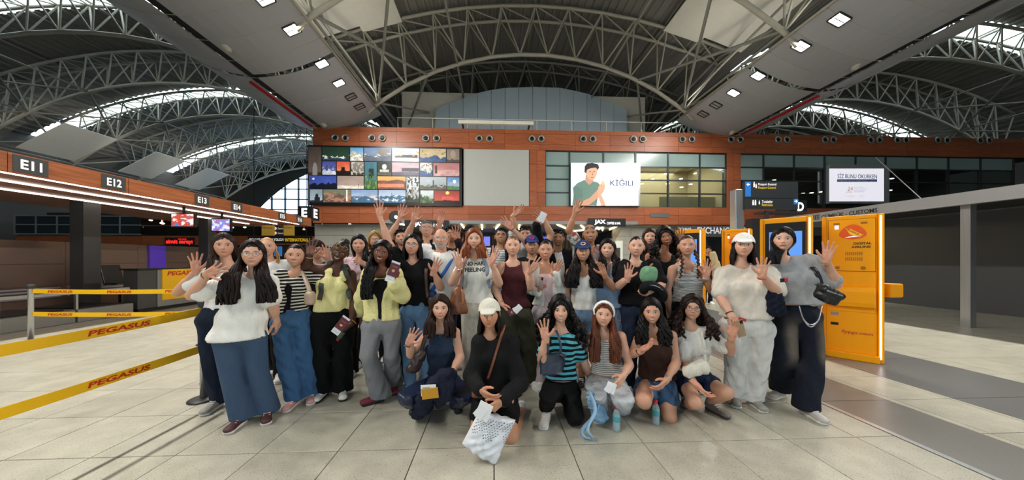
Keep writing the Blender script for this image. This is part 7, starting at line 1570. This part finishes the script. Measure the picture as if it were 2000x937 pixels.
person('K5', 'kneeling woman with wavy black hair in a brown strapless top and denim shorts', (1273.5, 610), 2.84, '#c8967c', dict(c='#3a2620', kind='strapless', sl=0, neckpy=671, ease=.01), dict(kind='shorts', c=('denim', '#3d5878', .2), len=.42, r=(.104, .104, .106)), dict(t='long', c='#0f0b0b', L=.30, w=.125, amp=.016, wl=.13, n=100, front=140), tw=[(658, 1245, 1316), (690, 1248, 1312), (738, 1246, 1318)], S_=1.66, SA=(1246, 645), SB=(1316, 648), EA=(1235, 690, -.05), WA=(1252, 685, -.2), TA=(1271, 672, -.26), hA='wave', palmA=(.3, -.5, .8), EB=(1321, 708, -.04), WB=(1301, 742, -.24), TB=(1280, 766, -.3), palmB=(-.2, .8, .5), P=(1281, 750, .1), KA=(1256, 782, -.3), AA=(1262, 792, .25), KB=(1307, 812, -.12), AB=(1300, 800, .35), toeA=(0, .3, -1), toeB=(0, .3, -1), legr=1.12, roll=-3, face=dict(smile=.9, teeth=True), jewel=[('B', '#c9c9c9'), ('A', '#15151a')])
person('K6', 'crouching woman with curly brown hair, glasses, white T-shirt and navy shorts', (1354, 602), 2.92, '#c8997f', dict(c='#dddad4', sl=.7, ease=.016), dict(kind='shorts', c=('denim', '#1f2b45'), len=.36, r=(.1, .098, .1)), dict(t='curly', c='#241611', L=.28, w=.14, vol=1.08, puff=.04, wl=.07, front=90, n=100), glasses='#5a3a2a', tw=[(650, 1324, 1390), (685, 1328, 1384), (724, 1322, 1386)], S_=1.66, SA=(1326, 645), SB=(1388, 645), EA=(1338, 716, -.06), WA=(1357, 748, -.26), TA=(1380, 771, -.32), palmA=(.3, -.3, .8), EB=(1425, 687, -.08), WB=(1430, 655, -.22), TB=(1434, 622, -.26), hB='wave', palmB=(-.7, -.6, 0), P=(1355, 738, .1), KA=(1358, 786, -.32), AA=(1338, 790, .16), KB=(1419, 766, -.22), AB=(1386, 783, -.02), toeB=(.35, -1, 0), roll=5, face=dict(smile=.3, teeth=False), shoes=('#77706a', '#3a3836', '#a9a6a0'), legr=1.0)
# ---- far bystander
person('BG', 'distant woman in black carrying a cream coat near the exchange office', (1384, 488), 9.6, TAN, dict(c='#17181a', sl=.7), dict(kind='jeans', c='#15161a'), dict(t='short', c=BLK), vox=.02, face=dict(smile=.2))
# ================================================================== BAGS, PAPERS, BOTTLES
def item(name, label, cat, base, group=None): return thing(name, label, cat, C2W(np.asarray(base, float)), group)
def sdf_part(nm, v, m, parent): P, Q = v.mesh(); return link(nm, mk_mesh(nm, C2W(P)-WM[parent], Q), m, parent)
def rib(nm, pts, wv, w, th, m, parent): return MB().ribbon([C2W(p) for p in pts], C2W(np.array(wv, float)), w, th).build(nm, m, parent, True)
def obx(nm, c, ux_, uy_, hs, m, parent, bev=.002):
    ux_ = nrm(ux_); uy_ = np.array(uy_, float); uy_ = nrm(uy_-ux_*np.dot(uy_, ux_)); uz_ = np.cross(ux_, uy_)
    return MB().obox(C2W(c), C2W(ux_), C2W(uy_), C2W(uz_), *hs).build(nm, m, parent, bevel=bev)
def spline(pts, n=14):
    pts = np.array(pts, float); t = np.linspace(0, len(pts)-1, n); out = []
    for q in t:
        i = min(int(q), len(pts)-2); f = q-i; p0, p1, p2, p3 = pts[max(i-1, 0)], pts[i], pts[i+1], pts[min(i+2, len(pts)-1)]
        out.append(.5*((2*p1)+(-p0+p2)*f+(2*p0-5*p1+4*p2-p3)*f*f+(-p0+3*p1-3*p2+p3)*f**3))
    return np.array(out)
def bvh(o):
    me = o.data; V = np.empty(len(me.vertices)*3, np.float32); me.vertices.foreach_get('co', V); V = V.reshape(-1, 3)+WM[o]
    return BVHTree.FromPolygons([tuple(p) for p in V.tolist()], [tuple(p.vertices) for p in me.polygons])
def hug(key, pts, off=.008):       # lay points (camera frame) on the front of a person's top
    q = PERS[key]; t = bvh(q['top']); fv = C2W(q['FV']); out = []
    for p in pts:
        w = C2W(p); h = t.ray_cast(Vector(w+fv*.6), Vector(-fv), 1.2); out.append(W2C(np.array(h[0])+fv*off) if h[0] is not None else p)
    return np.array(out)
def FP(key, a, f, z): q = PERS[key]; c = q['rows'][0][0]; return c+q['SV']*a+q['FV']*f+np.array([0, 0, z])
def leather(c): return mat('leather_'+c, c, rough=.4, bump=.2, bscale=40, var=.08, vscale=14)
navyc = cloth('#1f2740')

def backpack(key, col, label, sides=(-1, 1), w=.045, sp_=.098):
    q = PERS[key]; c = FP(key, 0, -q['tdep']-.085, -.16); t = item('backpack', label, 'backpack', c-np.array([0, 0, .2]), 'backpacks')
    v = Vol(c-.3, c+.3, .014); R_ = np.stack([q['SV'], -q['FV'], np.array([0, 0, 1.])], 1); v.rbox(c, (.135, .075, .2), R_, .06); v.rbox(c+np.array([0, 0, -.06])-q['FV']*.07, (.1, .04, .1), R_, .035, .02); sdf_part('pack', v, cloth(col), t)
    zt = max(q['SA'][2], q['SB'][2])-q['rows'][0][0][2]
    for sg in sides:
        a = sg*sp_*q['b']; fr = hug(key, [FP(key, a, .1, .03), FP(key, a*1.03, .1, -.04), FP(key, a*1.12, .1, -.12), FP(key, a*1.25, .1, -.2)], .010)
        sh = q['N']+((q['SA'] if sg < 0 else q['SB'])-q['N'])*.55
        pts = np.array([FP(key, a, -q['tdep']-.02, .0), sh+np.array([0, .05, .05]), sh+np.array([0, 0, .068])+q['FV']*.02, *fr]); rib('strap', spline(pts, 22), q['SV'], w, .012, cloth(col), t)
backpack('P6', '#4c504c', 'grey camouflage backpack worn by the woman in the yellow tank top')
backpack('P16', '#8d9bb0', 'blue-grey backpack worn by the woman in the slogan T-shirt', w=.036, sp_=.125)
backpack('P12', '#17181a', 'black backpack worn by the tall grey-haired man'); backpack('P17', '#1a1b1f', 'black backpack worn by the man in the patterned shirt')
backpack('P2', '#8d8f92', 'grey backpack worn by the woman waving at far left', (-1,))

# slogan on the T-shirt
q = PERS['P16']; tb_ = bvh(q['top'])
def conf(P):
    fv = C2W(q['FV']); out = []
    for p in P:
        h = tb_.ray_cast(Vector(p+fv*.5), Vector(-fv), 1.); out.append(np.array(h[0])+fv*.003 if h[0] is not None else p)
    return np.array(out)
dk = mat('shirt_print', '#3a3a34', rough=.8)
for s, y0, y1, x0, x1 in (('NO HARD', 519.5, 511, 908, 951), ('FEELINGS', 531.5, 523, 907, 953)):
    o_ = C2W(PC(x0, y0, 3.06)); u_ = C2W(PC(x1, y0-1, 3.06))-o_; w_ = np.linalg.norm(u_); text(s, o_, u_/w_, uz, dk, q['top'], w=w_, h=(y1-y0)/-580*3.06, bold=.03, conform=conf)

# shoulder bag of the striped cardigan
t = item('shoulder_bag', 'small beige shoulder bag beside the striped cardigan', 'bag', PC(605, 596, 2.84)); c = PC(605.5, 583, 2.84); v = Vol(c-.12, c+.12, .008); v.rbox(c, (.046, .035, .06), None, .028); v.rbox(c+np.array([0, 0, .035]), (.036, .025, .035), None, .02, .02); sdf_part('bag', v, leather('#b39a84'), t)
rib('strap', spline([PC(588, 527, 2.98), PC(595, 545, 2.86), PC(602, 565, 2.83), PC(604, 575, 2.83)]), (1, .1, 0), .022, .006, leather('#c2ac96'), t)
rib('strap', spline([PC(590, 527, 3.05), PC(600, 548, 2.93), PC(607, 568, 2.86), PC(608, 576, 2.85)]), (1, .1, 0), .018, .006, leather('#c2ac96'), t)
# passports
burg = mat('passport_cover', '#5e1f33', rough=.55); gold = mat('passport_gold', '#c9a04a', rough=.4, metal=.5); paper = mat('paper_white', '#e9ebee', rough=.7)
def passport(label, c, up, nv, slip=True, k=1.):
    up = nrm(up); nv = nrm(nv); sx = np.cross(up, -nv); t = item('passport', label, 'passport', c, 'passports held up')
    obx('cover', c, sx, up, (.044*k, .0625*k, .004), burg, t); 
    MB().lathe([(0, 0), (.014, 0), (.014, .0008), (0, .0008)], C2W(c+nv*.0045-up*.008), C2W(nv), 14).build('crest', gold, t)
    text('PASAPORT', C2W(c+nv*.0048+up*.03), C2W(sx), C2W(up), gold, t, w=.05, align='c')
    if slip and k == 1.: obx('boarding_pass', c-nv*.006-up*.035+sx*.004, sx, up, (.04, .085, .001), paper, t, 0); text('BOARDING', C2W(c-nv*.0048-up*.095), C2W(sx), C2W(up), mat('pass_print', '#333944'), t, w=.05, align='c'); obx('boarding_pass', c-nv*.009+up*.02+sx*.006, sx, up, (.04, .062, .001), paper, t, 0)
h_ = PERS['P6B']; passport('burgundy passport with boarding pass held low against black trousers', PC(668, 633, 2.92), (.62, 0, .78), (.25, -1, .15))
h_ = PERS['P9B']; passport('burgundy passport with boarding pass held up beside the yellow cardigan', PC(769, 527, 2.79), (.35, .05, .93), (.2, -1, .1))
passport('small burgundy passport held at hip by the woman in burgundy', PC(1001, 609, 3.06), (.8, 0, .35), (.1, -1, .3), k=.75)
# small bottle in the same hand as the first passport
t = item('pocket_bottle', 'small dark bottle with red cap held under the passport', 'bottle', PC(665, 655, 2.93)); MB().lathe([(.0, 0), (.022, 0), (.024, .01), (.024, .07), (.012, .085)], C2W(PC(670, 648, 2.95)), C2W((-.55, 0, -.8)), 14).build('body', mat('dark_bottle', '#3c4a44', rough=.2), t, True); MB().lathe([(.013, .083), (.013, .1), (0, .1)], C2W(PC(670, 648, 2.95)), C2W((-.55, 0, -.8)), 12).build('cap', mat('red_cap', '#c2202a', rough=.4), t, True)
# brown bags
t = item('leather_bag', 'brown leather bucket bag at the hip of the slogan T-shirt', 'bag', PC(893, 612, 2.98)); c = PC(894, 588, 2.98); v = Vol(c-np.array([.22, .2, .22]), c+np.array([.22, .2, .34]), .010)
v.cone(c+np.array([0, 0, -.085]), c+np.array([.005, 0, .08]), .065, .05, .02, (1, 0, 0), 1.65, 1.2); v.cone(c+np.array([0, 0, .08]), c+np.array([.015, 0, .16]), .05, .02, .02, (1, 0, 0), 1.2, 1.0); v.wrinkle(.004, .07, 5, .3); v.cut(c+np.array([0, 0, -.125]), (0, 0, -1)); sdf_part('bag', v, leather('#7d4e33'), t)
rib('strap', spline([c+np.array([.01, -.02, .15]), PC(901, 540, 3.02), PC(906, 515, 3.08), PC(907, 501, 3.2)]), (1, .1, 0), .03, .008, leather('#7d4e33'), t); rib('flap', spline([c+np.array([.055, -.05, .12]), c+np.array([.065, -.078, .03]), c+np.array([.066, -.082, -.02])], 8), (1, 0, 0), .025, .006, leather('#8f5c3e'), t)
t = item('shoulder_bag', 'brown shoulder bag strap and bag worn by the woman in the black T-shirt', 'bag', PC(850, 620, 3.2)); pts = spline([FP('P11', .135, -.05, .06), *hug('P11', [FP('P11', .125, .1, .04), FP('P11', .125, .1, -.06), FP('P11', .13, .1, -.18), FP('P11', .14, .1, -.28)], .012)], 16); rib('strap', pts, PERS['P11']['SV'], .035, .008, leather('#4f372f'), t)
c = FP('P11', .2, .02, -.36); v = Vol(c-.2, c+.2, .012); v.rbox(c, (.06, .09, .1), None, .04); sdf_part('bag', v, leather('#4f372f'), t)
t = item('crossbody_bag', 'blue crossbody strap and pouch on the bald bearded man', 'bag', FP('P13', -.1, .2, -.4)); pts = spline([FP('P13', .15, -.05, .07), *hug('P13', [FP('P13', .14, .1, .04), FP('P13', .07, .1, -.08), FP('P13', -.01, .1, -.2), FP('P13', -.1, .1, -.34)], .010)], 18); rib('strap', pts, (.8, 0, .6), .04, .006, cloth('#3a63a8'), t)
c = hug('P13', [FP('P13', -.12, .1, -.37)], .03)[0]; v = Vol(c-.15, c+.15, .01); v.rbox(c, (.09, .035, .06), None, .025); sdf_part('pouch', v, cloth('#2c4a80'), t)
# phones and papers
def slab(nm, label, cat, c, up, nv, w, h, th, m, extra=None):
    t = item(nm, label, cat, c); up = nrm(up); nv = nrm(nv); sx = np.cross(up, -nv); obx('case' if cat == 'phone' else 'sheet', c, sx, up, (w/2, h/2, th/2), m, t, .003 if cat == 'phone' else 0)
    if cat == 'phone': obx('camera_bump', c+nv*(th/2)+up*h*.36-sx*w*.25, sx, up, (.014, .016, .003), black, t)
    else: obx('fold', c+nv*.004+sx*w*.2-up*h*.1, sx+up*.3, up, (w*.35, h*.4, th/2), m, t, 0)
    return t
slab('phone', 'grey phone held by the woman in the white cardigan', 'phone', PC(1056.5, 552, 3.2), (.15, -.1, 1), (-.8, -.6, 0), .055, .13, .009, mat('phone_grey', '#a9a7a4', rough=.25, metal=.4))
slab('phone', 'tan phone held by the woman in white trousers', 'phone', PC(1446, 641, 2.72), (-.25, 0, 1), (.05, -1, .1), .076, .155, .009, mat('phone_tan', '#a08468', rough=.3))
t = item('card_wallet', 'small red card wallet above the tan phone', 'wallet', PC(1450, 623, 2.74)); obx('wallet', PC(1450, 623.5, 2.74), (1, 0, -.3), (0, 0, 1), (.035, .014, .004), mat('wallet_red', '#b4262f', rough=.5), t)
slab('paper_sheet', 'white printed paper held in a raised hand by the café', 'paper', PC(1059, 424, 3.72), (.4, 0, .9), (.1, -1, 0), .085, .13, .002, paper)
slab('paper_slip', 'white paper slip beside the passport at hip', 'paper', PC(1011, 603, 3.05), (.5, 0, .5), (0, -1, .3), .06, .09, .002, paper)
slab('ticket_papers', 'folded white tickets held above the shopping bag', 'paper', PC(945, 803, 2.12), (.35, -.1, .9), (-.1, -1, .3), .1, .13, .004, paper)
slab('face_mask', 'folded white face mask in the hand of the woman with a headband', 'mask', PC(1193, 757, 2.5), (.3, 0, .9), (-.2, -1, .2), .075, .09, .004, paper)
t = item('name_badge', 'black and red badge hanging by the grey T-shirt', 'badge', PC(1532, 548, 2.7)); obx('badge', PC(1531, 547, 2.68), (1, 0, .08), (0, 0, 1), (.034, .018, .002), black, t); obx('stripe', PC(1535, 546.5, 2.675), (1, 0, .08), (0, 0, 1), (.012, .016, .002), mat('wallet_red'), t)
# plush toy and neck pillow
t = item('plush_toy', 'round green plush toy with a brown stem', 'plush toy', PC(1266, 555, 3.0)); c = PC(1266, 538, 3.0); v = Vol(c-.16, c+.16, .008)
v.ell(c, (.086, .07, .088), None, 0); v.ell(c+np.array([-.03, -.02, .055]), (.04, .04, .04), None, .03); v.ell(c+np.array([.035, -.02, .05]), (.04, .04, .04), None, .03); v.wrinkle(.002, .05, 3); sdf_part('body', v, mat('plush_green', '#6f9a78', rough=.95, bump=.4, bscale=120), t)
v = Vol(c-.05+np.array([.0, 0, .1]), c+.07+np.array([0, 0, .1]), .006); v.cone(c+np.array([.0, -.01, .08]), c+np.array([.035, -.01, .115]), .009, .011, .004); sdf_part('stem', v, mat('plush_stem', '#a0693a', rough=.9), t)
v = Vol(c-.12, c+.12, .006); v.ell(c+np.array([-.035, -.055, .05]), (.022, .012, .03), None, 0); sdf_part('leaf', v, mat('plush_leaf', '#84b08c', rough=.95), t)
t = item('neck_pillow', 'black neck pillow with white piping under the plush toy', 'neck pillow', PC(1275, 590, 2.98)); a_ = np.linspace(-.5, 3.4, 12); c = PC(1276, 571, 2.97)
pth = np.array([c+np.array([.0, 0, 0])+np.array([.095*math.cos(q), -.03*math.sin(q), .06*math.sin(q)-.04*math.cos(q)]) for q in a_]); v = Vol(pth.min(0)-.08, pth.max(0)+.08, .009)
for p, q_ in zip(pth[:-1], pth[1:]): v.cone(p, q_, .044, .044, .01)
sdf_part('pillow', v, cloth('#141417'), t); MB().tube(C2W(pth+np.array([0, -.043, .008])), .004, 5).build('piping', mat('piping_white', '#c9cacc', rough=.6), t, True)
# black shoulder bag, chain and jacket of the woman in grey
t = item('shoulder_bag', 'black leather shoulder bag of the woman in the grey T-shirt', 'bag', PC(1616, 600, 2.62)); c = PC(1617, 575, 2.64); v = Vol(c-.2, c+.2, .009); R_ = np.array([[.88, 0, .47], [0, 1, 0], [-.47, 0, .88]])
v.rbox(c, (.10, .055, .07), R_, .045); v.rbox(c+np.array([.0, -.03, .02]), (.1, .045, .035), R_, .03, .01); v.wrinkle(.003, .06, 9); sdf_part('bag', v, leather('#15161a'), t)
obx('flap_trim', c+np.array([-.02, -.075, .02]), (.88, 0, -.3), (0, 0, 1), (.07, .006, .004), silver, t)
rib('strap', spline([FP('P31', .105, -.08, .06), *hug('P31', [FP('P31', .10, .1, .04), FP('P31', .11, .1, -.03), FP('P31', .14, .1, -.12)], .012), PC(1598, 556, 2.66), c+np.array([-.03, -.04, .05])], 20), PERS['P31']['SV'], .04, .008, leather('#15161a'), t)
ch = MB(); q = PERS['P31']
for dz_, w_ in ((0, 1), (.018, .92)):
    p = spline([PC(1561, 597, 2.70), PC(1569, 622, 2.66), PC(1583, 638-dz_*220, 2.64), PC(1598, 625, 2.66), PC(1605, 598, 2.72)], 26); ch.tube(C2W(p), .0055, 5)
ch.build('chain', mat('chain_steel', '#b9bcc0', rough=.3, metal=.9), q['bot'], True)
t = item('jacket', 'dark navy jacket draped over the arm beside the cream T-shirt', 'jacket', PC(1512, 622, 2.84)); c = PC(1514, 592, 2.84); v = Vol(c-np.array([.22, .15, .22]), c+np.array([.22, .15, .24]), .011)
v.cone(PC(1503, 566, 2.86), PC(1508, 606, 2.86), .05, .055, .02, (1, 0, 0), 1.3, 1.7); v.cone(PC(1516, 575, 2.84), PC(1525, 610, 2.84), .04, .04, .03, (1, 0, 0), 1.4, 1.6); v.wrinkle(.008, .07, 4, .4); sdf_part('drape', v, cloth('#171c2c'), t)
# squatting woman: bag, book, jacket
t = item('shoulder_bag', 'dark brown slouchy shoulder bag of the squatting woman', 'bag', PC(815, 728, 2.72)); c = PC(816, 705, 2.74); v = Vol(c-.2, c+.2, .009)
v.cone(c+np.array([-.03, 0, -.05]), c+np.array([.03, 0, .05]), .055, .04, .02, (.8, 0, .5), 1.6, 1.5); v.cone(c+np.array([.0, -.01, .05]), c+np.array([.04, 0, .10]), .03, .015, .02); v.wrinkle(.005, .06, 8, .5); sdf_part('bag', v, leather('#33221f'), t)
rib('strap', spline([c+np.array([.04, -.01, .09]), PC(827, 670, 2.72), PC(833, 652, 2.74), PC(835, 640, 2.86)], 12), (1, 0, .2), .035, .008, leather('#33221f'), t)
t = item('booklet', 'yellow booklet with white pages held by the squatting woman', 'book', PC(838, 776, 2.42)); obx('cover', PC(840, 768, 2.43), (1, 0, .12), (0, 0, 1), (.068, .042, .006), mat('booklet_yellow', '#c08a1c', rough=.6), t); obx('pages', PC(837, 762, 2.44), (1, 0, .05), (0, 0, 1), (.062, .045, .004), paper, t, 0); obx('picture', PC(833, 758, 2.436), (1, 0, .05), (0, 0, 1), (.03, .01, .005), mat('booklet_green', '#8fb0a0', rough=.6), t, 0)
t = item('jacket', 'dark navy jacket hanging from the arm of the squatting woman to the floor', 'jacket', C2W([0, 0, 0])*0+np.array([PC(815, 815, 2.6)[0], 2.6, 0.])); v = Vol((-.9, 2.3, -.0), (-.35, 2.85, .75), .012)
for a_, b_, r0, r1, qq in ((PC(876, 728, 2.58), PC(868, 770, 2.5), .05, .05, 1.6), (PC(862, 735, 2.54), PC(846, 752, 2.48), .045, .04, 1.5), (PC(868, 770, 2.5), PC(858, 788, 2.55), .045, .03, 1.5), (PC(832, 770, 2.5), PC(826, 800, 2.62), .04, .05, 1.6), (PC(826, 795, 2.62), PC(815, 812, 2.66), .045, .035, 1.5), (PC(846, 752, 2.50), PC(830, 775, 2.54), .04, .04, 1.4)): v.cone(a_, b_, r0, r1, .025, (1, 0, 0), qq, qq)
v.wrinkle(.009, .07, 6, .5); v.cut((0, 0, .008), (0, 0, -1)); sdf_part('drape', v, cloth('#1d2233'), t)
# kneeling woman with the shopping bag
pts = spline([PC(986, 634, 2.48), *hug('K2', [PC(980, 652, 2.4), PC(972, 680, 2.4), PC(962, 712, 2.4), PC(952, 745, 2.4)], .008)], 16); t = item('crossbody_bag', 'brown leather crossbody strap over the black sweatshirt', 'bag', PC(948, 770, 2.5)); rib('strap', pts, (1, 0, .2), .020, .005, leather('#7a4630'), t)
c = PC(940, 768, 2.42); v = Vol(c-.12, c+.12, .009); v.rbox(c+np.array([-.03, .02, 0]), (.05, .03, .04), None, .02); sdf_part('pouch', v, leather('#7a4630'), t)
TL, TR, BR, BL = PC(934, 806, 2.2), PC(1007, 820, 2.22), PC(966, 907, 2.135), PC(902, 866, 2.2)
t = item('shopping_bag', 'white plastic shopping bag with black leaf pattern on the floor', 'bag', np.array([BR[0], BR[1], 0.])); n = 22
def bagp(a_, b_, side_):       # a across, b down
    p = (TL*(1-a_)+TR*a_)*(1-b_)+(BL*(1-a_)+BR*a_)*b_; nv_ = nrm(np.cross(TR-TL, BL-TL)); nv_ = nv_ if nv_[1] < 0 else -nv_
    bul = (math.sin(math.pi*min(1, max(0, a_)))*math.sin(math.pi*min(1, .12+.8*b_)))**.6*.055
    cr = .007*(math.sin(23*a_+11*b_+2*math.sin(9*b_))+math.sin(17*b_-13*a_+3*math.sin(7*a_)))*min(1, 6*a_*(1-a_)+.1)
    sh = np.array([0, 0, 0.]); 
    if a_ > .6 and b_ > .75: sh = np.array([.02, 0, 0])*(a_-.6)
    return p+nv_*side_*(bul+.002)+nv_*cr+sh
def gridmesh(sd): return np.array([[bagp(i/n, j/n, sd) for i in range(n+1)] for j in range(n+1)]).reshape(-1, 3)
Vf, Vb = gridmesh(1), gridmesh(-1); Vall = np.concatenate([Vf, Vb]); Vall[:, 2] = np.maximum(Vall[:, 2], .004); a = (np.arange(n)[:, None]*(n+1)+np.arange(n)[None]).ravel(); Qf = np.stack([a+n+1, a+n+2, a+1, a], -1); m_ = (n+1)**2; Qs_ = [Qf, m_+Qf[:, ::-1]]
edge = [i for i in range(n+1)]+[(j+1)*(n+1)-1 for j in range(1, n+1)]+[n*(n+1)+i for i in range(n-1, -1, -1)]+[j*(n+1) for j in range(n-1, 0, -1)]
Qs_.append(np.array([(edge[i], edge[(i+1) % len(edge)], m_+edge[(i+1) % len(edge)], m_+edge[i]) for i in range(len(edge))]))
link('bag', mk_mesh('bag', C2W(Vall)-WM[t], np.concatenate(Qs_)), mat('bag_plastic', '#dfe3ea', rough=.35, bump=.25, bscale=16), t)
pr = MB()
for r_ in range(10):
    for k in range(13):
        a_ = .05+k*.073+(.036 if r_ % 2 else 0); b_ = .06+r_*.05
        if a_ > .97 or b_ > .24+.42*(.5+.5*math.cos(k*.9+1)) + (.12 if k < 8 else 0): continue
        P_ = [C2W(bagp(min(1, a_+dx), b_+dy, 1))+C2W(np.array([0, -.004, .003])) for dx, dy in ((-.006, .014), (.004, .004), (.022, -.014), (.030, -.010), (.022, .008), (.006, .018))]; pr.add(P_, [tuple(range(6))[::-1]])
pr.build('leaf_print', mat('bag_print', '#25282e', rough=.6), t)
# tote, floor bag, bottles
t = item('tote_bag', 'navy tote bag hanging in front of the striped polo', 'bag', PC(1080, 738, 2.55)); v = Vol(PC(1045, 745, 2.62)-.06, PC(1115, 678, 2.5)+np.array([.06, .2, .06]), .010)
v.cone(PC(1078, 728, 2.55), PC(1080, 695, 2.58), .035, .028, .01, (1, 0, .05), 3.2, 4.6); v.cut(PC(1080, 683, 2.58), nrm((.03, 0, 1))); v.wrinkle(.004, .1, 2, .5); sdf_part('bag', v, leather('#20263a'), t)
for x0, x1 in ((1070, 1064), (1094, 1082)): rib('handle', spline([PC(x0, 690, 2.53), PC(x0+1, 672, 2.55), PC(x1+8, 655, 2.6), PC(x1+4, 645, 2.7)], 10), (1, 0, 0), .02, .006, leather('#2a3146'), t)
t = item('floor_bag', 'pale blue nylon bag with a long loose strap on the floor', 'bag', np.array([PC(1172, 820, 2.6)[0], 2.58, 0.])); v = Vol((.62, 2.3, 0), (1.05, 2.85, .42), .010)
v.cone(PC(1170, 812, 2.62), PC(1166, 790, 2.62), .06, .045, .02, (1, 0, 0), 1.25, 1.1); v.cone(PC(1158, 795, 2.6), PC(1152, 768, 2.58), .03, .022, .02, (1, 0, 0), 1.3, 1.3); v.wrinkle(.007, .05, 12, .6); v.cut((0, 0, .004), (0, 0, -1)); sdf_part('bag', v, mat('nylon_blue', '#7fa6c6', rough=.55, bump=.3, bscale=30), t)
stp = mat('strap_blue', '#8db4d4', rough=.6); 
rib('strap', spline([PC(1151, 766, 2.56), PC(1160, 785, 2.5), PC(1162, 805, 2.45), PC(1150, 828, 2.42), PC(1148, 842, 2.38), PC(1158, 856, 2.38)], 18), (.7, -.5, .3), .03, .004, stp, t); rib('strap', spline([PC(1168, 790, 2.52), PC(1160, 812, 2.46), PC(1142, 832, 2.46), PC(1136, 846, 2.46), PC(1146, 856, 2.42), PC(1160, 858, 2.40)], 18), (.6, -.6, .4), .03, .004, stp, t)
def clearmat(name, col, solid):
    m = mat(name, col, rough=.12, spec=.6); n = m.node_tree.nodes; l = m.node_tree.links; t_ = n.new('ShaderNodeBsdfTransparent'); mx = n.new('ShaderNodeMixShader'); mx.inputs[0].default_value = solid
    l.new(t_.outputs[0], mx.inputs[1]); l.new(n['Principled BSDF'].outputs[0], mx.inputs[2]); l.new(mx.outputs[0], n['Material Output'].inputs[0]); return m
pet = clearmat('bottle_plastic', '#d3e6ec', .32); 
def bottle(px, py, label):
    g_ = WZ(px, py); t = thing('water_bottle', label, 'bottle', g_, 'water bottles on the floor'); s = 1.
    MB().lathe([(.0, .002), (.026, .0), (.031, .008), (.031, .03), (.029, .045), (.031, .055), (.031, .14), (.028, .155), (.018, .178), (.0125, .186), (.0125, .196)], g_, n=20).build('bottle', pet, t, True)
    MB().lathe([(.0, .006), (.028, .006), (.0285, .028), (.0285, .095), (0, .096)], g_, n=18).build('water', clearmat('water', '#a9d3de', .45), t, True)
    MB().lathe([(.0316, .085), (.0318, .088), (.0318, .13), (.0316, .133)], g_, n=20).build('label', mat('bottle_label', '#4fa3ad', rough=.4), t, True)
    MB().lathe([(.015, .192), (.0155, .195), (.0155, .214), (.014, .217), (0, .217)], g_, n=18).build('cap', mat('red_cap'), t, True)
bottle(1204, 841, 'water bottle with red cap left, beside the pale blue bag'); bottle(1281, 828, 'water bottle with red cap right, in front of the denim shorts')
# white crossbody of the crouching woman
t = item('crossbody_bag', 'white soft crossbody bag on the crouching woman', 'bag', PC(1357, 738, 2.68)); c = PC(1358, 722, 2.7); v = Vol(c-.22, c+.22, .009); v.cone(c+np.array([-.07, 0, -.015]), c+np.array([.07, 0, .03]), .045, .05, .02, (0, 0, 1), 1.3, 1.35); v.wrinkle(.005, .05, 3, .5); sdf_part('bag', v, cloth('#d8d4c6'), t)
rib('strap', spline([PC(1373, 640, 2.92), *hug('K6', [PC(1373, 652, 2.84), PC(1376, 675, 2.84), PC(1379, 695, 2.84)], .012), c+np.array([.075, -.02, .05])], 14), PERS['K6']['SV'], .032, .006, cloth('#dcd8cc'), t)
# silver suitcase added between the legs, in place of a metal kiosk scale
t = item('suitcase', 'silver hard-shell suitcase standing in for a metal kiosk scale behind the white trousers', 'suitcase', np.array([PC(1502, 0, 3.75)[0], 3.75, 0.])); x_ = PC(1502, 0, 3.75)[0]; v = Vol((x_-.3, 3.5, .03), (x_+.3, 4.05, .72), .012); v.rbox((x_, 3.76, .36), (.2, .12, .3), None, .04); P_, Q_ = v.mesh(); link('shell', mk_mesh('shell', C2W(P_)-WM[t], Q_), silver, t)
for k in range(4): xx = x_-.13+k*.086; MB().box(*(0, 1, 0, 1, 0, 1)) ; obx('rib', np.array([xx, 3.636, .36]), (1, 0, 0), (0, 0, 1), (.012, .25, .006), silver, t)
for sx_ in (-1, 1):
    for sy_ in (-1, 1): MB().lathe([(0, -.012), (.028, -.012), (.028, .012), (0, .012)], C2W(np.array([x_+sx_*.15, 3.76+sy_*.08, .028])), C2W((1, 0, 0)), 14).build('wheel', black, t, True)
for sx_ in (-1, 1): MB().tube(C2W(np.array([[x_+sx_*.06, 3.8, .66], [x_+sx_*.06, 3.8, .95]])), .008, 6).build('handle_rod', silver, t)
MB().tube(C2W(np.array([[x_-.07, 3.8, .95], [x_+.07, 3.8, .95]])), .014, 8).build('handle', black, t)
# coat of the distant woman
t = item('coat', 'cream coat carried by the distant woman', 'coat', PC(1397, 530, 9.5)); c = PC(1396, 510, 9.5); v = Vol(c-.5, c+.5, .02); v.cone(c+np.array([-.06, 0, .25]), c+np.array([.05, 0, -.25]), .07, .1, .03, (1, 0, 0), 1.5, 1.7); v.wrinkle(.012, .1, 3, .4); sdf_part('drape', v, cloth('#c9b78f'), t)
